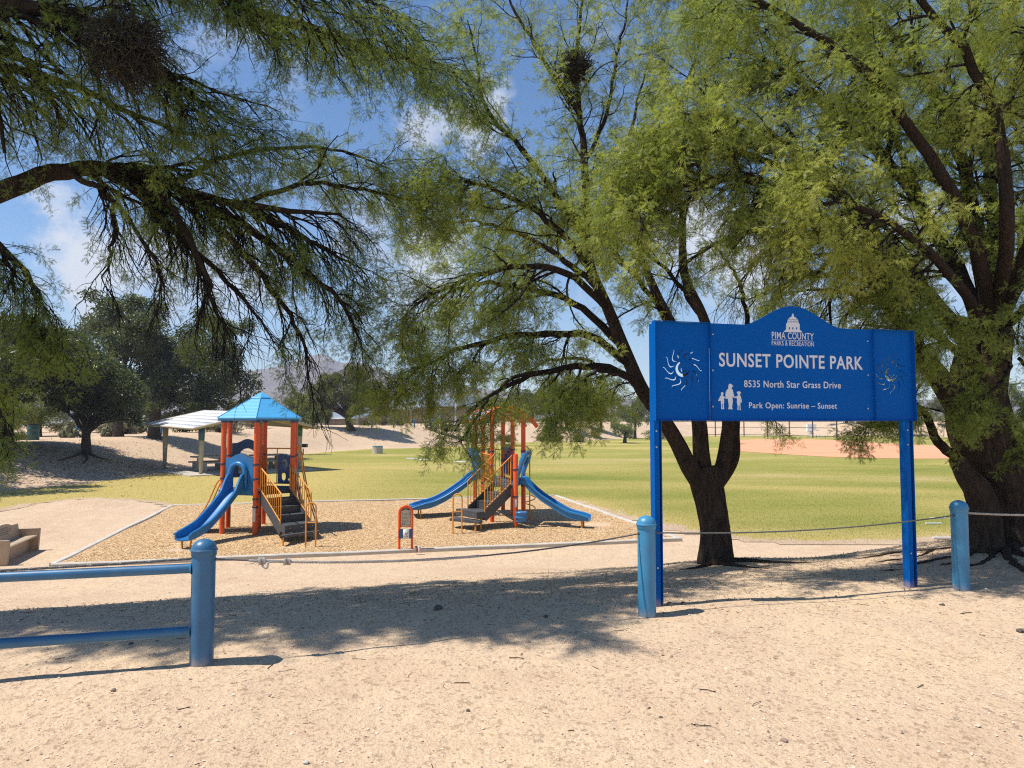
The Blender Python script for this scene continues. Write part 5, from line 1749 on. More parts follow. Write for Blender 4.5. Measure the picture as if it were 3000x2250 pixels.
def car(px, py, d, lab, mat, ang, name):
    q = P(px, py, d); q[2] = float(height(q[0], q[1]))
    ax = np.array([math.cos(ang), math.sin(ang), 0]); ay = np.array([-math.sin(ang), math.cos(ang), 0])
    o = thing(name, lab, 'car', q)
    lower = [(-2.3, 0.35), (2.25, 0.35), (2.35, 0.6), (2.3, 0.95), (1.1, 1.08), (-2.25, 1.12), (-2.38, 0.8)]
    part('body', Geo().prism(lower, q, ax, Zv, 1.85), mat, o)
    cab = [(-2.2, 1.11), (0.95, 1.08), (0.25, 1.68), (-0.4, 1.76), (-1.7, 1.74)]
    part('cabin', Geo().prism(cab, q, ax, Zv, 1.6), mat, o)
    for s in (-1, 1):
        for wnd in ([(-1.95, 1.16), (-1.0, 1.16), (-1.0, 1.64), (-1.65, 1.64)], [(-0.92, 1.16), (-0.1, 1.16), (-0.1, 1.64), (-0.92, 1.65)], [(-0.02, 1.16), (0.72, 1.16), (0.22, 1.6), (-0.02, 1.62)]):
            part('window', Geo().prism(wnd, q + ay * 0.805 * s, ax, Zv, 0.02), M_GLASS_DARK, o)
        for x in (-1.4, 1.45):
            w = part('wheel', Geo().lathe([(0.36, -0.1), (0.36, 0.1)], q + ax * x + Zv * 0.36 + ay * 0.86 * s, 16, ay), M_RUBBER, o)
            part('rim', Geo().lathe([(0.22, -0.005), (0.2, 0.02)], q + ax * x + Zv * 0.36 + ay * (0.962 if s > 0 else -0.962) * s * s, 12, ay * s), M_STEEL, w)
        part('headlight', Geo().box(q + ax * 2.28 + ay * 0.65 * s + Zv * 0.82, (0.08, 0.35, 0.14), ax, ay), M_WHITE_PRINT, o)
    return o
car(279, 1247, 112, 'white sport utility car parked beyond the dark tree', M_CAR_WHITE, math.radians(-28), 'parked_car')
car(214, 1250, 108, 'dark car parked left of the white one behind the shrubs', M_CAR_DARK, math.radians(-32), 'parked_car')
g = Geo()
q0 = [P(px, py, d_)[:2] for px, py, d_ in ((-300, 1250, 88), (560, 1250, 88), (700, 1250, 150), (-500, 1250, 150))]
v, f = curve_mesh([[tuple(p) for p in q0]], 0.0)
# drape the lot on the ground
n = 24
pts = np.array([[(q0[0] * (1 - s) + q0[1] * s) * (1 - t) + (q0[3] * (1 - s) + q0[2] * s) * t for s in np.linspace(0, 1, n)] for t in np.linspace(0, 1, n)])
_, _, F = grid(np.arange(n), np.arange(n))
g.arr(np.stack([pts[..., 0], pts[..., 1], height(pts[..., 0], pts[..., 1], True) + 0.06], -1), F)
setting('car_park', g, M_ASPHALT)

def building():
    D = 118.0
    def X(px): return P(px, 1200, D)[0]
    zg = 0.6
    o = thing('park_building', 'tan building with a grey standing seam metal roof beyond the bank', 'building', (X(1230), D, zg))
    ze = P(1200, 1203, D)[2]; zr = P(1200, 1166, D + 9)[2]; ze2 = P(1300, 1192, D)[2]
    part('wall', Geo().bbox(X(1110), X(1206), D, D + 16, zg, ze), M_STUCCO, o, smooth=False, label='pale tan end wall with the low eave')
    part('wall', Geo().bbox(X(1206) + 0.01, X(1241), D + 0.5, D + 16, zg, ze + 0.9), M_STUCCO_D, o, smooth=False, label='brown wall below the rising eave')
    part('wall', Geo().bbox(X(1241) + 0.01, X(1420), D + 3, D + 16, zg, ze2), M_STUCCO, o, smooth=False)
    g = Geo()
    a = [(X(1100), D - 0.6, ze), (X(1208), D - 0.6, ze), (X(1243), D + 0.2, ze2), (X(1430), D + 0.2, ze2), (X(1430), D + 9, zr), (X(1118), D + 9, zr)]
    b = [(p[0], p[1], p[2] + 0.25) for p in a]
    n_ = len(a)
    g.add(b + a, [(0, 1, 2, 5), (2, 3, 4, 5), (6 + 5, 6 + 2, 6 + 1, 6), (11, 10, 9, 8), (0, 6, 7, 1), (1, 7, 8, 2), (2, 8, 9, 3), (5, 11, 6, 0), (3, 9, 10, 4), (4, 10, 11, 5)])
    rf = part('roof', g, M_ROOF_GREY, o, smooth=False)
    g = Geo()
    g.add([(X(1118), D + 9.05, zr + .25), (X(1430), D + 9.05, zr + .25), (X(1430), D + 18, ze), (X(1100), D + 18, ze)], [(0, 3, 2, 1)])
    part('rear_slope', g, M_ROOF_GREY, rf, smooth=False)
    for k in range(27):
        t = k / 26
        if t < 0.33:
            s = t / 0.33; p0 = np.array(b[0]) * (1 - s) + np.array(b[1]) * s
        elif t < 0.45:
            s = (t - 0.33) / 0.12; p0 = np.array(b[1]) * (1 - s) + np.array(b[2]) * s
        else:
            s = (t - 0.45) / 0.55; p0 = np.array(b[2]) * (1 - s) + np.array(b[3]) * s
        p1 = np.array(b[5]) * (1 - t) + np.array(b[4]) * t
        part('seam', Geo().beam(p0 + Zv * 0.03, p1 + Zv * 0.03, 0.10, 0.07), M_ROOF_GREY, rf, smooth=False)
    part('roof_vent', Geo().box((X(1198), D + 1.6, ze + 1.15), (2.0, 0.6, 0.35), np.array([1, 0.2, 0.28])), M_BLACK, rf, smooth=False)
    o2 = thing('low_building', 'low tan outbuilding with a flat grey roof behind the olive tree', 'building', (X(1010), 100, zg))
    def X2(px): return P(px, 1200, 100)[0]
    part('wall', Geo().bbox(X2(945), X2(1082), 100, 108, zg, P(1000, 1229, 100)[2]), M_STUCCO, o2, smooth=False)
    part('roof', Geo().prism([(0, 0), (9, 0), (9, 1.2), (0, 0.12)], (X2(1012), 99.4, P(1000, 1229, 100)[2]), (0, 1, 0), (0, 0, 1), X2(1086) - X2(940)), M_ROOF_GREY, o2, smooth=False)
    part('wall_block', Geo().bbox(X2(1082) + 0.02, X2(1112), 101, 108, zg, P(1000, 1212, 100)[2]), M_STUCCO, o2, smooth=False)
    wl = thing('boundary_wall', 'dark red low wall beyond the shelter roof', 'wall', (P(590, 1250, 84)[0], 84, 0.6))
    part('wall_panel', Geo().bbox(P(541, 1250, 84)[0], P(600, 1250, 84)[0], 84, 84.4, 0.5, P(570, 1253, 84)[2]), M_MAROON, wl, smooth=False)
    part('coping', Geo().bbox(P(541, 1250, 84)[0] - .1, P(600, 1250, 84)[0] + .1, 83.9, 84.5, P(570, 1253, 84)[2] + .003, P(570, 1253, 84)[2] + 0.12), M_CONC, wl, smooth=False)
building()

def ballfield():
    M_POST = paint('dark_fence_post', (0.07, 0.055, 0.045), 0.6)
    pts = [(2053, 1279), (2096, 1278.5), (2150.5, 1278), (2180, 1278.5), (2249, 1279.5), (2313, 1281), (2381.5, 1283.5), (2452, 1286)]
    qs = [G(px, py, ZF) for px, py in pts]
    o = thing('backstop_fence', 'tall dark pipe fence behind the pink infield', 'fence', (*qs[3][:2], ZF))
    H = 4.2
    for i, q in enumerate(qs):
        part('post', Geo().lathe([(0.11, -0.2), (0.11, H)], q, 8), M_POST, o)
    for a, b in zip(qs[:-1], qs[1:]):
        for z in (0.35, 1.75, 3.1, H - 0.05):
            part('rail', Geo().tube([a + Zv * z, b + Zv * z], 0.06, 6), M_POST, o)
    q = G(2691, 1278, ZF)
    p = thing('field_post', 'dark post beside the right leg of the park sign, far off', 'post', q)
    part('pole', Geo().lathe([(0.14, -0.2), (0.14, 2.9)], q, 10), M_POST, p)
    part('cross_arm', Geo().beam(q + np.array([-0.9, 0, 2.95]), q + np.array([0.9, 0, 2.95]), 0.12, 0.12), M_POST, p)
    c = G(2392, 1283, ZF); r = nrm(qs[7] - qs[5])
    b = thing('players_bench', 'long white bench inside the backstop fence', 'bench', c)
    part('seat', Geo().beam(c - r * 3.0 + Zv * 0.48, c + r * 3.0 + Zv * 0.48, 0.3, 0.07), M_WHITE_PRINT, b)
    for k in (-2.4, 0, 2.4):
        part('leg', Geo().beam(c + r * k + Zv * -0.05, c + r * k + Zv * 0.44, 0.1, 0.1, (0, 1, 0)), M_STEEL, b)
    q = hit(2377, 1268, 60, 250)
    k = q[1] / FPX
    b = thing('utility_cabinet', 'pale grey utility cabinet on the bank behind the fence', 'cabinet', q)
    part('box', Geo().box(q + Zv * 12 * k, (26 * k, 10 * k, 26 * k)), M_WHITE_PRINT, b)
    part('vent', Geo().box(q + Zv * 15 * k - np.array([0, 5.05 * k, 0]), (5 * k, 0.06, 3 * k)), M_INK_GREY, b)
    q = G(2373, 1276, ZF)
    k = q[1] / FPX
    b = thing('concrete_barrel', 'squat pale concrete barrel behind the players bench', 'barrel', q)
    part('barrel_body', Geo().lathe([(7 * k, -0.1), (7.6 * k, 7 * k), (7.2 * k, 12 * k)], q, 18), M_CONC_PALE, b)
    part('rim', Geo().lathe([(7.7 * k, 12.02 * k), (7.7 * k, 13.4 * k)], q, 18), M_CONC, b)
    for px, w, lab in ((2545, 26, 'square concrete table block on the far slab, larger one'), (2612, 22, 'dark table block under the drooping branch'), (2643, 9, 'small dark block beside the right sign post')):
        q = G(px, 1276.5, ZF); k = q[1] / FPX
        b = thing('table_block', lab, 'block', q, 'blocks on the far picnic slab')
        part('pedestal', Geo().box(q + Zv * 5 * k, (w * k * 0.8, 10 * k, 10 * k)), M_CONC if px < 2600 else M_STEP, b)
        part('top', Geo().box(q + Zv * 10.7 * k, (w * k, 12 * k, 1.2 * k)), M_CONC if px < 2600 else M_STEP, b)
    a, b_ = G(2450, 1275, ZF), G(2720, 1280, ZF)
    sl = [(2455, 1272), (2560, 1274), (2720, 1280), (2720, 1272), (2460, 1268)]
    v, f = curve_mesh([[tuple(G(x, y, ZF)[:2]) for x, y in sl]], 0.02)
    g = Geo(); v[:, 2] += ZF + 0.06; g.add(v, f)
    setting('picnic_slab', g, M_CONC_PALE)
    q0, q1 = G(2508, 1275, ZF), G(2523, 1274, ZF)
    sh = thing('far_shelter', 'far picnic shelter with pale roof glimpsed right of the sign', 'shelter', q0)
    for q in (q0, q1, G(2690, 1276, ZF) + np.array([0, 4, 0])):
        part('post', Geo().lathe([(0.16, -0.1), (0.16, 3.0)], q, 8), M_TAN_STEEL, sh)
    c = (q0 + G(2690, 1276, ZF)) / 2
    part('roof', Geo().prism([(-5.2, 0), (5.2, 0), (5.2, 0.15), (0, 1.7), (-5.2, 0.15)], c + Zv * 3.0 + np.array([0, 2, 0]), (1, 0, 0), (0, 0, 1), 7.0), M_ROOF_WHITE, sh, smooth=False)
ballfield()

# ------------------------------------------------------------------ single stones
def stone(px, py, r, lab, mat, seed):
    q = hit(px, py)
    rg = np.random.default_rng(seed)
    vs = []; n1, n2 = 9, 7
    g = Geo()
    g.ball((0, 0, 0), 1.0, 9, 6)
    V = np.concatenate(g.v)
    dirs = rg.normal(size=(7, 3)); dirs = nrm(dirs); lim = rg.uniform(0.62, 0.95, 7)
    for dd, l in zip(dirs, lim):
        pr_ = V @ dd; V = V - np.maximum(pr_ - l, 0)[:, None] * dd
    V = V * np.array([r * rg.uniform(0.95, 1.3), r * rg.uniform(0.8, 1.1), r * rg.uniform(0.55, 0.75)])
    a = rg.uniform(0, 6.28); c, s = math.cos(a), math.sin(a)
    V = np.stack([V[:, 0] * c - V[:, 1] * s, V[:, 0] * s + V[:, 1] * c, V[:, 2]], 1)
    g.v = [V + q + Zv * r * 0.3]
    solo('stone', g, mat, lab, 'stone', q, 'loose stones on the sand', sharp=30)
for i, (px, py, r, lab, mat) in enumerate(((1284, 1788, 0.042, 'dark flat stone in the tree shade left of the sign bollard', M_STONE_D), (1546, 1880, 0.020, 'small round tan stone on open sand below the shade edge', M_STONE), (1963, 1772, 0.030, 'tan stone just right of the left sign post foot', M_STONE),
        (2002, 1771, 0.030, 'dark stone second to the right of the left sign post foot', M_STONE_D), (1372, 2082, 0.014, 'dark pebble alone on the middle foreground sand', M_STONE_D), (1936, 2106, 0.013, 'dark chip of stone on the right foreground sand', M_STONE_D),
        (1599, 1808, 0.022, 'flat dark stone in the shade nearer the sign bollard', M_STONE_D), (896, 2240, 0.016, 'pale stone at the bottom edge of the picture', M_CONC_PALE), (792, 2037, 0.013, 'rust brown pebble right of the railing bollard shadow', M_STONE), (2298, 2178, 0.018, 'brown stone far down on the right foreground sand', M_STONE),
        (2990, 1851, 0.030, 'grey stone at the right edge of the picture', M_STONE_D), (332, 2032, 0.018, 'flat reddish stone in front of the pipe railing', M_STONE), (2760, 1774, 0.026, 'grey stone on the sand before the rightmost bollard', M_STONE_D), (384, 1893, 0.018, 'small dark stone under the lower pipe of the railing', M_STONE_D))):
    stone(px, py, r, lab, mat, 100 + i)
# ------------------------------------------------------------------ trees
def bark_mat(name, dark, light, scale=1.0):
    t = NT(name)
    o = t.obj()
    st = t.scaled(o, (1, 1, 0.22))
    n = t.noise(st, 26 * scale, 6, 0.7, 0.6)
    c = t.ramp(n, [(0.32, dark), (0.62, light)])
    c = t.mix(t.rng(t.noise(o, 2.5, 4), 0.4, 0.7, 0, 0.35), c, tuple(x * 0.6 for x in light))
    t.col(c); t.set(0.95, 0, 0.1)
    t.bump(n, 1.0, 0.05)
    return t.m

def leaf_mat(name, a, b, c, trans=0.42, rough=0.55, inst=False):
    """three leaf colours picked by the per-leaf tint; thin leaves let light through"""
    t = NT(name)
    if inst:
        h = t.N.new('ShaderNodeAttribute'); h.attribute_type = 'INSTANCER'; h.attribute_name = 'hue'
        v = t.math('ADD', h.outputs['Fac'], t.math('SUBTRACT', t.attr('tint'), 0.5))
    else:
        v = t.attr('tint')
    col = t.ramp(v, [(0.0, a), (0.5, b), (1.0, c)])
    t.col(col)
    t.set(rough, 0, 0.25)
    tr = t.N.new('ShaderNodeBsdfTranslucent')
    m2 = t.mix(0.5, col, (0.56, 0.66, 0.08), 'MIX')
    t.L.new(m2, tr.inputs['Color'])
    mx = t.N.new('ShaderNodeMixShader'); mx.inputs[0].default_value = trans
    t.L.new(t.b.outputs[0], mx.inputs[1]); t.L.new(tr.outputs[0], mx.inputs[2])
    t.L.new(mx.outputs[0], t.out.inputs['Surface'])
    return t.m

M_BARK_D = bark_mat('mesquite_bark', (0.016, 0.011, 0.008), (0.060, 0.042, 0.031))
M_BARK_T = bark_mat('mesquite_trunk_bark', (0.018, 0.012, 0.009), (0.085, 0.058, 0.042), 0.8)
M_TWIG = bark_mat('mesquite_twig_bark', (0.015, 0.011, 0.008), (0.045, 0.032, 0.024))
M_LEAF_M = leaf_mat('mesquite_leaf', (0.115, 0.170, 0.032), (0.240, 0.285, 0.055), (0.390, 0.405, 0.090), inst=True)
M_LEAF_S = leaf_mat('mesquite_leaf_shade', (0.045, 0.085, 0.027), (0.115, 0.175, 0.040), (0.280, 0.330, 0.065), inst=True)  # darker copy of the mesquite leaf, shade put into its colours
M_LEAF_DARK = leaf_mat('evergreen_oak_leaf', (0.024, 0.038, 0.016), (0.055, 0.072, 0.032), (0.12, 0.13, 0.065), 0.15, 0.4)
M_LEAF_OLIVE = leaf_mat('olive_leaf', (0.055, 0.060, 0.022), (0.100, 0.098, 0.038), (0.160, 0.140, 0.060), 0.25)
M_LEAF_GREEN = leaf_mat('palo_verde_leaf', (0.085, 0.120, 0.030), (0.150, 0.175, 0.050), (0.215, 0.220, 0.080), 0.35)
M_LEAF_GREY = leaf_mat('desert_shrub_leaf', (0.14, 0.115, 0.075), (0.22, 0.18, 0.125), (0.30, 0.26, 0.18), 0.15)
M_PAD = leaf_mat('prickly_pear_pad', (0.065, 0.080, 0.045), (0.14, 0.15, 0.085), (0.25, 0.25, 0.14), 0.02)

def vtubes(geo, paths, radii, sides):
    """many tubes at once: paths (N,K,3), radii (N,K)"""
    N, K = paths.shape[:2]
    if N == 0: return
    T = np.gradient(paths, axis=1); T = nrm(T)
    mean = nrm(T.mean(1))
    ref = np.where(np.abs(mean[:, 2:3]) < 0.85, np.array([[0, 0, 1.0]]), np.array([[1.0, 0, 0]]))
    U = nrm(np.cross(T, ref[:, None, :])); V = np.cross(T, U)
    ang = np.arange(sides) * 2 * math.pi / sides
    ring = paths[:, :, None, :] + radii[:, :, None, None] * (np.cos(ang)[None, None, :, None] * U[:, :, None, :] + np.sin(ang)[None, None, :, None] * V[:, :, None, :])
    base = (np.arange(N) * K * sides)[:, None, None]
    k = np.arange(K - 1)[None, :, None] * sides; s = np.arange(sides)[None, None, :]; s2 = (s + 1) % sides
    f = np.stack([base + k + s, base + k + s2, base + k + sides + s2, base + k + sides + s], -1).reshape(-1, 4)
    geo.arr(ring.reshape(-1, 3), f)

def interp_paths(paths, idx, t):
    K = paths.shape[1]
    x = t * (K - 1); i = np.clip(np.floor(x).astype(int), 0, K - 2); f = (x - i)[:, None]
    a = paths[idx, i]; b = paths[idx, i + 1]
    return a + (b - a) * f, nrm(b - a)

def spawn(rg, paths, radii, n_per, tr, length, angle, K, droop=0.0, wig=0.15, bias=None, ratio=0.5, tip=0.3, rmin=0.002, taper_len=0.4, flat_z=0.0):
    N = len(paths)
    n_per = np.broadcast_to(np.asarray(n_per), (N,)).astype(int)
    idx = np.repeat(np.arange(N), n_per)
    M = len(idx)
    if M == 0: return np.zeros((0, K, 3)), np.zeros((0, K)), idx
    order = np.concatenate([np.arange(n) for n in n_per]); cnt = n_per[idx]
    t = tr[0] + (tr[1] - tr[0]) * np.clip((order + rg.random(M)) / np.maximum(cnt, 1), 0, 0.999)
    p, T = interp_paths(paths, idx, t)
    rnd = rg.normal(size=(M, 3)); rnd[:, 2] *= (1 - flat_z)
    perp = nrm(rnd - T * (rnd * T).sum(1, keepdims=True))
    a = np.radians(rg.normal(angle, angle * 0.25, M))[:, None]
    d = np.cos(a) * T + np.sin(a) * perp
    if bias is not None:
        b_ = np.asarray(bias, float)
        d = d + (b_[idx] if b_.ndim == 2 else b_)
    d = nrm(d)
    L = rg.uniform(length[0], length[1], M) * (1 - taper_len * t)
    rp = np.array([np.interp(tt, np.linspace(0, 1, radii.shape[1]), radii[i]) for tt, i in zip(t, idx)]) if M < 60000 else radii[idx, 0]
    r0 = np.maximum(rp * ratio * rg.uniform(0.75, 1.15, M), rmin)
    out = np.zeros((M, K, 3)); out[:, 0] = p
    for k in range(1, K):
        d = nrm(d + rg.normal(0, wig, (M, 3)) + np.array([0, 0, -droop / K]))
        out[:, k] = out[:, k - 1] + d * (L / (K - 1))[:, None]
    rr = r0[:, None] * np.linspace(1, tip, K)[None, :]
    return out, rr, idx

def pinnate_template(n=4, L=1.0, two=True):
    """a mesquite leaf: two feather-like pinnae of narrow leaflets, unit length along +x"""
    vs, fs = [], []
    for br in ((-1, 1) if two else (0,)):
        a = math.radians(24) * br
        ca, sa = math.cos(a), math.sin(a)
        for k in range(n):
            x = 0.16 + 0.84 * (k + 0.5) / n
            for s in (-1, 1):
                ll = 0.235 * (1 - 0.35 * abs(2 * (k + 0.5) / n - 0.9)); w = 0.042
                tx, ty = x + ll * 0.42, s * ll
                q = [(x - w, 0.0), (x + w, 0.0), (tx, ty)]
                b = len(vs)
                for X_, Y_ in q:
                    vs.append((X_ * ca - Y_ * sa, X_ * sa + Y_ * ca, -0.12 * X_ * X_ + 0.05 * abs(Y_)))
                fs.append((b, b + 1, b + 2))
    return np.array(vs), np.array(fs)
TPL = pinnate_template()
TPL1 = pinnate_template(7, two=False)

def leaves(geo, rg, pos, dirs, size, tpl, tint, droop=0.35, side_rand=1.0, jit=0.45):
    M = len(pos)
    D = nrm(dirs + rg.normal(0, jit, (M, 3)) + np.array([0, 0, -droop]))
    R = rg.normal(size=(M, 3)) * side_rand + np.array([0, 0, 1.0]) * 0.9
    S_ = nrm(np.cross(R, D)); N_ = np.cross(D, S_)
    v, f = tpl
    sz = (size * rg.uniform(0.7, 1.25, M))[:, None, None]
    P_ = pos[:, None, :] + sz * (v[None, :, 0:1] * D[:, None, :] + v[None, :, 1:2] * S_[:, None, :] + v[None, :, 2:3] * N_[:, None, :])
    F_ = (np.arange(M) * len(v))[:, None, None] + f[None]
    geo.arr(P_.reshape(-1, 3).astype(np.float32), F_.reshape(-1, f.shape[1]), np.repeat(np.clip(tint, 0, 1), len(v)))

def furrowed(pts, r, sides=36, depth=0.05, seed=0, flare=0.0):
    """thick trunk with bark ridges"""
    g = Geo()
    pts = catmull(pts, max(14, int(len(pts) * 8)))
    K = len(pts)
    rr = np.interp(np.linspace(0, 1, K), np.linspace(0, 1, len(r)), r)
    T = nrm(np.gradient(pts, axis=0)); U = nrm(np.cross(T[0], [0, 1.0, 0.01])); rings = []
    L = np.concatenate([[0], np.cumsum(np.linalg.norm(np.diff(pts, axis=0), axis=1))])
    ang = np.arange(sides) * 2 * math.pi / sides
    for k in range(K):
        U = nrm(U - T[k] * np.dot(U, T[k])); V = np.cross(T[k], U)
        lump = 1 + 0.09 * vnoise(np.cos(ang) * 1.3 + seed, np.sin(ang) * 1.3 + L[k] * 1.2) + depth * (vnoise(ang * 9 / 2 + seed * 3 + 0.5 * vnoise(ang * 2, L[k] * 2), np.full_like(ang, L[k] * 1.1)) - 0.6 * np.abs(np.sin(ang * 8 + 2.0 * vnoise(ang * 0 + seed, L[k] * 1.5 + ang * 0))))
        fl = 1 + flare * math.exp(-L[k] / 0.22) * (1 + 0.55 * np.sin(ang * 5 + seed))
        q = rr[k] * lump * fl
        rings.append(pts[k] + q[:, None] * (np.cos(ang)[:, None] * U + np.sin(ang)[:, None] * V))
    g.sweep(np.array(rings)[:, ::-1])
    return g

def spray_proto(seed, n_leaf=6):
    """one leafy twig, unit length along +x: bark tube plus alternate two-pinna leaves"""
    rg = np.random.default_rng(seed)
    g = Geo(); lf = Geo()
    K = 5
    p = np.zeros((K, 3)); d = np.array([1.0, 0, 0])
    for k in range(1, K):
        d = nrm(d + rg.normal(0, 0.16, 3) + np.array([0, 0, -0.05])); p[k] = p[k - 1] + d / (K - 1)
    vtubes(g, p[None], np.linspace(0.0085, 0.005, K)[None], 3)
    t = np.linspace(0.12, 1.0, n_leaf)
    pos, T = interp_paths(p[None], np.zeros(n_leaf, int), np.minimum(t, 0.999))
    sd = np.where(np.arange(n_leaf) % 2, 1.0, -1.0)[:, None] * np.array([[0, 1.0, 0]]) + rg.normal(0, 0.35, (n_leaf, 3))
    sd[-1] *= 0.3
    leaves(lf, rg, pos, T * 0.7 + sd, 0.44, pinnate_template(6), np.clip(rg.normal(0, 0.16, n_leaf), -0.4, 0.4) + 0.5, 0.3, 1.0, 0.25)
    return g, lf
PROTOS = [spray_proto(900 + i) for i in range(3)]

def spray_nodes():
    """instances the sprays stored in the mesh itself on its loose points"""
    ng = bpy.data.node_groups.new('leaf_sprays', 'GeometryNodeTree')
    ng.interface.new_socket('Geometry', in_out='INPUT', socket_type='NodeSocketGeometry')
    ng.interface.new_socket('Geometry', in_out='OUTPUT', socket_type='NodeSocketGeometry')
    N, L = ng.nodes, ng.links
    gi, go = N.new('NodeGroupInput'), N.new('NodeGroupOutput')
    def attr(nm, ty):
        a = N.new('GeometryNodeInputNamedAttribute'); a.data_type = ty; a.inputs['Name'].default_value = nm
        return a.outputs[0]
    def eq(v, k):
        c = N.new('FunctionNodeCompare'); c.data_type = 'INT'; c.operation = 'EQUAL'
        L.new(v, c.inputs[2]); c.inputs[3].default_value = k
        return c.outputs[0]
    kind = attr('kind', 'INT')
    join = N.new('GeometryNodeJoinGeometry')
    for i in range(3):
        sep = N.new('GeometryNodeSeparateGeometry'); sep.domain = 'POINT'
        L.new(gi.outputs[0], sep.inputs[0]); L.new(eq(kind, 10 + i), sep.inputs[1])
        sp = N.new('GeometryNodeSeparateGeometry'); sp.domain = 'POINT'
        L.new(gi.outputs[0], sp.inputs[0]); L.new(eq(kind, i), sp.inputs[1])
        mp = N.new('GeometryNodeMeshToPoints'); L.new(sp.outputs[0], mp.inputs[0])
        ip = N.new('GeometryNodeInstanceOnPoints')
        L.new(mp.outputs[0], ip.inputs['Points']); L.new(sep.outputs[0], ip.inputs['Instance'])
        L.new(attr('rot', 'FLOAT_VECTOR'), ip.inputs['Rotation']); L.new(attr('size', 'FLOAT'), ip.inputs['Scale'])
        L.new(ip.outputs[0], join.inputs[0])
    L.new(join.outputs[0], go.inputs[0])
    return ng
SPRAY_NG = spray_nodes()

def spray_object(name, parent, pos, dirs, size, hue, leafmat, rg):
    """crown part: every point carries one leafy twig turned along dirs"""
    D = nrm(dirs); R = rg.normal(size=D.shape) * 0.8 + np.array([0, 0, 1.0])
    Y = nrm(np.cross(R, D)); Zx = np.cross(D, Y)
    # euler XYZ of the matrix [D Y Z]
    ry = np.arcsin(np.clip(-D[:, 2], -1, 1)); rx = np.arctan2(Y[:, 2], Zx[:, 2]); rz = np.arctan2(D[:, 1], D[:, 0])
    rot = np.stack([rx, ry, rz], 1)
    org = ORIGIN[parent.name]
    V, F, kinds, tints, mats = [], [], [], [], []
    n = 0
    for i, (tw, lf) in enumerate(PROTOS):
        for gg, mi in ((tw, 1), (lf, 0)):
            v = np.concatenate(gg.v)
            fs = gg.quads if gg.quads else gg.tris
            f = np.concatenate(fs) + n
            V.append(v); F += [tuple(int(a) for a in q) for q in f]; mats += [mi] * len(f)
            kinds.append(np.full(len(v), 10 + i))
            tt = np.full(len(v), 0.5)
            if mi == 0:
                for st, a in gg.attr: tt[st:st + len(a)] = a
            tints.append(tt); n += len(v)
    M = len(pos)
    me = bpy.data.meshes.new(name)
    allv = np.concatenate(V + [pos - org])
    me.from_pydata(allv.tolist(), [], F)
    me.polygons.foreach_set('material_index', np.array(mats, np.int32))
    me.materials.append(leafmat); me.materials.append(M_TWIG)
    def put(nm, ty, arr, key='value'):
        at = me.attributes.new(nm, ty, 'POINT'); at.data.foreach_set(key, np.ascontiguousarray(arr).ravel())
    put('kind', 'INT', np.concatenate(kinds + [rg.integers(0, 3, M)]).astype(np.int32))
    put('tint', 'FLOAT', np.concatenate(tints + [np.zeros(M)]).astype(np.float32))
    put('hue', 'FLOAT', np.concatenate([np.zeros(n), hue]).astype(np.float32))
    put('size', 'FLOAT', np.concatenate([np.ones(n), size]).astype(np.float32))
    put('rot', 'FLOAT_VECTOR', np.concatenate([np.zeros((n, 3)), rot]).astype(np.float32), 'vector')
    o = bpy.data.objects.new(name, me)
    o.parent = parent
    COL.objects.link(o)
    ORIGIN[o.name] = org
    md = o.modifiers.new('leaf_sprays', 'NODES'); md.node_group = SPRAY_NG
    return props(o, kind='stuff')

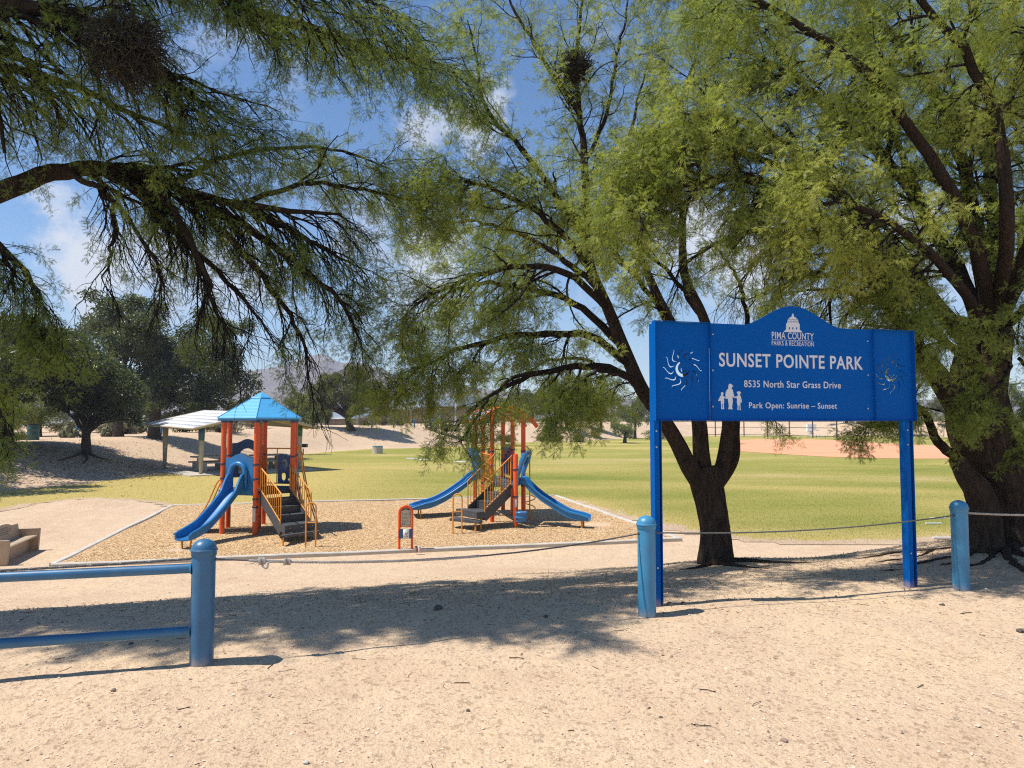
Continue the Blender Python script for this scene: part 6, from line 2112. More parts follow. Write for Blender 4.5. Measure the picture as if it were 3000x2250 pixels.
class Mesquite:
    def __init__(self, label, loc, seed, leafmat, boost=1.0, spray=1.0, spread=1.0):
        self.boost, self.spray, self.spread = boost, spray, spread
        self.thick, self.inner, self.more = 1.0, 0.1, 1.0
        self.t = thing('mesquite_tree', label, 'tree', loc, None)
        self.rg = np.random.default_rng(seed)
        self.tw = Geo(); self.pts = []; self.leafmat = leafmat
    def trunk(self, pts, r, seed=1, flare=0.5, name='trunk', depth=0.05, sides=36):
        part(name, furrowed(np.array(pts), r, sides, depth, seed, flare), M_BARK_T, self.t, sharp=0)
    def limb(self, pts, r0, r1, n2, l2, l3=(0.35, 0.8), n3=8, n4=5, droop=0.6, bias=(0, 0, 0), t0=0.25, leaf=0.115, dens=1.0, K=22, ang=42, tintc=0.45, bare=0.0, wig=0.012, l4=(0.14, 0.34), r2=None, tip_twigs=True):
        rg = self.rg
        p = catmull(pts, K)
        w = rg.normal(0, wig, p.shape); w[0] = 0; p = p + w
        r = np.linspace(1, 0, K) ** 0.8 * (r0 - r1) + r1
        part('limb', Geo().tube(p, r, 10 if r0 > 0.02 else 6), M_BARK_D, self.t)
        P2, R2, _ = spawn(rg, p[None], r[None], [int(n2 * self.boost * self.more)], (t0, 1.0), (l2[0] * self.spread, l2[1] * self.spread), ang, 10, droop, 0.19, bias, 0.42, 0.35, 0.0055 * self.thick, 0.25)
        # every limb ends in a spray of its own
        P3, R3, i3 = spawn(rg, P2, R2, n3, (0.12, 1.0), l3, 38, 6, droop * 0.9, 0.27, np.asarray(bias) * 0.5, 0.6, 0.4, 0.0034 * self.thick, 0.3)
        n4 = max(2, int(round(n4 * dens * self.boost)))
        P4, R4, i4 = spawn(rg, P3, R3, n4, (self.inner, 1.0), l4, 42, 2, droop * 0.5, 0.28, None, 0.6, 0.5, 0.0018, 0.2)
        vtubes(self.tw, P2, R2, 5); vtubes(self.tw, P3, R3, 3)
        keepb = rg.random(len(P2)) >= bare
        tint2 = np.clip(tintc + rg.normal(0, 0.16, len(P2)), 0, 1)
        k = keepb[i3[i4]]
        d4 = P4[:, -1] - P4[:, 0]
        self.pts.append((P4[k, 0], d4[k], np.linalg.norm(d4[k], axis=1) * leaf / 0.115 * self.spray, (tint2[i3[i4]] + rg.normal(0, 0.08, len(P4)))[k]))
        # a spray at the tip of every branchlet
        k3 = keepb[i3]; d3 = P3[:, -1] - P3[:, -2]
        self.pts.append((P3[k3, -1], nrm(d3[k3]), np.full(int(k3.sum()), 0.25) * leaf / 0.115 * self.spray, tint2[i3][k3]))
    def done(self):
        if self.tw.n: part('twigs', self.tw, M_TWIG, self.t, kind='stuff', sharp=0)
        q = [np.concatenate([p_[i] for p_ in self.pts]) for i in range(4)]
        spray_object('crown', self.t, q[0], q[1], q[2], np.clip(q[3], 0, 1), self.leafmat, self.rg)

# near left mesquite: trunk out of the frame, its limbs hang over the picture
def PP(*a): return [P(*q) for q in a]

def tree_left():
    base = np.array([-8.6, 7.4, float(height(-8.6, 7.4))])
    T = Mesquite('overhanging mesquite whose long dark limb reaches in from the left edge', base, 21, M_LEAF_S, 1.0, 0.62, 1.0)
    T.thick, T.inner, T.more = 1.25, 0.4, 1.45
    T.trunk([base - Zv * 0.2, base + np.array([0.1, 0.0, 1.0]), base + np.array([0.5, -0.1, 2.0]), base + np.array([1.2, -0.2, 2.9])], [0.36, 0.30, 0.27, 0.22], 2)
    fork = base + np.array([1.15, -0.2, 2.85])
    main = [fork] + PP((-300, 660, 7.0), (0, 563, 7.0), (130, 512, 7.1), (300, 492, 7.2), (440, 515, 7.3), (600, 580, 7.5), (800, 612, 7.7), (1000, 628, 8.0))
    T.limb(main, 0.125, 0.012, 30, (0.6, 1.25), droop=1.1, bias=(0.6, 0.1, -0.4), t0=0.45, n3=10, n4=3, dens=0.5, bare=0.45, tintc=0.55, K=34, wig=0.01)
    # drooping fan under the main limb
    for pts, r, n2, bare in (
        ([(300, 500, 7.2), (420, 580, 7.2), (560, 720, 7.2), (700, 860, 7.3), (800, 1000, 7.4)], 0.05, 13, 0.8),
        ([(280, 500, 7.2), (330, 600, 7.1), (330, 720, 7.1), (300, 820, 7.1)], 0.03, 5, 0.85),
        ([(600, 590, 7.5), (760, 690, 7.6), (900, 800, 7.7), (1010, 900, 7.8), (1060, 1010, 7.9)], 0.05, 13, 0.7),
        ([(560, 570, 7.4), (680, 700, 7.4), (800, 860, 7.5), (880, 980, 7.5), (905, 1120, 7.6)], 0.045, 11, 0.85),
        ([(700, 600, 7.6), (900, 700, 7.9), (1040, 780, 8.1)], 0.045, 12, 0.4),
        ([(420, 510, 7.3), (520, 640, 7.0), (600, 800, 6.9), (630, 900, 6.9), (670, 980, 6.9)], 0.04, 11, 0.8),
        ([(200, 505, 7.1), (300, 560, 6.8), (420, 700, 6.7), (480, 840, 6.6)], 0.035, 9, 0.75),
    ):
        T.limb(PP(*pts), r, 0.006, n2, (0.45, 0.95), (0.25, 0.55), 9, 3, droop=1.3, bias=(0.25, 0, -0.45), t0=0.2, dens=0.6, tintc=0.5, bare=bare, K=20, ang=30)
    # upper side of the main limb: airy sunlit sprays, sunlight also put into a lighter leaf tint
    for pts in ([(500, 540, 7.4), (640, 470, 7.8), (820, 430, 8.2), (1000, 440, 8.6), (1150, 500, 8.8)], [(700, 600, 7.6), (900, 540, 8.2), (1080, 560, 8.7), (1240, 600, 9.0)]):
        T.limb(PP(*pts), 0.035, 0.006, 13, (0.6, 1.1), (0.3, 0.6), 7, 4, droop=0.5, bias=(0.25, 0.1, -0.05), t0=0.25, dens=1.0, tintc=0.75, K=18)
    # canopy overhead, limbs coming from the upper left and drooping to the right
    up = fork + np.array([0.3, 0.2, 1.2])
    T.limb([fork, up] + PP((-450, -250, 6.6), (-100, -220, 6.4), (250, -150, 6.4), (600, -120, 6.6), (900, -60, 6.9), (1120, 20, 7.2)), 0.15, 0.012, 40, (0.7, 1.4), droop=0.7, bias=(1.1, 0.1, -0.5), t0=0.25, n3=11, n4=4, dens=0.5, tintc=0.4, K=30, ang=30)
    T.limb([up] + PP((-500, 60, 5.9), (-250, 40, 5.9), (0, 20, 6.0), (250, 60, 6.1), (450, 200, 6.3), (640, 330, 6.6)), 0.12, 0.01, 26, (0.8, 1.5), droop=0.7, bias=(1.0, 0.0, -0.6), t0=0.3, n3=11, n4=4, dens=0.5, tintc=0.4, K=26, ang=28)
    T.limb([up] + PP((-500, -300, 7.6), (0, -260, 7.7), (400, -180, 7.8), (700, 10, 8.0), (930, 90, 8.2), (1150, 160, 8.4), (1300, 190, 8.5)), 0.12, 0.01, 32, (0.5, 0.95), droop=0.5, bias=(1.1, 0.0, -0.25), t0=0.35, n3=10, n4=4, dens=0.5, tintc=0.45, K=26, ang=32)
    T.limb([up] + PP((-420, 220, 6.8), (-200, 200, 6.9), (0, 190, 7.0), (220, 260, 7.2), (430, 350, 7.4), (640, 420, 7.6)), 0.08, 0.008, 18, (0.7, 1.3), droop=0.9, bias=(0.9, 0.1, -0.5), t0=0.3, n3=10, n4=4, dens=0.5, bare=0.25, tintc=0.4, K=22, ang=30)
    # the high crown above the picture, which throws the band of shade on the sand
    for pts in ([(-7.6, 6.6, 5.2), (-6.4, 6.2, 6.2), (-5.0, 5.9, 6.9), (-4.4, 5.7, 7.2), (-3.5, 5.6, 7.1)], [(-7.5, 6.9, 5.2), (-6.2, 6.8, 6.5), (-4.8, 6.5, 7.3), (-4.0, 6.3, 7.5), (-3.3, 6.2, 7.4)], [(-7.8, 7.2, 5.0), (-7.0, 7.8, 6.3), (-6.2, 7.9, 7.2), (-5.2, 7.7, 7.5), (-4.4, 7.5, 7.3)],
                [(-7.8, 6.4, 5.0), (-7.6, 5.8, 6.2), (-7.0, 5.4, 7.0), (-6.0, 5.2, 7.4)], [(-7.9, 6.8, 5.2), (-8.2, 6.6, 6.5), (-8.4, 6.4, 7.4)]):
        T.limb([fork, (fork + np.array(pts[0])) / 2 + np.array([-0.1, 0, 0.4])] + [np.array(q) for q in pts], 0.12, 0.012, 30, (0.7, 1.3), droop=0.5, bias=(0.1, 0.0, 0.0), t0=0.3, n3=12, n4=6, dens=2.6, tintc=0.5, K=22, ang=45)
    # low curtain at the left edge
    T.limb([fork] + PP((-420, 560, 6.6), (-220, 610, 6.5), (-60, 680, 6.5), (60, 780, 6.6), (130, 880, 6.7)), 0.07, 0.008, 14, (0.4, 0.8), droop=1.2, bias=(0.2, 0, -0.6), t0=0.3, n3=9, n4=4, dens=0.7, tintc=0.4, K=20, ang=30)
    T.limb([fork] + PP((-450, 800, 6.4), (-250, 900, 6.3), (-120, 1010, 6.2), (-30, 1140, 6.2), (20, 1270, 6.2)), 0.05, 0.006, 5, (0.2, 0.4), (0.25, 0.45), droop=1.1, bias=(0.15, 0, -0.5), t0=0.35, n3=6, n4=4, dens=1.0, tintc=0.75, K=18, ang=35)
    T.done()
tree_left()

def mistletoe(px, py, d, r, lab, seed, greenish=0.15):
    rg = np.random.default_rng(seed)
    c = P(px, py, d)
    o = thing('mistletoe_clump', lab, 'mistletoe', c, 'mistletoe clumps hanging in the mesquites')
    g = Geo(); N = int(1500 * (r / 0.35) ** 1.2); N = max(N, 350)
    d0 = nrm(rg.normal(size=(N, 3))); start = c + d0 * r * (rg.random(N) ** 0.6 * 0.75)[:, None]
    K = 7; out = np.zeros((N, K, 3)); out[:, 0] = start; dd = nrm(d0 * 0.35 + rg.normal(0, 0.8, (N, 3)))
    for k in range(1, K):
        dd = nrm(dd + rg.normal(0, 0.55, (N, 3)) + d0 * 0.05 + np.array([0, 0, -0.07]))
        out[:, k] = out[:, k - 1] + dd * (r * 0.11 * rg.uniform(0.5, 1.3, N))[:, None]
    vtubes(g, out, np.full((N, K), 0.0042) * np.linspace(1.2, 0.6, K), 3)
    m = paint('mistletoe_stem', (0.030, 0.025, 0.016), 0.9, 0.4, scale=8)
    part('stems', g, m, o, kind='stuff', sharp=0)
    lf = Geo(); M = int(N * 1.5)
    a = out[rg.integers(0, N, M), rg.integers(2, K, M)]
    v = np.array([(0, -0.12, 0), (0.5, -0.2, 0), (1, 0, 0), (0.5, 0.2, 0)]); 
    D = nrm(rg.normal(size=(M, 3))); S_ = nrm(np.cross(D, rg.normal(size=(M, 3))))
    V = a[:, None] + 0.022 * (v[None, :, :1] * D[:, None] + v[None, :, 1:2] * S_[:, None])
    lf.arr(V.reshape(-1, 3), (np.arange(M) * 4)[:, None] + np.arange(4), np.repeat(rg.uniform(0, 1, M), 4))
    part('leaves', lf, leaf_mat('mistletoe_leaf', (0.05, 0.042, 0.022), (0.075, 0.065, 0.028), (0.10, 0.10, 0.03), 0.2), o, smooth=False, kind='stuff')
mistletoe(372, 145, 5.5, 0.33, 'big dark ball of mistletoe high in the overhanging mesquite limbs', 5)

# middle mesquite behind the left sign post
def tree_mid():
    b = hit(2100, 1648)
    D = b[1]
    T = Mesquite('airy mesquite with a forked trunk just behind the park sign', b, 33, M_LEAF_M, 1.0, 0.80, 1.0)
    def Q(*a): return [P(px, py, D + dd) for px, py, dd in a]
    T.trunk([b - Zv * 0.25] + Q((2099, 1630, 0), (2096, 1560, 0), (2085, 1490, 0), (2070, 1420, 0), (2058, 1370, 0.02)), [0.235, 0.225, 0.20, 0.205, 0.225, 0.20], 3, 0.35)
    stems = [
        ([(2066, 1440, 0), (2020, 1370, -0.1), (1980, 1290, -0.2), (1930, 1210, -0.25), (1880, 1140, -0.3), (1825, 1015, -0.4), (1778, 900, -0.45), (1735, 800, -0.5), (1716, 700, -0.5)], [0.125, 0.12, 0.105, 0.10, 0.095, 0.085, 0.075, 0.065, 0.05]),
        ([(2070, 1430, 0), (2055, 1330, 0.1), (2048, 1240, 0.15), (2025, 1120, 0.3), (1990, 1000, 0.4), (1930, 880, 0.5), (1880, 760, 0.6)], [0.13, 0.115, 0.105, 0.095, 0.085, 0.07, 0.05]),
        ([(2085, 1450, 0), (2115, 1370, 0.1), (2128, 1290, 0.2), (2132, 1220, 0.25), (2110, 1080, 0.5), (2060, 930, 0.7), (2005, 800, 0.9), (2000, 640, 1.1)], [0.115, 0.10, 0.085, 0.08, 0.075, 0.07, 0.065, 0.05]),
        ([(2090, 1440, 0.1), (2150, 1350, 0.3), (2155, 1260, 0.5), (2160, 1150, 0.6), (2190, 1000, 0.8)], [0.085, 0.07, 0.065, 0.06, 0.05]),
    ]
    for i, (pts, r) in enumerate(stems):
        T.trunk(Q(*pts), r, 5 + i, 0.0, 'stem', 0.04, 20)
    L = T.limb
    lv = 0.12
    # leader and upper crown
    L(Q((1716, 705, -.5), (1714, 560, -.4), (1708, 420, -.2), (1695, 330, 0), (1690, 230, .1), (1700, 60, .3), (1720, -120, .4)), 0.06, 0.012, 16, (0.7, 1.3), (0.3, 0.65), 6, 4, droop=0.25, bias=(0, 0, .1), t0=0.15, leaf=lv, dens=0.8, ang=38)
    L(Q((1700, 330, 0), (1620, 220, .1), (1560, 120, .2), (1490, 0, .3), (1460, -80, .3)), 0.035, 0.008, 9, (0.6, 1.1), (0.3, 0.6), 6, 4, droop=0.2, bias=(-.1, 0, .15), t0=0.1, leaf=lv, dens=0.75, ang=35)
    L(Q((1712, 470, -.3), (1780, 330, .0), (1800, 200, .1), (1830, 60, .2), (1850, -60, .3)), 0.032, 0.008, 9, (0.6, 1.1), (0.3, 0.6), 6, 4, droop=0.2, bias=(.1, 0, .15), t0=0.1, leaf=lv, dens=0.75, ang=35)
    L(Q((1716, 700, -.5), (1620, 560, -.6), (1520, 430, -.7), (1430, 330, -.8), (1400, 200, -.8), (1370, 60, -.8)), 0.045, 0.008, 14, (0.6, 1.2), (0.3, 0.6), 6, 4, droop=0.2, bias=(-.1, 0, .1), t0=0.1, leaf=lv, dens=0.8, ang=40)
    # left side, tier by tier
    L(Q((1740, 800, -.5), (1640, 680, -.8), (1520, 590, -1.0), (1400, 540, -1.2), (1290, 520, -1.3)), 0.05, 0.008, 18, (0.6, 1.2), (0.3, 0.6), 7, 4, droop=0.4, bias=(-.25, 0, .0), t0=0.15, leaf=lv, dens=1.0)
    L(Q((1760, 850, -.5), (1650, 760, .2), (1530, 690, .5), (1400, 650, .6), (1290, 660, .7)), 0.05, 0.008, 18, (0.6, 1.2), (0.3, 0.6), 7, 4, droop=0.4, bias=(-.25, 0, -.05), t0=0.15, leaf=lv, dens=1.0)
    L(Q((1780, 905, -.45), (1680, 810, -1.2), (1560, 780, -1.5), (1420, 800, -1.7), (1290, 850, -1.8), (1210, 900, -1.8)), 0.05, 0.008, 18, (0.6, 1.2), (0.3, 0.6), 7, 4, droop=0.6, bias=(-.25, 0, -.1), t0=0.2, leaf=lv, dens=0.95)
    L(Q((1825, 1015, -.4), (1700, 900, -.2), (1580, 850, .0), (1450, 830, .1), (1330, 850, .2), (1220, 920, .3)), 0.055, 0.008, 18, (0.6, 1.1), (0.3, 0.6), 7, 4, droop=0.7, bias=(-.2, 0, -.15), t0=0.25, leaf=lv, dens=0.8, bare=0.2)
    L(Q((1850, 1070, -.35), (1740, 990, -.8), (1640, 975, -1.0), (1500, 985, -1.2), (1360, 1020, -1.4), (1260, 1060, -1.5), (1190, 1110, -1.5)), 0.055, 0.008, 20, (0.35, 0.75), (0.3, 0.5), 7, 4, droop=0.8, bias=(-.2, 0, -.2), t0=0.25, leaf=lv, dens=0.95, tintc=0.6)
    L(Q((1900, 1165, -.3), (1830, 1095, -.9), (1720, 1075, -1.2), (1600, 1088, -1.4), (1500, 1120, -1.6), (1400, 1190, -1.8), (1330, 1260, -1.9)), 0.055, 0.008, 12, (0.3, 0.65), (0.2, 0.4), 5, 3, droop=0.9, bias=(-.12, 0, -.3), t0=0.3, leaf=lv, dens=0.45, tintc=0.55, bare=0.35)
    L(Q((1600, 1088, -1.4), (1500, 1110, -1.9), (1430, 1170, -2.2), (1390, 1230, -2.3), (1350, 1300, -2.4)), 0.026, 0.005, 6, (0.35, 0.6), (0.2, 0.4), 5, 4, droop=1.0, bias=(-.1, 0, -.35), t0=0.3, leaf=lv, dens=0.5, bare=0.35)
    L(Q((1830, 1095, -.9), (1760, 1090, -1.6), (1690, 1120, -2.0), (1620, 1170, -2.2)), 0.026, 0.005, 9, (0.35, 0.65), (0.2, 0.4), 6, 4, droop=0.9, bias=(-.1, 0, -.3), t0=0.3, leaf=lv, dens=0.9)
    # right and middle crown, partly behind the sign
    L(Q((1880, 760, .6), (1850, 620, .8), (1830, 480, 1.0), (1860, 330, 1.2), (1900, 180, 1.3)), 0.05, 0.01, 16, (0.7, 1.2), (0.3, 0.6), 7, 4, droop=0.4, t0=0.1, leaf=lv, dens=1.0)
    L(Q((1990, 1000, .4), (1900, 860, .2), (1800, 740, .1), (1700, 640, .0), (1600, 600, .0)), 0.045, 0.008, 18, (0.6, 1.2), (0.3, 0.6), 7, 4, droop=0.5, bias=(-.1, 0, 0), t0=0.15, leaf=lv, dens=1.0)
    L(Q((2000, 640, 1.1), (1980, 480, 1.2), (1990, 320, 1.4), (2040, 150, 1.5), (2060, 0, 1.6)), 0.05, 0.01, 14, (0.7, 1.2), (0.3, 0.6), 7, 4, droop=0.3, t0=0.1, leaf=lv, dens=0.9)
    L(Q((2060, 930, .7), (1960, 800, 1.0), (1860, 720, 1.2), (1760, 690, 1.4)), 0.04, 0.008, 14, (0.6, 1.1), (0.3, 0.6), 6, 4, droop=0.5, bias=(-.1, 0, 0), t0=0.2, leaf=lv, dens=0.9, bare=0.2)
    L(Q((2190, 1000, .8), (2180, 880, 1.0), (2140, 780, 1.2), (2080, 700, 1.4)), 0.04, 0.008, 10, (0.6, 1.0), (0.3, 0.6), 6, 4, droop=0.5, t0=0.2, leaf=lv, dens=0.5, bare=0.6)
    L(Q((1880, 1140, -.3), (1800, 1090, .6), (1700, 1050, .9), (1600, 1060, 1.2), (1510, 1110, 1.4)), 0.04, 0.006, 14, (0.4, 0.8), (0.3, 0.5), 7, 4, droop=0.9, bias=(-.15, 0, -.25), t0=0.25, leaf=lv, dens=0.8, bare=0.3)
    L(Q((1930, 1210, -.25), (1870, 1130, .5), (1800, 1100, 1.0), (1720, 1120, 1.4)), 0.03, 0.006, 10, (0.4, 0.8), (0.3, 0.5), 7, 4, droop=0.9, bias=(-.1, 0, -.3), t0=0.25, leaf=lv, dens=0.8, bare=0.3)
    # low drooping tips seen below the sign
    L(Q((2190, 1010, .6), (2230, 1130, .2), (2250, 1200, .0), (2290, 1270, -.1)), 0.02, 0.004, 4, (0.2, 0.4), (0.15, 0.3), 4, 3, droop=0.8, bias=(.1, 0, -.3), t0=0.5, leaf=0.08, dens=0.7)
    # surface roots
    for pts, r in (([(2115, 1648), (2180, 1646), (2270, 1650), (2380, 1648)], 0.045), ([(2108, 1654), (2170, 1662), (2260, 1668)], 0.035), ([(2085, 1654), (2040, 1668), (1990, 1670)], 0.03)):
        q = catmull([hit(*p_) for p_ in pts], 16)
        q[:, 2] = height(q[:, 0], q[:, 1]) + np.linspace(0.025, -0.006, 16)
        part('root', Geo().tube(q, np.linspace(r, r * 0.3, 16), 8), M_BARK_T, T.t)
    T.done()
    return D
D_MID = tree_mid()
mistletoe(1683, 195, D_MID - 0.5, 0.27, 'small ball of mistletoe near the top of the airy middle mesquite', 9)

# great mesquite at the right edge
def tree_right():
    b = hit(2960, 1592)
    D = b[1]
    T = Mesquite('massive mesquite with a leaning furrowed trunk at the right edge', b, 57, M_LEAF_M, 1.0, 0.80, 1.0)
    def Q(*a): return [P(px, py, D + dd) for px, py, dd in a]
    T.trunk([P(2985, 1600, D) - Zv * 0.3] + Q((2985, 1585, 0), (2975, 1500, 0), (2950, 1400, 0), (2905, 1320, 0), (2868, 1240, 0), (2858, 1150, 0), (2880, 1050, 0), (2905, 970, 0.05)), [0.38, 0.35, 0.37, 0.46, 0.47, 0.43, 0.37, 0.33, 0.28], 8, 0.3, depth=0.055, sides=60)
    T.trunk(Q((3060, 1600, .3), (3060, 1560, .3), (3020, 1470, .2), (2985, 1400, .1), (2930, 1330, .1)), [0.34, 0.30, 0.29, 0.27, 0.22], 9, 0.3, 'stem', 0.05, 40)
    T.trunk(Q((2890, 1615, -.3), (2890, 1595, -.3), (2888, 1500, -.3), (2868, 1440, -.3), (2838, 1400, -.28), (2800, 1340, -.25)), [0.19, 0.185, 0.175, 0.165, 0.14, 0.10], 10, 0.3, 'stem', 0.05, 32)
    T.trunk(Q((2885, 1480, -.3), (2862, 1420, -.1), (2845, 1340, .0), (2830, 1250, .05), (2810, 1180, .05)), [0.14, 0.12, 0.12, 0.12, 0.12], 11, 0.0, 'stem', 0.05, 24)
    T.trunk(Q((2862, 1255, 0), (2800, 1180, -.1), (2745, 1100, -.15), (2700, 1050, -.2), (2668, 985, -.25)), [0.20, 0.165, 0.14, 0.12, 0.10], 12, 0.0, 'stem', 0.05, 24)
    knot_c = P(2905, 1262, D - 0.40)
    part('knot', Geo().ball(knot_c, 0.11, 12, 8, (1.0, 0.5, 1.15)), M_BARK_T, T.t)
    L = T.limb
    lv = 0.12
    # thin bent branch below the sign's right end
    L(Q((2802, 1345, -.25), (2745, 1290, -.3), (2722, 1235, -.3), (2700, 1200, -.32), (2672, 1170, -.35), (2640, 1060, -.3)), 0.065, 0.02, 8, (0.4, 0.8), (0.2, 0.4), 5, 3, droop=0.8, bias=(-.1, 0, -.3), t0=0.4, leaf=0.10, dens=0.7, bare=0.3)
    L(Q((2690, 1195, -.3), (2640, 1200, -.6), (2580, 1225, -.8), (2540, 1260, -.9)), 0.02, 0.004, 8, (0.25, 0.45), (0.15, 0.3), 5, 4, droop=0.5, bias=(-.2, 0, -.15), t0=0.3, leaf=0.10, dens=1.0, tintc=0.2)
    # big limb arching left over the sign, then drooping
    L(Q((2668, 990, -.25), (2600, 890, -.4), (2520, 770, -.6), (2420, 660, -1.2), (2290, 570, -1.3), (2140, 520, -1.6), (1990, 540, -1.8), (1880, 600, -1.9)), 0.10, 0.010, 34, (0.7, 1.4), (0.3, 0.65), 8, 4, droop=0.7, bias=(-.3, 0, -.1), t0=0.25, leaf=lv, dens=1.0, K=28, tintc=0.5)
    L(Q((2880, 1060, 0), (2800, 960, -.3), (2700, 850, -.5), (2580, 720, -.7), (2450, 560, -1.2), (2300, 420, -1.3), (2120, 340, -1.6), (1960, 340, -1.8)), 0.12, 0.010, 38, (0.7, 1.4), (0.3, 0.65), 8, 4, droop=0.6, bias=(-.25, 0, -.05), t0=0.25, leaf=lv, dens=1.05, K=28, tintc=0.55)
    L(Q((2890, 1000, 0), (2820, 820, .2), (2720, 640, .3), (2600, 470, .3), (2450, 330, .2), (2280, 200, .1), (2100, 110, .1)), 0.11, 0.010, 36, (0.7, 1.4), (0.3, 0.65), 8, 4, droop=0.5, bias=(-.2, 0, .0), t0=0.2, leaf=lv, dens=1.0, K=26, tintc=0.5)
    L(Q((2905, 960, 0), (2870, 760, .1), (2840, 560, .1), (2780, 360, .0), (2680, 180, -.1), (2560, 40, -.2), (2450, -80, -.2)), 0.12, 0.012, 34, (0.7, 1.4), (0.3, 0.65), 8, 4, droop=0.4, bias=(-.1, 0, .05), t0=0.2, leaf=lv, dens=1.0, K=26)
    L(Q((2910, 950, 0), (2920, 740, .4), (2900, 520, .6), (2900, 300, .7), (2870, 100, .8), (2840, -120, .8)), 0.12, 0.012, 28, (0.7, 1.3), (0.3, 0.65), 8, 4, droop=0.4, t0=0.15, leaf=lv, dens=0.9, tintc=0.4)
    L(Q((2915, 970, 0), (2980, 820, -.2), (3020, 640, -.4), (3030, 440, -.5), (3010, 240, -.6), (2960, 40, -.6)), 0.11, 0.012, 26, (0.7, 1.3), (0.3, 0.65), 8, 4, droop=0.4, bias=(-.1, 0, 0), t0=0.15, leaf=lv, dens=0.85, tintc=0.35)
    L(Q((2900, 1000, -.1), (2840, 880, -.9), (2740, 760, -1.5), (2620, 660, -1.9), (2480, 600, -2.1), (2380, 600, -2.2)), 0.07, 0.009, 20, (0.6, 1.1), (0.3, 0.6), 8, 4, droop=0.7, bias=(-.2, 0, -.15), t0=0.3, leaf=lv, dens=1.0, tintc=0.75)
    L(Q((2890, 1030, -.1), (2860, 960, -.8), (2800, 930, -1.2), (2700, 940, -1.4), (2600, 990, -1.5)), 0.04, 0.006, 12, (0.5, 0.9), (0.25, 0.5), 7, 4, droop=0.8, bias=(-.1, 0, -.3), t0=0.3, leaf=lv, dens=0.9, tintc=0.4)
    L(Q((2930, 980, 0), (3000, 900, -.6), (3080, 860, -.9), (3160, 880, -1.0)), 0.06, 0.008, 14, (0.6, 1.1), (0.3, 0.5), 7, 4, droop=0.9, bias=(0, 0, -.3), t0=0.2, leaf=lv, dens=0.9, tintc=0.3)
    L(Q((2870, 1120, 0), (2830, 1060, .5), (2740, 980, .9), (2600, 900, 1.2), (2440, 850, 1.4), (2300, 860, 1.5)), 0.07, 0.009, 20, (0.6, 1.2), (0.3, 0.6), 7, 4, droop=0.8, bias=(-.2, 0, -.15), t0=0.3, leaf=lv, dens=0.45, tintc=0.35, bare=0.55)
    L(Q((2580, 720, -.7), (2450, 690, -.4), (2330, 700, -.2), (2220, 760, 0), (2150, 850, .1)), 0.045, 0.006, 16, (0.5, 1.1), (0.3, 0.55), 7, 4, droop=1.1, bias=(-.15, 0, -.4), t0=0.2, leaf=lv, dens=0.5, bare=0.6, tintc=0.4)
    # high limbs reaching out over the bank towards the bollards; they shade the roots
    for pts, n_ in (([(2905, 960, 0), (2850, 700, -1.2), (2700, 420, -1.4), (2500, 180, -1.6), (2250, 20, -1.7), (2000, -100, -1.7)], 18), ([(2910, 950, 0), (2950, 650, -1.5), (2900, 300, -1.5), (2700, 0, -1.7), (2400, -200, -1.8)], 16),
                    ([(2915, 970, 0), (3050, 600, -1.5), (3100, 200, -1.8), (3050, -150, -2.2)], 14)):
        L(Q(*pts), 0.09, 0.010, n_, (0.6, 1.1), (0.3, 0.6), 8, 4, droop=0.5, bias=(-.1, 0, 0), t0=0.4, leaf=lv, dens=1.0, tintc=0.55)
    # fillers: crown over and left of the sign, and bare hanging twigs below it
    L(Q((2600, 470, .3), (2400, 300, .5), (2200, 60, .7), (2050, -60, .8)), 0.06, 0.008, 18, (0.7, 1.3), (0.3, 0.6), 8, 4, droop=0.5, bias=(-.2, 0, 0), t0=0.25, leaf=lv, dens=1.0, tintc=0.6)
    L(Q((2450, 560, -.9), (2250, 470, -1.1), (2050, 430, -1.4), (1880, 470, -1.6)), 0.05, 0.007, 18, (0.6, 1.2), (0.3, 0.6), 8, 4, droop=0.6, bias=(-.25, 0, -.05), t0=0.25, leaf=lv, dens=1.0, tintc=0.6)
    L(Q((2720, 640, .3), (2620, 400, .9), (2560, 200, 1.2), (2540, 0, 1.4)), 0.06, 0.008, 16, (0.7, 1.3), (0.3, 0.6), 8, 4, droop=0.5, bias=(-.1, 0, 0), t0=0.2, leaf=lv, dens=1.0, tintc=0.5)
    L(Q((2905, 960, 0), (2990, 760, .8), (3060, 540, 1.2), (3080, 300, 1.4)), 0.07, 0.008, 16, (0.7, 1.3), (0.3, 0.6), 8, 4, droop=0.5, t0=0.15, leaf=lv, dens=1.0, tintc=0.4)
    L(Q((2668, 990, -.25), (2560, 800, .1), (2400, 690, .3), (2200, 680, .4), (2020, 760, .4), (1960, 860, .4)), 0.06, 0.006, 16, (0.5, 1.0), (0.3, 0.6), 7, 4, droop=1.3, bias=(-.2, 0, -.4), t0=0.25, leaf=lv, dens=0.6, tintc=0.4, bare=0.8)
    L(Q((2700, 1050, -.2), (2600, 880, .8), (2480, 810, 1.0), (2330, 820, 1.2), (2190, 880, 1.2)), 0.05, 0.006, 16, (0.5, 1.0), (0.3, 0.6), 8, 4, droop=1.2, bias=(-.15, 0, -.4), t0=0.25, leaf=lv, dens=0.6, tintc=0.4, bare=0.75)
    L(Q((2745, 1100, -.15), (2690, 1000, .6), (2600, 960, 1.0), (2500, 950, 1.3)), 0.04, 0.006, 12, (0.5, 0.9), (0.3, 0.5), 8, 4, droop=0.9, bias=(-.1, 0, -.2), t0=0.25, leaf=lv, dens=0.8, tintc=0.3, bare=0.4)
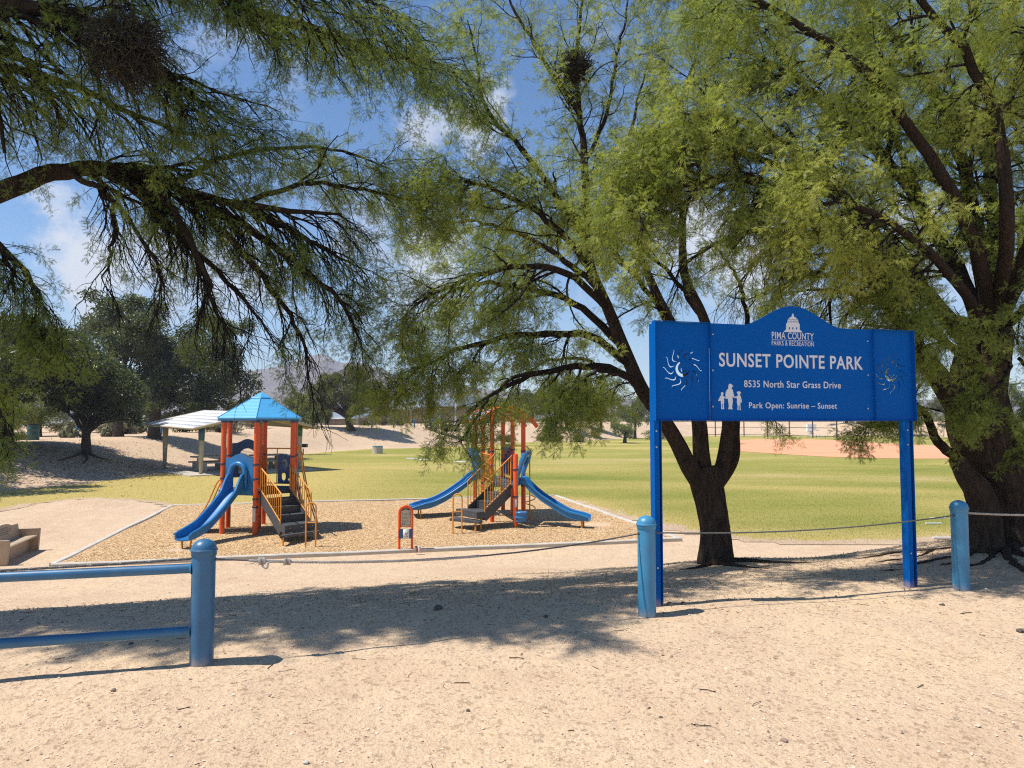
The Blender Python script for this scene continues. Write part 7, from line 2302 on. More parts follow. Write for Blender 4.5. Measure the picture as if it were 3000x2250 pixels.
    # low leafy sprays in front of the trunk and at the right edge
    L(Q((2960, 1050, -.3), (2950, 1100, -.9), (2900, 1150, -1.1), (2840, 1180, -1.2)), 0.025, 0.005, 7, (0.3, 0.5), (0.2, 0.35), 6, 4, droop=0.7, bias=(-.1, 0, -.3), t0=0.3, leaf=0.11, dens=1.0, tintc=0.15)
    L(Q((2985, 1050, 0), (3030, 1120, -.2), (3010, 1200, -.4), (2975, 1260, -.5)), 0.025, 0.005, 9, (0.3, 0.6), (0.2, 0.4), 6, 4, droop=0.9, bias=(-.1, 0, -.4), t0=0.3, leaf=0.11, dens=1.0, tintc=0.2)
    # surface roots fanning out over the bank
    rg = np.random.default_rng(3)
    for pts, r in (([(2890, 1597), (2830, 1606), (2740, 1613), (2650, 1620), (2560, 1632), (2470, 1640)], 0.040), ([(2900, 1602), (2840, 1628), (2760, 1640), (2690, 1651), (2600, 1656)], 0.045), ([(2930, 1606), (2900, 1640), (2840, 1662), (2770, 1673)], 0.045),
                   ([(2960, 1608), (2990, 1628), (3040, 1638)], 0.09), ([(2940, 1606), (2965, 1650), (3010, 1682), (3060, 1700)], 0.07), ([(2740, 1613), (2690, 1632), (2620, 1642), (2540, 1650)], 0.025), ([(2690, 1651), (2640, 1668), (2560, 1674)], 0.022), ([(2840, 1628), (2800, 1652), (2740, 1662)], 0.03)):
        q = catmull([hit(*p_) for p_ in pts], 26)
        q[:, :2] += rg.normal(0, 0.012, (26, 2))
        q[:, 2] = height(q[:, 0], q[:, 1]) + np.linspace(r * 0.1, -0.006, 26) + 0.010 * np.sin(np.linspace(0, 11, 26))
        part('root', Geo().tube(q, np.linspace(r * 0.8, r * 0.3, 26) * (1 + 0.15 * np.sin(np.linspace(0, 17, 26))), 10), M_BARK_T, T.t)
    T.done()
    return D
D_RIGHT = tree_right()
# ------------------------------------------------------------------ trees and shrubs farther off
def blob_tree(name, label, base, trunk_pts, tr, lobes, n, size, mat, seed, cat='tree', group=None, branch=True, shape='oval', tint=(0.5, 0.18), hollow=0.35, bark=None, gaps=0.0, droop=0.2):
    """trunk, limbs out to clumps of leaves; lobes: [(centre, (rx, ry, rz))]"""
    rg = np.random.default_rng(seed)
    o = thing(name, label, cat, base, group)
    bark = bark or M_BARK_D
    if trunk_pts is not None:
        tp = np.array(trunk_pts)
        part('trunk', furrowed(tp, tr, 18, 0.04, seed, 0.25), bark, o, sharp=0)
        fork = tp[-1]
    else:
        fork = np.asarray(base, float)
    vol = np.array([rx * ry * rz for _, (rx, ry, rz) in lobes]); vol = vol / vol.sum()
    tw = Geo(); lf = Geo()
    cents = []; rads = []
    for (c, r), v in zip(lobes, vol):
        k = max(4, int(46 * v))
        q = nrm(rg.normal(size=(k, 3))) * (rg.random((k, 1)) * (1 - hollow) + hollow)
        cents.append(np.asarray(c) + q * np.asarray(r)); rads.append(np.tile(np.asarray(r) * 0.36, (k, 1)))
    cents = np.concatenate(cents); rads = np.concatenate(rads)
    if branch:
        K = 7; N = len(cents); t = np.linspace(0, 1, K)[None, :, None]
        mid = fork + (cents - fork) * 0.5 + np.array([0, 0, 0.12]) * np.linalg.norm(cents - fork, axis=1, keepdims=True) + rg.normal(0, 0.06, (N, 3)) * np.linalg.norm(cents - fork, axis=1, keepdims=True)
        pth = (1 - t) ** 2 * fork + 2 * t * (1 - t) * mid[:, None] + t ** 2 * cents[:, None]
        r0 = (tr[-1] * 0.26 if trunk_pts is not None else 0.03)
        vtubes(tw, pth, np.tile(np.linspace(1, 0.10, K) * r0, (N, 1)), 5)
        P3, R3, _ = spawn(rg, pth, np.tile(np.linspace(1, 0.10, K) * r0, (N, 1)), 5, (0.45, 1.0), (float(rads.mean()) * 0.7, float(rads.mean()) * 1.6), 50, 5, 0.3, 0.25, None, 0.4, 0.3, r0 * 0.05)
        vtubes(tw, P3, R3, 3)
        part('limbs', tw, bark, o, kind='stuff', sharp=0)
    per = np.maximum(1, (n * rads.prod(1) ** 0.667 / (rads.prod(1) ** 0.667).sum()).astype(int))
    idx = np.repeat(np.arange(len(cents)), per)
    M = len(idx)
    q = rg.normal(size=(M, 3)); q = q / np.maximum(np.linalg.norm(q, axis=1, keepdims=True), 1e-6) * (rg.random((M, 1)) ** 0.45)
    pos = cents[idx] + q * rads[idx] * rg.uniform(0.8, 1.25, (M, 1))
    if gaps:
        k = fbm(pos[:, 0] * 1.1 + seed, pos[:, 2] * 1.1 + pos[:, 1] * 0.6, 2) > -1 + gaps
        pos = pos[k]; idx = idx[k]; q = q[k]; M = len(pos)
    tn = np.clip(tint[0] + rg.normal(0, tint[1], len(cents))[idx] + rg.normal(0, 0.16, M), 0, 1)
    if shape == 'oval':
        v = np.array([(0, 0, 0), (0.5, -0.24, 0.06), (1, 0, 0), (0.5, 0.24, 0.06)]); f = np.array([(0, 1, 2, 3)])
    elif shape == 'spray':      # drooping thin foliage: three narrow blades
        v = np.array([(0, -0.09, 0), (0, 0.09, 0), (1, 0.0, -0.25), (0.1, -0.09, 0), (0.1, 0.09, 0), (0.8, 0.38, -0.15), (0.1, -0.09, 0), (0.1, 0.09, 0), (0.8, -0.38, -0.1)]); f = np.array([(0, 1, 2), (3, 4, 5), (6, 7, 8)])
    leaves(lf, rg, pos, q * 0.8 + rg.normal(0, 0.5, (M, 3)), size, (v, f), tn, droop)
    part('crown', lf, mat, o, smooth=False, kind='stuff')
    return o

def on(px, py, d0=15): return hit(px, py, d0, 250)
def kpx(d): return d / FPX

# --- dark trees on the left bank
b = on(251, 1328); d = b[1]; k = kpx(d)
M_BARK_O = bark_mat('oak_bark', (0.03, 0.022, 0.017), (0.10, 0.075, 0.058))
def Cn(px, py, dd): return P(px, py, d + dd)
t_small = blob_tree('oak_tree', 'small dark evergreen tree with a forked trunk on the shaded bank', b, [b - Zv * 0.2, P(252, 1300, d), P(253, 1275, d), P(255, 1262, d)], [14 * k, 12 * k, 11 * k, 12 * k],
          [(Cn(215, 1120, -1.2), (95 * k, 2.2, 80 * k)), (Cn(330, 1130, 1.3), (100 * k, 2.3, 85 * k)), (Cn(330, 1130, -1.6), (95 * k, 2.0, 80 * k)), (Cn(270, 1050, 0.3), (100 * k, 2.0, 75 * k)), (Cn(190, 1180, 0), (55 * k, 1.3, 45 * k)), (Cn(390, 1190, 0), (55 * k, 1.3, 50 * k)), (Cn(300, 1190, -.3), (90 * k, 1.3, 40 * k))], 27000, 0.19, M_LEAF_DARK, 71, bark=M_BARK_O)
for pts, r in (([(255, 1264, 0), (228, 1240, -.1), (224, 1205, -.1), (236, 1170, 0), (228, 1120, 0)], 7), ([(255, 1264, 0), (262, 1230, .1), (268, 1180, .1), (280, 1110, .1)], 6.5), ([(257, 1266, 0), (288, 1240, -.1), (298, 1190, 0), (312, 1140, 0)], 6.5)):
    part('limb', Geo().tube(catmull([Cn(*q) for q in pts], 14), np.linspace(r, r * 0.5, 14) * k, 10), M_BARK_O, t_small)
for pts in ([(250, 1327), (210, 1340), (165, 1352)], [(252, 1328), (290, 1342), (330, 1348)], [(250, 1328), (255, 1345), (240, 1360)]):
    q = catmull([hit(*p_, 15) for p_ in pts], 12); q[:, 2] = height(q[:, 0], q[:, 1]) + np.linspace(0.06, -0.02, 12)
    part('root', Geo().tube(q, np.linspace(0.10, 0.03, 12), 8), M_BARK_O, t_small)
b = on(452, 1284); d = b[1]; k = kpx(d)
blob_tree('oak_tree', 'broad dark evergreen tree whose crown hangs over the shelter roof', b, [b - Zv * 0.2, P(452, 1260, d), P(455, 1225, d), P(460, 1180, d)], [20 * k, 15 * k, 14 * k, 13 * k],
          [(Cn(560, 1080, -1), (130 * k, 3.0, 110 * k)), (Cn(470, 1110, 0), (110 * k, 3.0, 90 * k)), (Cn(650, 1110, -1), (100 * k, 2.5, 90 * k)), (Cn(480, 980, 0), (130 * k, 2.8, 80 * k)), (Cn(600, 990, 0), (110 * k, 2.6, 75 * k)), (Cn(700, 1170, -1.5), (60 * k, 1.8, 45 * k)), (Cn(500, 1190, -1), (100 * k, 2.2, 40 * k)), (Cn(620, 1190, -1.5), (90 * k, 2.0, 35 * k))], 40000, 0.22, M_LEAF_DARK, 72, bark=M_BARK_O)
d = 52.0; k = kpx(d)
bb = np.array([P(345, 1260, d)[0], d, float(height(P(345, 1260, d)[0], d))])
blob_tree('oak_tree', 'tall dark evergreen tree rising behind the other two on the bank', bb, [bb - Zv * 0.2, bb + Zv * 1.5, bb + Zv * 3.0], [0.4, 0.32, 0.28],
          [(Cn(340, 950, 0), (110 * k, 2.6, 85 * k)), (Cn(260, 990, 0), (80 * k, 2.2, 70 * k)), (Cn(430, 960, 0), (90 * k, 2.4, 80 * k)), (Cn(350, 880, 0), (80 * k, 2.2, 50 * k)), (Cn(400, 1060, 0), (120 * k, 2.6, 80 * k)), (Cn(700, 990, 6), (80 * k, 2.2, 70 * k)), (Cn(640, 930, 4), (80 * k, 2.2, 60 * k))], 26000, 0.22, M_LEAF_DARK, 73, bark=M_BARK_O, tint=(0.6, 0.2))
d = 40.0; k = kpx(d)
bb = np.array([P(20, 1270, d)[0], d, float(height(P(20, 1270, d)[0], d))])
blob_tree('oak_tree', 'dark evergreen tree cut by the left edge behind the drooping sprays', bb, [bb - Zv * 0.2, bb + Zv * 1.4, bb + Zv * 2.6], [0.36, 0.28, 0.24],
          [(Cn(30, 1040, 0), (90 * k, 2.0, 90 * k)), (Cn(90, 1100, 0), (70 * k, 1.8, 70 * k)), (Cn(-40, 1100, 0), (110 * k, 2.2, 100 * k)), (Cn(60, 960, 0), (70 * k, 1.8, 50 * k)), (Cn(30, 1170, 0), (70 * k, 1.8, 30 * k))], 22000, 0.20, M_LEAF_DARK, 74, bark=M_BARK_O, tint=(0.25, 0.15))
d = 48.0; k = kpx(d)
bb = on(118, 1280, 25)
d = bb[1] + 1.0; k = kpx(d)
blob_tree('palo_verde', 'light green feathery palo verde behind the trash barrel', bb, [bb - Zv * 0.1, P(118, 1250, d), P(120, 1225, d)], [0.12, 0.10, 0.09],
          [(Cn(120, 1190, 0), (75 * k, 1.5, 50 * k)), (Cn(80, 1215, 0), (55 * k, 1.4, 45 * k)), (Cn(165, 1210, 0), (45 * k, 1.3, 40 * k)), (Cn(115, 1150, 0), (50 * k, 1.3, 40 * k)), (Cn(60, 1240, 0), (50 * k, 1.2, 35 * k))], 9000, 0.20, M_LEAF_GREEN, 75, shape='spray')

for x, y, lab, sd in ((-24.0, 26.5, 'dark evergreen tree beyond the left picture edge, nearest of the bank trees', 77), (-25.2, 33.5, 'dark evergreen tree at the far left, half hidden by the overhanging sprays', 78), (-31.5, 37.0, 'dark evergreen tree beyond the left picture edge on the bank', 79), (-27.2, 37.5, 'dark evergreen tree low behind the left edge sprays, before the bin', 70)):
    bb = np.array([x, y, float(height(x, y))])
    blob_tree('oak_tree', lab, bb, [bb - Zv * 0.2, bb + Zv * 1.3, bb + Zv * 2.2], [0.34, 0.27, 0.24],
              [(bb + np.array([1.2, 0, 4.6]), (3.4, 3.4, 1.5)), (bb + np.array([1.5, 3.0, 4.6]), (2.6, 2.4, 1.3)), (bb + np.array([-1.8, 1.5, 4.6]), (2.8, 2.6, 1.7)), (bb + np.array([0, -1.6, 5.2]), (2.6, 2.4, 1.4)), (bb + np.array([2.8, 1.6, 4.4]), (2.4, 2.4, 1.1))], 22000, 0.22, M_LEAF_DARK, sd, bark=M_BARK_O, tint=(0.3, 0.15))
# --- rounded olive coloured tree on the crest
b = on(1027, 1258, 40); d = b[1]; k = kpx(d)
ro = blob_tree('rounded_tree', 'rounded olive coloured tree alone on the crest before the mountains', b, [b - Zv * 0.2, P(1024, 1245, d), P(1020, 1232, d), P(1020, 1222, d)], [16 * k, 10 * k, 9 * k, 8.5 * k],
          [(Cn(1025, 1130, 0), (75 * k, 2.6, 60 * k)), (Cn(960, 1160, 0), (55 * k, 2.2, 50 * k)), (Cn(1090, 1155, 0), (58 * k, 2.2, 50 * k)), (Cn(1045, 1100, 0), (45 * k, 1.8, 32 * k)), (Cn(975, 1120, 0), (45 * k, 1.8, 35 * k)), (Cn(945, 1190, 0), (45 * k, 1.8, 35 * k)), (Cn(1110, 1180, 0), (36 * k, 1.6, 35 * k)), (Cn(1030, 1180, 0), (75 * k, 2.2, 30 * k))], 24000, 0.34, M_LEAF_OLIVE, 76, shape='spray', droop=0.7)
for pts, r in (([(1020, 1225, 0), (1000, 1212, 0), (980, 1200, 0), (960, 1180, 0)], 6), ([(1022, 1225, 0), (1040, 1208, 0), (1060, 1185, 0)], 5.5), ([(1021, 1226, 0), (1028, 1200, 0), (1035, 1160, 0)], 5)):
    part('limb', Geo().tube(catmull([Cn(*q) for q in pts], 10), np.linspace(r, r * 0.5, 10) * k, 8), M_BARK_D, ro)

def shrub(px, py, d, w, h, n, size, mat, label, seed, shape='oval', name='desert_shrub', tint=(0.5, 0.2), group='shrubs on the far bank', lobes=4):
    x = P(px, py, d)[0]; z = float(height(x, d)); k = kpx(d)
    base = np.array([x, d, z])
    rg = np.random.default_rng(seed)
    lb = []
    for i in range(lobes):
        lb.append((base + np.array([rg.uniform(-0.55, 0.55) * w * k, rg.uniform(-0.4, 0.4), h * k * rg.uniform(0.35, 0.62)]), (w * k * rg.uniform(0.4, 0.6), 0.9 + w * k * 0.25, h * k * rg.uniform(0.36, 0.46))))
    return blob_tree(name, label, base, None, [0.03], lb, n, size, mat, seed, 'shrub', group, True, shape, tint)

shrub(905, 1262, 82, 52, 105, 6500, 0.30, M_LEAF_GREEN, 'tall green bush left of the rounded olive tree', 80, 'spray', tint=(0.3, 0.15))
shrub(860, 1250, 100, 45, 110, 5000, 0.34, M_LEAF_OLIVE, 'olive bush between the blue roof and the rounded tree', 81, 'spray')
shrub(830, 1262, 92, 40, 60, 3500, 0.30, M_LEAF_GREEN, 'low green bush just right of the blue tower roof', 82, 'spray', tint=(0.2, 0.15))
shrub(960, 1250, 96, 36, 60, 2600, 0.30, M_LEAF_GREEN, 'green bush against the low outbuilding', 83, 'spray', tint=(0.2, 0.15))
shrub(1120, 1258, 90, 46, 42, 2600, 0.26, M_LEAF_GREY, 'dry twiggy shrub in front of the tan end wall', 84, 'spray')
shrub(1180, 1257, 90, 44, 44, 2600, 0.26, M_LEAF_GREY, 'dry grey shrub below the brown wall', 85, 'spray')
shrub(1070, 1258, 92, 34, 30, 1600, 0.24, M_LEAF_GREY, 'low dry shrub right of the rounded tree trunk', 86, 'spray')
shrub(640, 1268, 64, 80, 40, 3200, 0.22, M_LEAF_GREY, 'dead brush behind the picnic shelter, left part', 87, 'spray', tint=(0.2, 0.2))
shrub(770, 1262, 74, 70, 38, 3000, 0.22, M_LEAF_GREY, 'dead brush behind the picnic shelter, right part', 88, 'spray', tint=(0.2, 0.2))
shrub(770, 1240, 90, 60, 60, 3200, 0.3, M_LEAF_OLIVE, 'olive bush directly behind the blue tower roof', 89, 'spray')
shrub(370, 1268, 58, 70, 55, 3600, 0.20, M_LEAF_GREY, 'dry cholla thicket between the two dark trunks', 90, 'spray', tint=(0.55, 0.2))
shrub(315, 1262, 58, 40, 40, 2000, 0.20, M_LEAF_GREY, 'grey bush in front of the white car', 91, 'spray', tint=(0.6, 0.2))
shrub(45, 1285, 46, 60, 30, 1800, 0.16, M_LEAF_GREY, 'dead brush left of the trash barrel', 92, 'spray', tint=(0.1, 0.15))
shrub(540, 1266, 62, 40, 46, 2400, 0.2, M_LEAF_DARK, 'small dark bush under the shelter eave', 93, tint=(0.4, 0.2))

shrub(300, 1272, 62, 70, 62, 3800, 0.22, M_LEAF_GREY, 'dry thicket between the forked tree and the white car', 94, 'spray', tint=(0.45, 0.25))
shrub(195, 1284, 56, 60, 46, 3000, 0.20, M_LEAF_GREY, 'dry scrub right of the trash barrel below the dark car', 95, 'spray', tint=(0.35, 0.25))
shrub(425, 1262, 72, 90, 90, 5200, 0.28, M_LEAF_OLIVE, 'tall olive thicket filling the gap left of the big dark trunk', 96, 'spray', tint=(0.25, 0.2))
shrub(560, 1262, 76, 80, 70, 4200, 0.28, M_LEAF_OLIVE, 'olive thicket behind the left half of the shelter', 97, 'spray', tint=(0.3, 0.2))
shrub(20, 1275, 60, 90, 90, 4600, 0.26, M_LEAF_OLIVE, 'olive thicket at the left edge behind the dead brush', 98, 'spray', tint=(0.2, 0.15))
shrub(690, 1258, 90, 70, 80, 3800, 0.32, M_LEAF_OLIVE, 'olive bush behind the right half of the shelter roof', 99, 'spray', tint=(0.3, 0.2))

def pear(px, py, d, w, h, n, label, seed):
    x = P(px, py, d)[0]; z = float(height(x, d)); k = kpx(d)
    base = np.array([x, d, z]); rg = np.random.default_rng(seed)
    o = thing('prickly_pear', label, 'cactus', base, 'prickly pears on the far bank')
    g = Geo()
    s = 7
    for i in range(n):
        u_ = rg.normal(0, 0.5); hh = math.exp(-u_ * u_ * 1.5) * rg.random() ** 0.9 * (1 + 0.5 * math.sin(u_ * 7 + seed))
        c = base + np.array([u_ * w * k, rg.uniform(-0.6, 0.6) * w * k * 0.6, 0.1 + hh * h * k])
        up = nrm(rg.normal(0, 0.5, 3) + np.array([u_ * 0.6, 0, 1.0])); nf = nrm(np.cross(up, rg.normal(size=3))); sd = np.cross(up, nf)
        r = rg.uniform(0.16, 0.26)
        th = np.linspace(0, 2 * math.pi, 11)[:-1]
        ring = [c + sd * r * 0.75 * math.cos(t) + up * r * math.sin(t) for t in th]
        vs = np.array([p + nf * 0.03 for p in ring] + [p - nf * 0.03 for p in ring])
        m = len(th)
        tri = [(0, i_, i_ + 1) for i_ in range(1, m - 1)] + [(m, m + i_ + 1, m + i_) for i_ in range(1, m - 1)]
        for i_ in range(m):
            j = (i_ + 1) % m
            tri += [(i_, m + i_, m + j), (i_, m + j, j)]
        g.arr(vs, np.array(tri), np.full(2 * m, rg.random()))
    part('pads', g, M_PAD, o, smooth=False, kind='stuff')
pear(1285, 1255, 88, 46, 50, 210, 'large prickly pear in front of the tan building', 1)
pear(1375, 1255, 88, 36, 40, 140, 'prickly pear right of the lamp pole footing', 2)
pear(205, 1284, 50, 30, 24, 60, 'pale prickly pear right of the trash barrel', 3)
pear(320, 1276, 52, 26, 22, 50, 'pale prickly pear under the white car', 4)
pear(415, 1268, 60, 30, 40, 80, 'upright cactus thicket left of the big dark trunk', 5)

# --- trees beyond the right bank
def far_tree(px, py, d, w, h, n, size, mat, label, seed, tint=(0.5, 0.18), shape='spray', name='desert_tree'):
    x = P(px, py, d)[0]; z = float(height(x, d)); k = kpx(d); base = np.array([x, d, z]); rg = np.random.default_rng(seed)
    lb = []
    for i in range(6):
        lb.append((base + np.array([rg.uniform(-0.6, 0.6) * w * k, rg.uniform(-1, 1), h * k * rg.uniform(0.42, 0.72)]), (w * k * rg.uniform(0.38, 0.55), 1.6, h * k * rg.uniform(0.24, 0.32))))
    return blob_tree(name, label, base, [base - Zv * 0.2, base + Zv * h * k * 0.14, base + np.array([0.1, 0, h * k * 0.3])], [0.3, 0.22, 0.2], lb, n, size, mat, seed, 'tree', 'trees beyond the far bank', True, shape, tint, droop=0.6)
far_tree(1660, 1240, 112, 70, 160, 6500, 0.38, M_LEAF_GREEN, 'green tree beyond the bank, right of the canopy tower', 111, (0.25, 0.15))
far_tree(1760, 1238, 120, 80, 175, 7000, 0.40, M_LEAF_GREEN, 'broad green tree beyond the bank, left of the airy mesquite stems', 112, (0.35, 0.15))
far_tree(1860, 1240, 116, 60, 150, 5500, 0.38, M_LEAF_GREEN, 'green tree beyond the bank, hidden low behind the left sign end', 113, (0.15, 0.15))
far_tree(1560, 1240, 118, 55, 120, 4800, 0.36, M_LEAF_OLIVE, 'olive tree beyond the bank above the right slide', 114)
far_tree(1450, 1243, 112, 60, 90, 4200, 0.34, M_LEAF_OLIVE, 'low olive tree beyond the bank behind the orange canopy', 115)
far_tree(1830, 1243, 92, 40, 70, 2800, 0.30, M_LEAF_GREEN, 'small leafy tree on the crest left of the sign, near the posts', 116, (0.5, 0.15))
far_tree(2640, 1235, 135, 60, 80, 3600, 0.4, M_LEAF_OLIVE, 'olive tree far behind the right sign post', 117)
far_tree(2960, 1225, 140, 90, 130, 5200, 0.42, M_LEAF_GREEN, 'green tree far beyond the field at the right edge', 118, (0.3, 0.15))
far_tree(2480, 1232, 150, 80, 70, 3600, 0.42, M_LEAF_OLIVE, 'olive tree far behind the backstop fence', 119)
far_tree(2780, 1230, 140, 70, 100, 4200, 0.42, M_LEAF_OLIVE, 'olive tree far behind the forked mesquite stems', 120)
for i, (px, d_, w, h, lab) in enumerate(((1700, 96, 40, 26, 'low shrub on the crest left of the small leafy tree'), (1610, 98, 40, 24, 'low shrub on the crest right of the canopy posts'), (1930, 110, 50, 30, 'low shrub on the crest behind the left sign post'), (2850, 118, 60, 26, 'low shrub on the far right bank'), (1480, 94, 30, 22, 'low shrub on the crest behind the canopy'))):
    shrub(px, 1245, d_, w, h, 1500, 0.28, M_LEAF_GREY if i % 2 else M_LEAF_OLIVE, lab, 130 + i, 'spray')

# a desert scrub belt far behind everything, down to the mountains' foot
def scrub_belt():
    rg = np.random.default_rng(8); N = 2600
    y = rg.uniform(160, 700, N); x = rg.uniform(-1, 1, N) * y * 0.85
    z = height(x, y, False)
    g = Geo(); lfv = np.array([(0, -0.2, 0), (0, 0.2, 0), (1, 0, -0.1)]); 
    m = 26
    c = np.stack([x, y, z + 0.9], -1)
    r = rg.uniform(0.9, 2.2, N)
    q = nrm(rg.normal(size=(N * m, 3))) * rg.random((N * m, 1)) ** 0.4
    pos = np.repeat(c, m, 0) + q * np.repeat(r, m)[:, None] * np.array([1.3, 1.0, 0.8])
    leaves(g, rg, pos, q, 1.1, (lfv, np.array([(0, 1, 2)])), np.repeat(rg.random(N), m))
    o = setting('scrub', g, M_LEAF_OLIVE, 'stuff', False)
scrub_belt()

# ------------------------------------------------------------------ ground litter: gravel, wood chips, grass, twigs
def scatter_tetra(name, pos, size, mat, rg, tint=None, flat=0.6):
    """small angular bits lying on the ground, four to five triangles each"""
    v = np.array([(1, 0, 0), (-0.5, 0.85, 0), (-0.6, -0.8, 0), (0.1, 0.1, 1.1), (0.5, -0.7, 0.3), (-0.1, 0.0, 0.9)], float)
    f = np.array([(0, 1, 3), (1, 2, 3), (2, 4, 3), (4, 0, 3)])
    N = len(pos)
    a = rg.uniform(0, 6.28, N); c, s = np.cos(a), np.sin(a)
    sc = size[:, None] * np.stack([rg.uniform(0.7, 1.3, N), rg.uniform(0.6, 1.1, N), rg.uniform(0.35, 0.8, N) * flat / 0.6], 1)
    jit = rg.uniform(0.75, 1.2, (N, 6, 1))
    V = v[None] * jit * sc[:, None, :]
    V = np.stack([V[..., 0] * c[:, None] - V[..., 1] * s[:, None], V[..., 0] * s[:, None] + V[..., 1] * c[:, None], V[..., 2]], -1) + pos[:, None, :]
    g = Geo()
    g.arr(V.reshape(-1, 3), ((np.arange(N) * 6)[:, None, None] + f[None]).reshape(-1, 3), np.repeat(rg.random(N) if tint is None else tint, 6))
    return setting(name, g, mat, 'stuff', True)

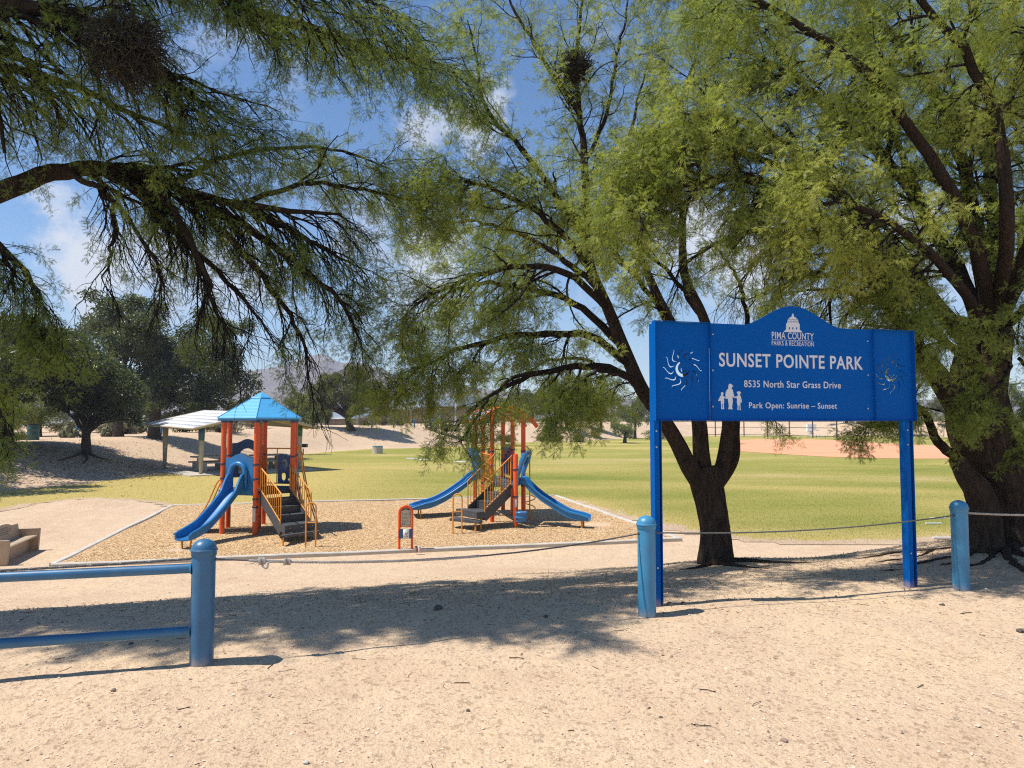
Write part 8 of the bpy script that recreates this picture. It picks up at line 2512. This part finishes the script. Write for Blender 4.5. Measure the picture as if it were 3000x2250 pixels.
def litter():
    rg = np.random.default_rng(77)
    t = NT('gravel_bits')
    t.col(t.ramp(t.attr('tint'), [(0.0, (0.22, 0.17, 0.14)), (0.12, (0.34, 0.25, 0.19)), (0.35, (0.55, 0.41, 0.30)), (0.75, (0.66, 0.51, 0.39)), (1.0, (0.68, 0.56, 0.45))])); t.set(0.9, 0, 0.15)
    N = 30000
    y = 2.9 + 8.5 * rg.random(N) ** 1.7; x = rg.uniform(-1, 1, N) * (y * 0.76 + 0.3)
    keep = vnoise(x * 0.8, y * 0.8) + rg.normal(0, 0.5, N) > -0.5
    x, y = x[keep], y[keep]
    size = np.clip(rg.lognormal(-5.35, 0.45, len(x)), 0.0022, 0.016) * (0.8 + 0.06 * y)
    z = height(x, y) + size * 0.15
    scatter_tetra('gravel', np.stack([x, y, z], 1), size, t.m, rg)
    # wood chips lying on the play surface
    t = NT('wood_chips')
    t.col(t.ramp(t.attr('tint'), [(0.0, (0.25, 0.15, 0.085)), (0.4, (0.49, 0.315, 0.165)), (0.8, (0.63, 0.44, 0.25)), (1.0, (0.76, 0.59, 0.39))])); t.set(0.9, 0, 0.15)
    N = 30000
    a = rg.uniform(0.1, PG_W - 0.1, N); b = (PG_D - 0.2) * rg.random(N) ** 1.35 + 0.1
    xy = PG[0] + a[:, None] * UA[:2] + b[:, None] * VA[:2]
    z = ZF + 0.045 + 0.03 * fbm(xy[:, 0] * 0.7, xy[:, 1] * 0.7, 3)
    for cx, cy in ((-7.0, 15.2), (-5.0, 15.5), (-2.4, 19.9), (2.2, 19.0), (-1.2, 17.0)):
        z = z - 0.05 * np.exp(-(((xy[:, 0] - cx) / 0.7) ** 2 + ((xy[:, 1] - cy) / 0.6) ** 2))
    scatter_tetra('wood_chips', np.stack([xy[:, 0], xy[:, 1], z + 0.006], 1), rg.uniform(0.009, 0.024, N), t.m, rg, flat=0.45)
    # fallen leaves and twigs under the mesquites
    t = NT('leaf_litter')
    t.col(t.ramp(t.attr('tint'), [(0.0, (0.12, 0.08, 0.045)), (0.5, (0.30, 0.21, 0.11)), (1.0, (0.45, 0.34, 0.17))])); t.set(0.9, 0, 0.1)
    pts = []
    for cx, cy, sx, sy, n in ((3.2, 10.2, 1.8, 1.0, 3600), (6.3, 9.6, 2.2, 1.0, 4200), (-3.0, 7.6, 2.6, 0.8, 3200), (0.5, 8.0, 2.0, 0.9, 2600), (-16, 36, 5, 4, 1500)):
        pts.append(np.stack([rg.normal(cx, sx, n), rg.normal(cy, sy, n)], 1))
    xy = np.concatenate(pts); xy = xy[xy[:, 1] > 3]
    n = len(xy); z = height(xy[:, 0], xy[:, 1]) + 0.004
    g = Geo()
    v = np.array([(0, -0.5, 0), (0, 0.5, 0), (3.2, 0.0, 0.5)])
    leaves(g, rg, np.stack([xy[:, 0], xy[:, 1], z], 1), np.concatenate([rg.normal(size=(n, 2)), np.zeros((n, 1))], 1), 0.012, (v, np.array([(0, 1, 2)])), rg.random(n), 0.0, 0.1, 0.12)
    n = 9000
    xy = np.stack([rg.normal(-23.5, 3.6, n), rg.normal(36, 4.5, n)], 1); z = height(xy[:, 0], xy[:, 1]) + 0.01
    leaves(g, rg, np.stack([xy[:, 0], xy[:, 1], z], 1), np.concatenate([rg.normal(size=(n, 2)), np.zeros((n, 1))], 1), 0.045, (v, np.array([(0, 1, 2)])), rg.random(n) * 0.5, 0.0, 0.1, 0.1)
    setting('leaf_litter', g, t.m, 'stuff', False)
    # fallen twigs
    n = 60; K = 5
    y = 3.2 + 7 * rg.random(n) ** 1.4; x = rg.uniform(-1, 1, n) * (y * 0.72)
    a = rg.uniform(0, 6.28, n); out = np.zeros((n, K, 3)); L_ = rg.uniform(0.03, 0.16, n)
    for k in range(1, K):
        a = a + rg.normal(0, 0.3, n)
        x = x + np.cos(a) * L_ / K; y = y + np.sin(a) * L_ / K
        out[:, k, 0] = x; out[:, k, 1] = y
    out[:, 0, :2] = 2 * out[:, 1, :2] - out[:, 2, :2]
    out[..., 2] = height(out[..., 0], out[..., 1]) + 0.004
    g = Geo(); vtubes(g, out, np.full((n, K), 1.0) * rg.uniform(0.0012, 0.003, n)[:, None], 4)
    setting('fallen_twigs', g, M_TWIG, 'stuff', True)
    # blades of grass on the nearer lawn
    t = NT('grass_blades')
    t.col(t.ramp(t.attr('tint'), [(0.0, (0.10, 0.16, 0.035)), (0.45, (0.19, 0.22, 0.06)), (0.75, (0.36, 0.30, 0.12)), (1.0, (0.50, 0.40, 0.20))])); t.set(0.9, 0, 0.1)
    N = 300000
    y = 13.4 + 30 * rg.random(N) ** 2.0; x = rg.uniform(-1, 1, N) * (y * 0.75)
    sd = poly_sdist(x, y, poly)
    keep = (sd > -0.1) & (sd + rg.normal(0, 0.5, N) > 0.35) & (rg.random(N) < 0.62)
    x, y, sd = x[keep], y[keep], sd[keep]
    n = len(x); z = height(x, y, False) + 0.01
    dry = lawn_dry(x, y)
    tn = np.clip(0.25 + 0.55 * dry + 0.22 * vnoise(x * 0.16, y * 0.5) + rg.normal(0, 0.12, n), 0, 1)
    g = Geo()
    v = np.array([(0, -0.10, 0), (0, 0.10, 0), (1.0, 0.0, 0)])
    leaves(g, rg, np.stack([x, y, z], 1), np.tile([0, 0, 1.6], (n, 1)) + rg.normal(0, 0.35, (n, 3)), 0.036, (v, np.array([(0, 1, 2)])), tn, 0.0)
    setting('grass', g, t.m, 'stuff', False)
litter()
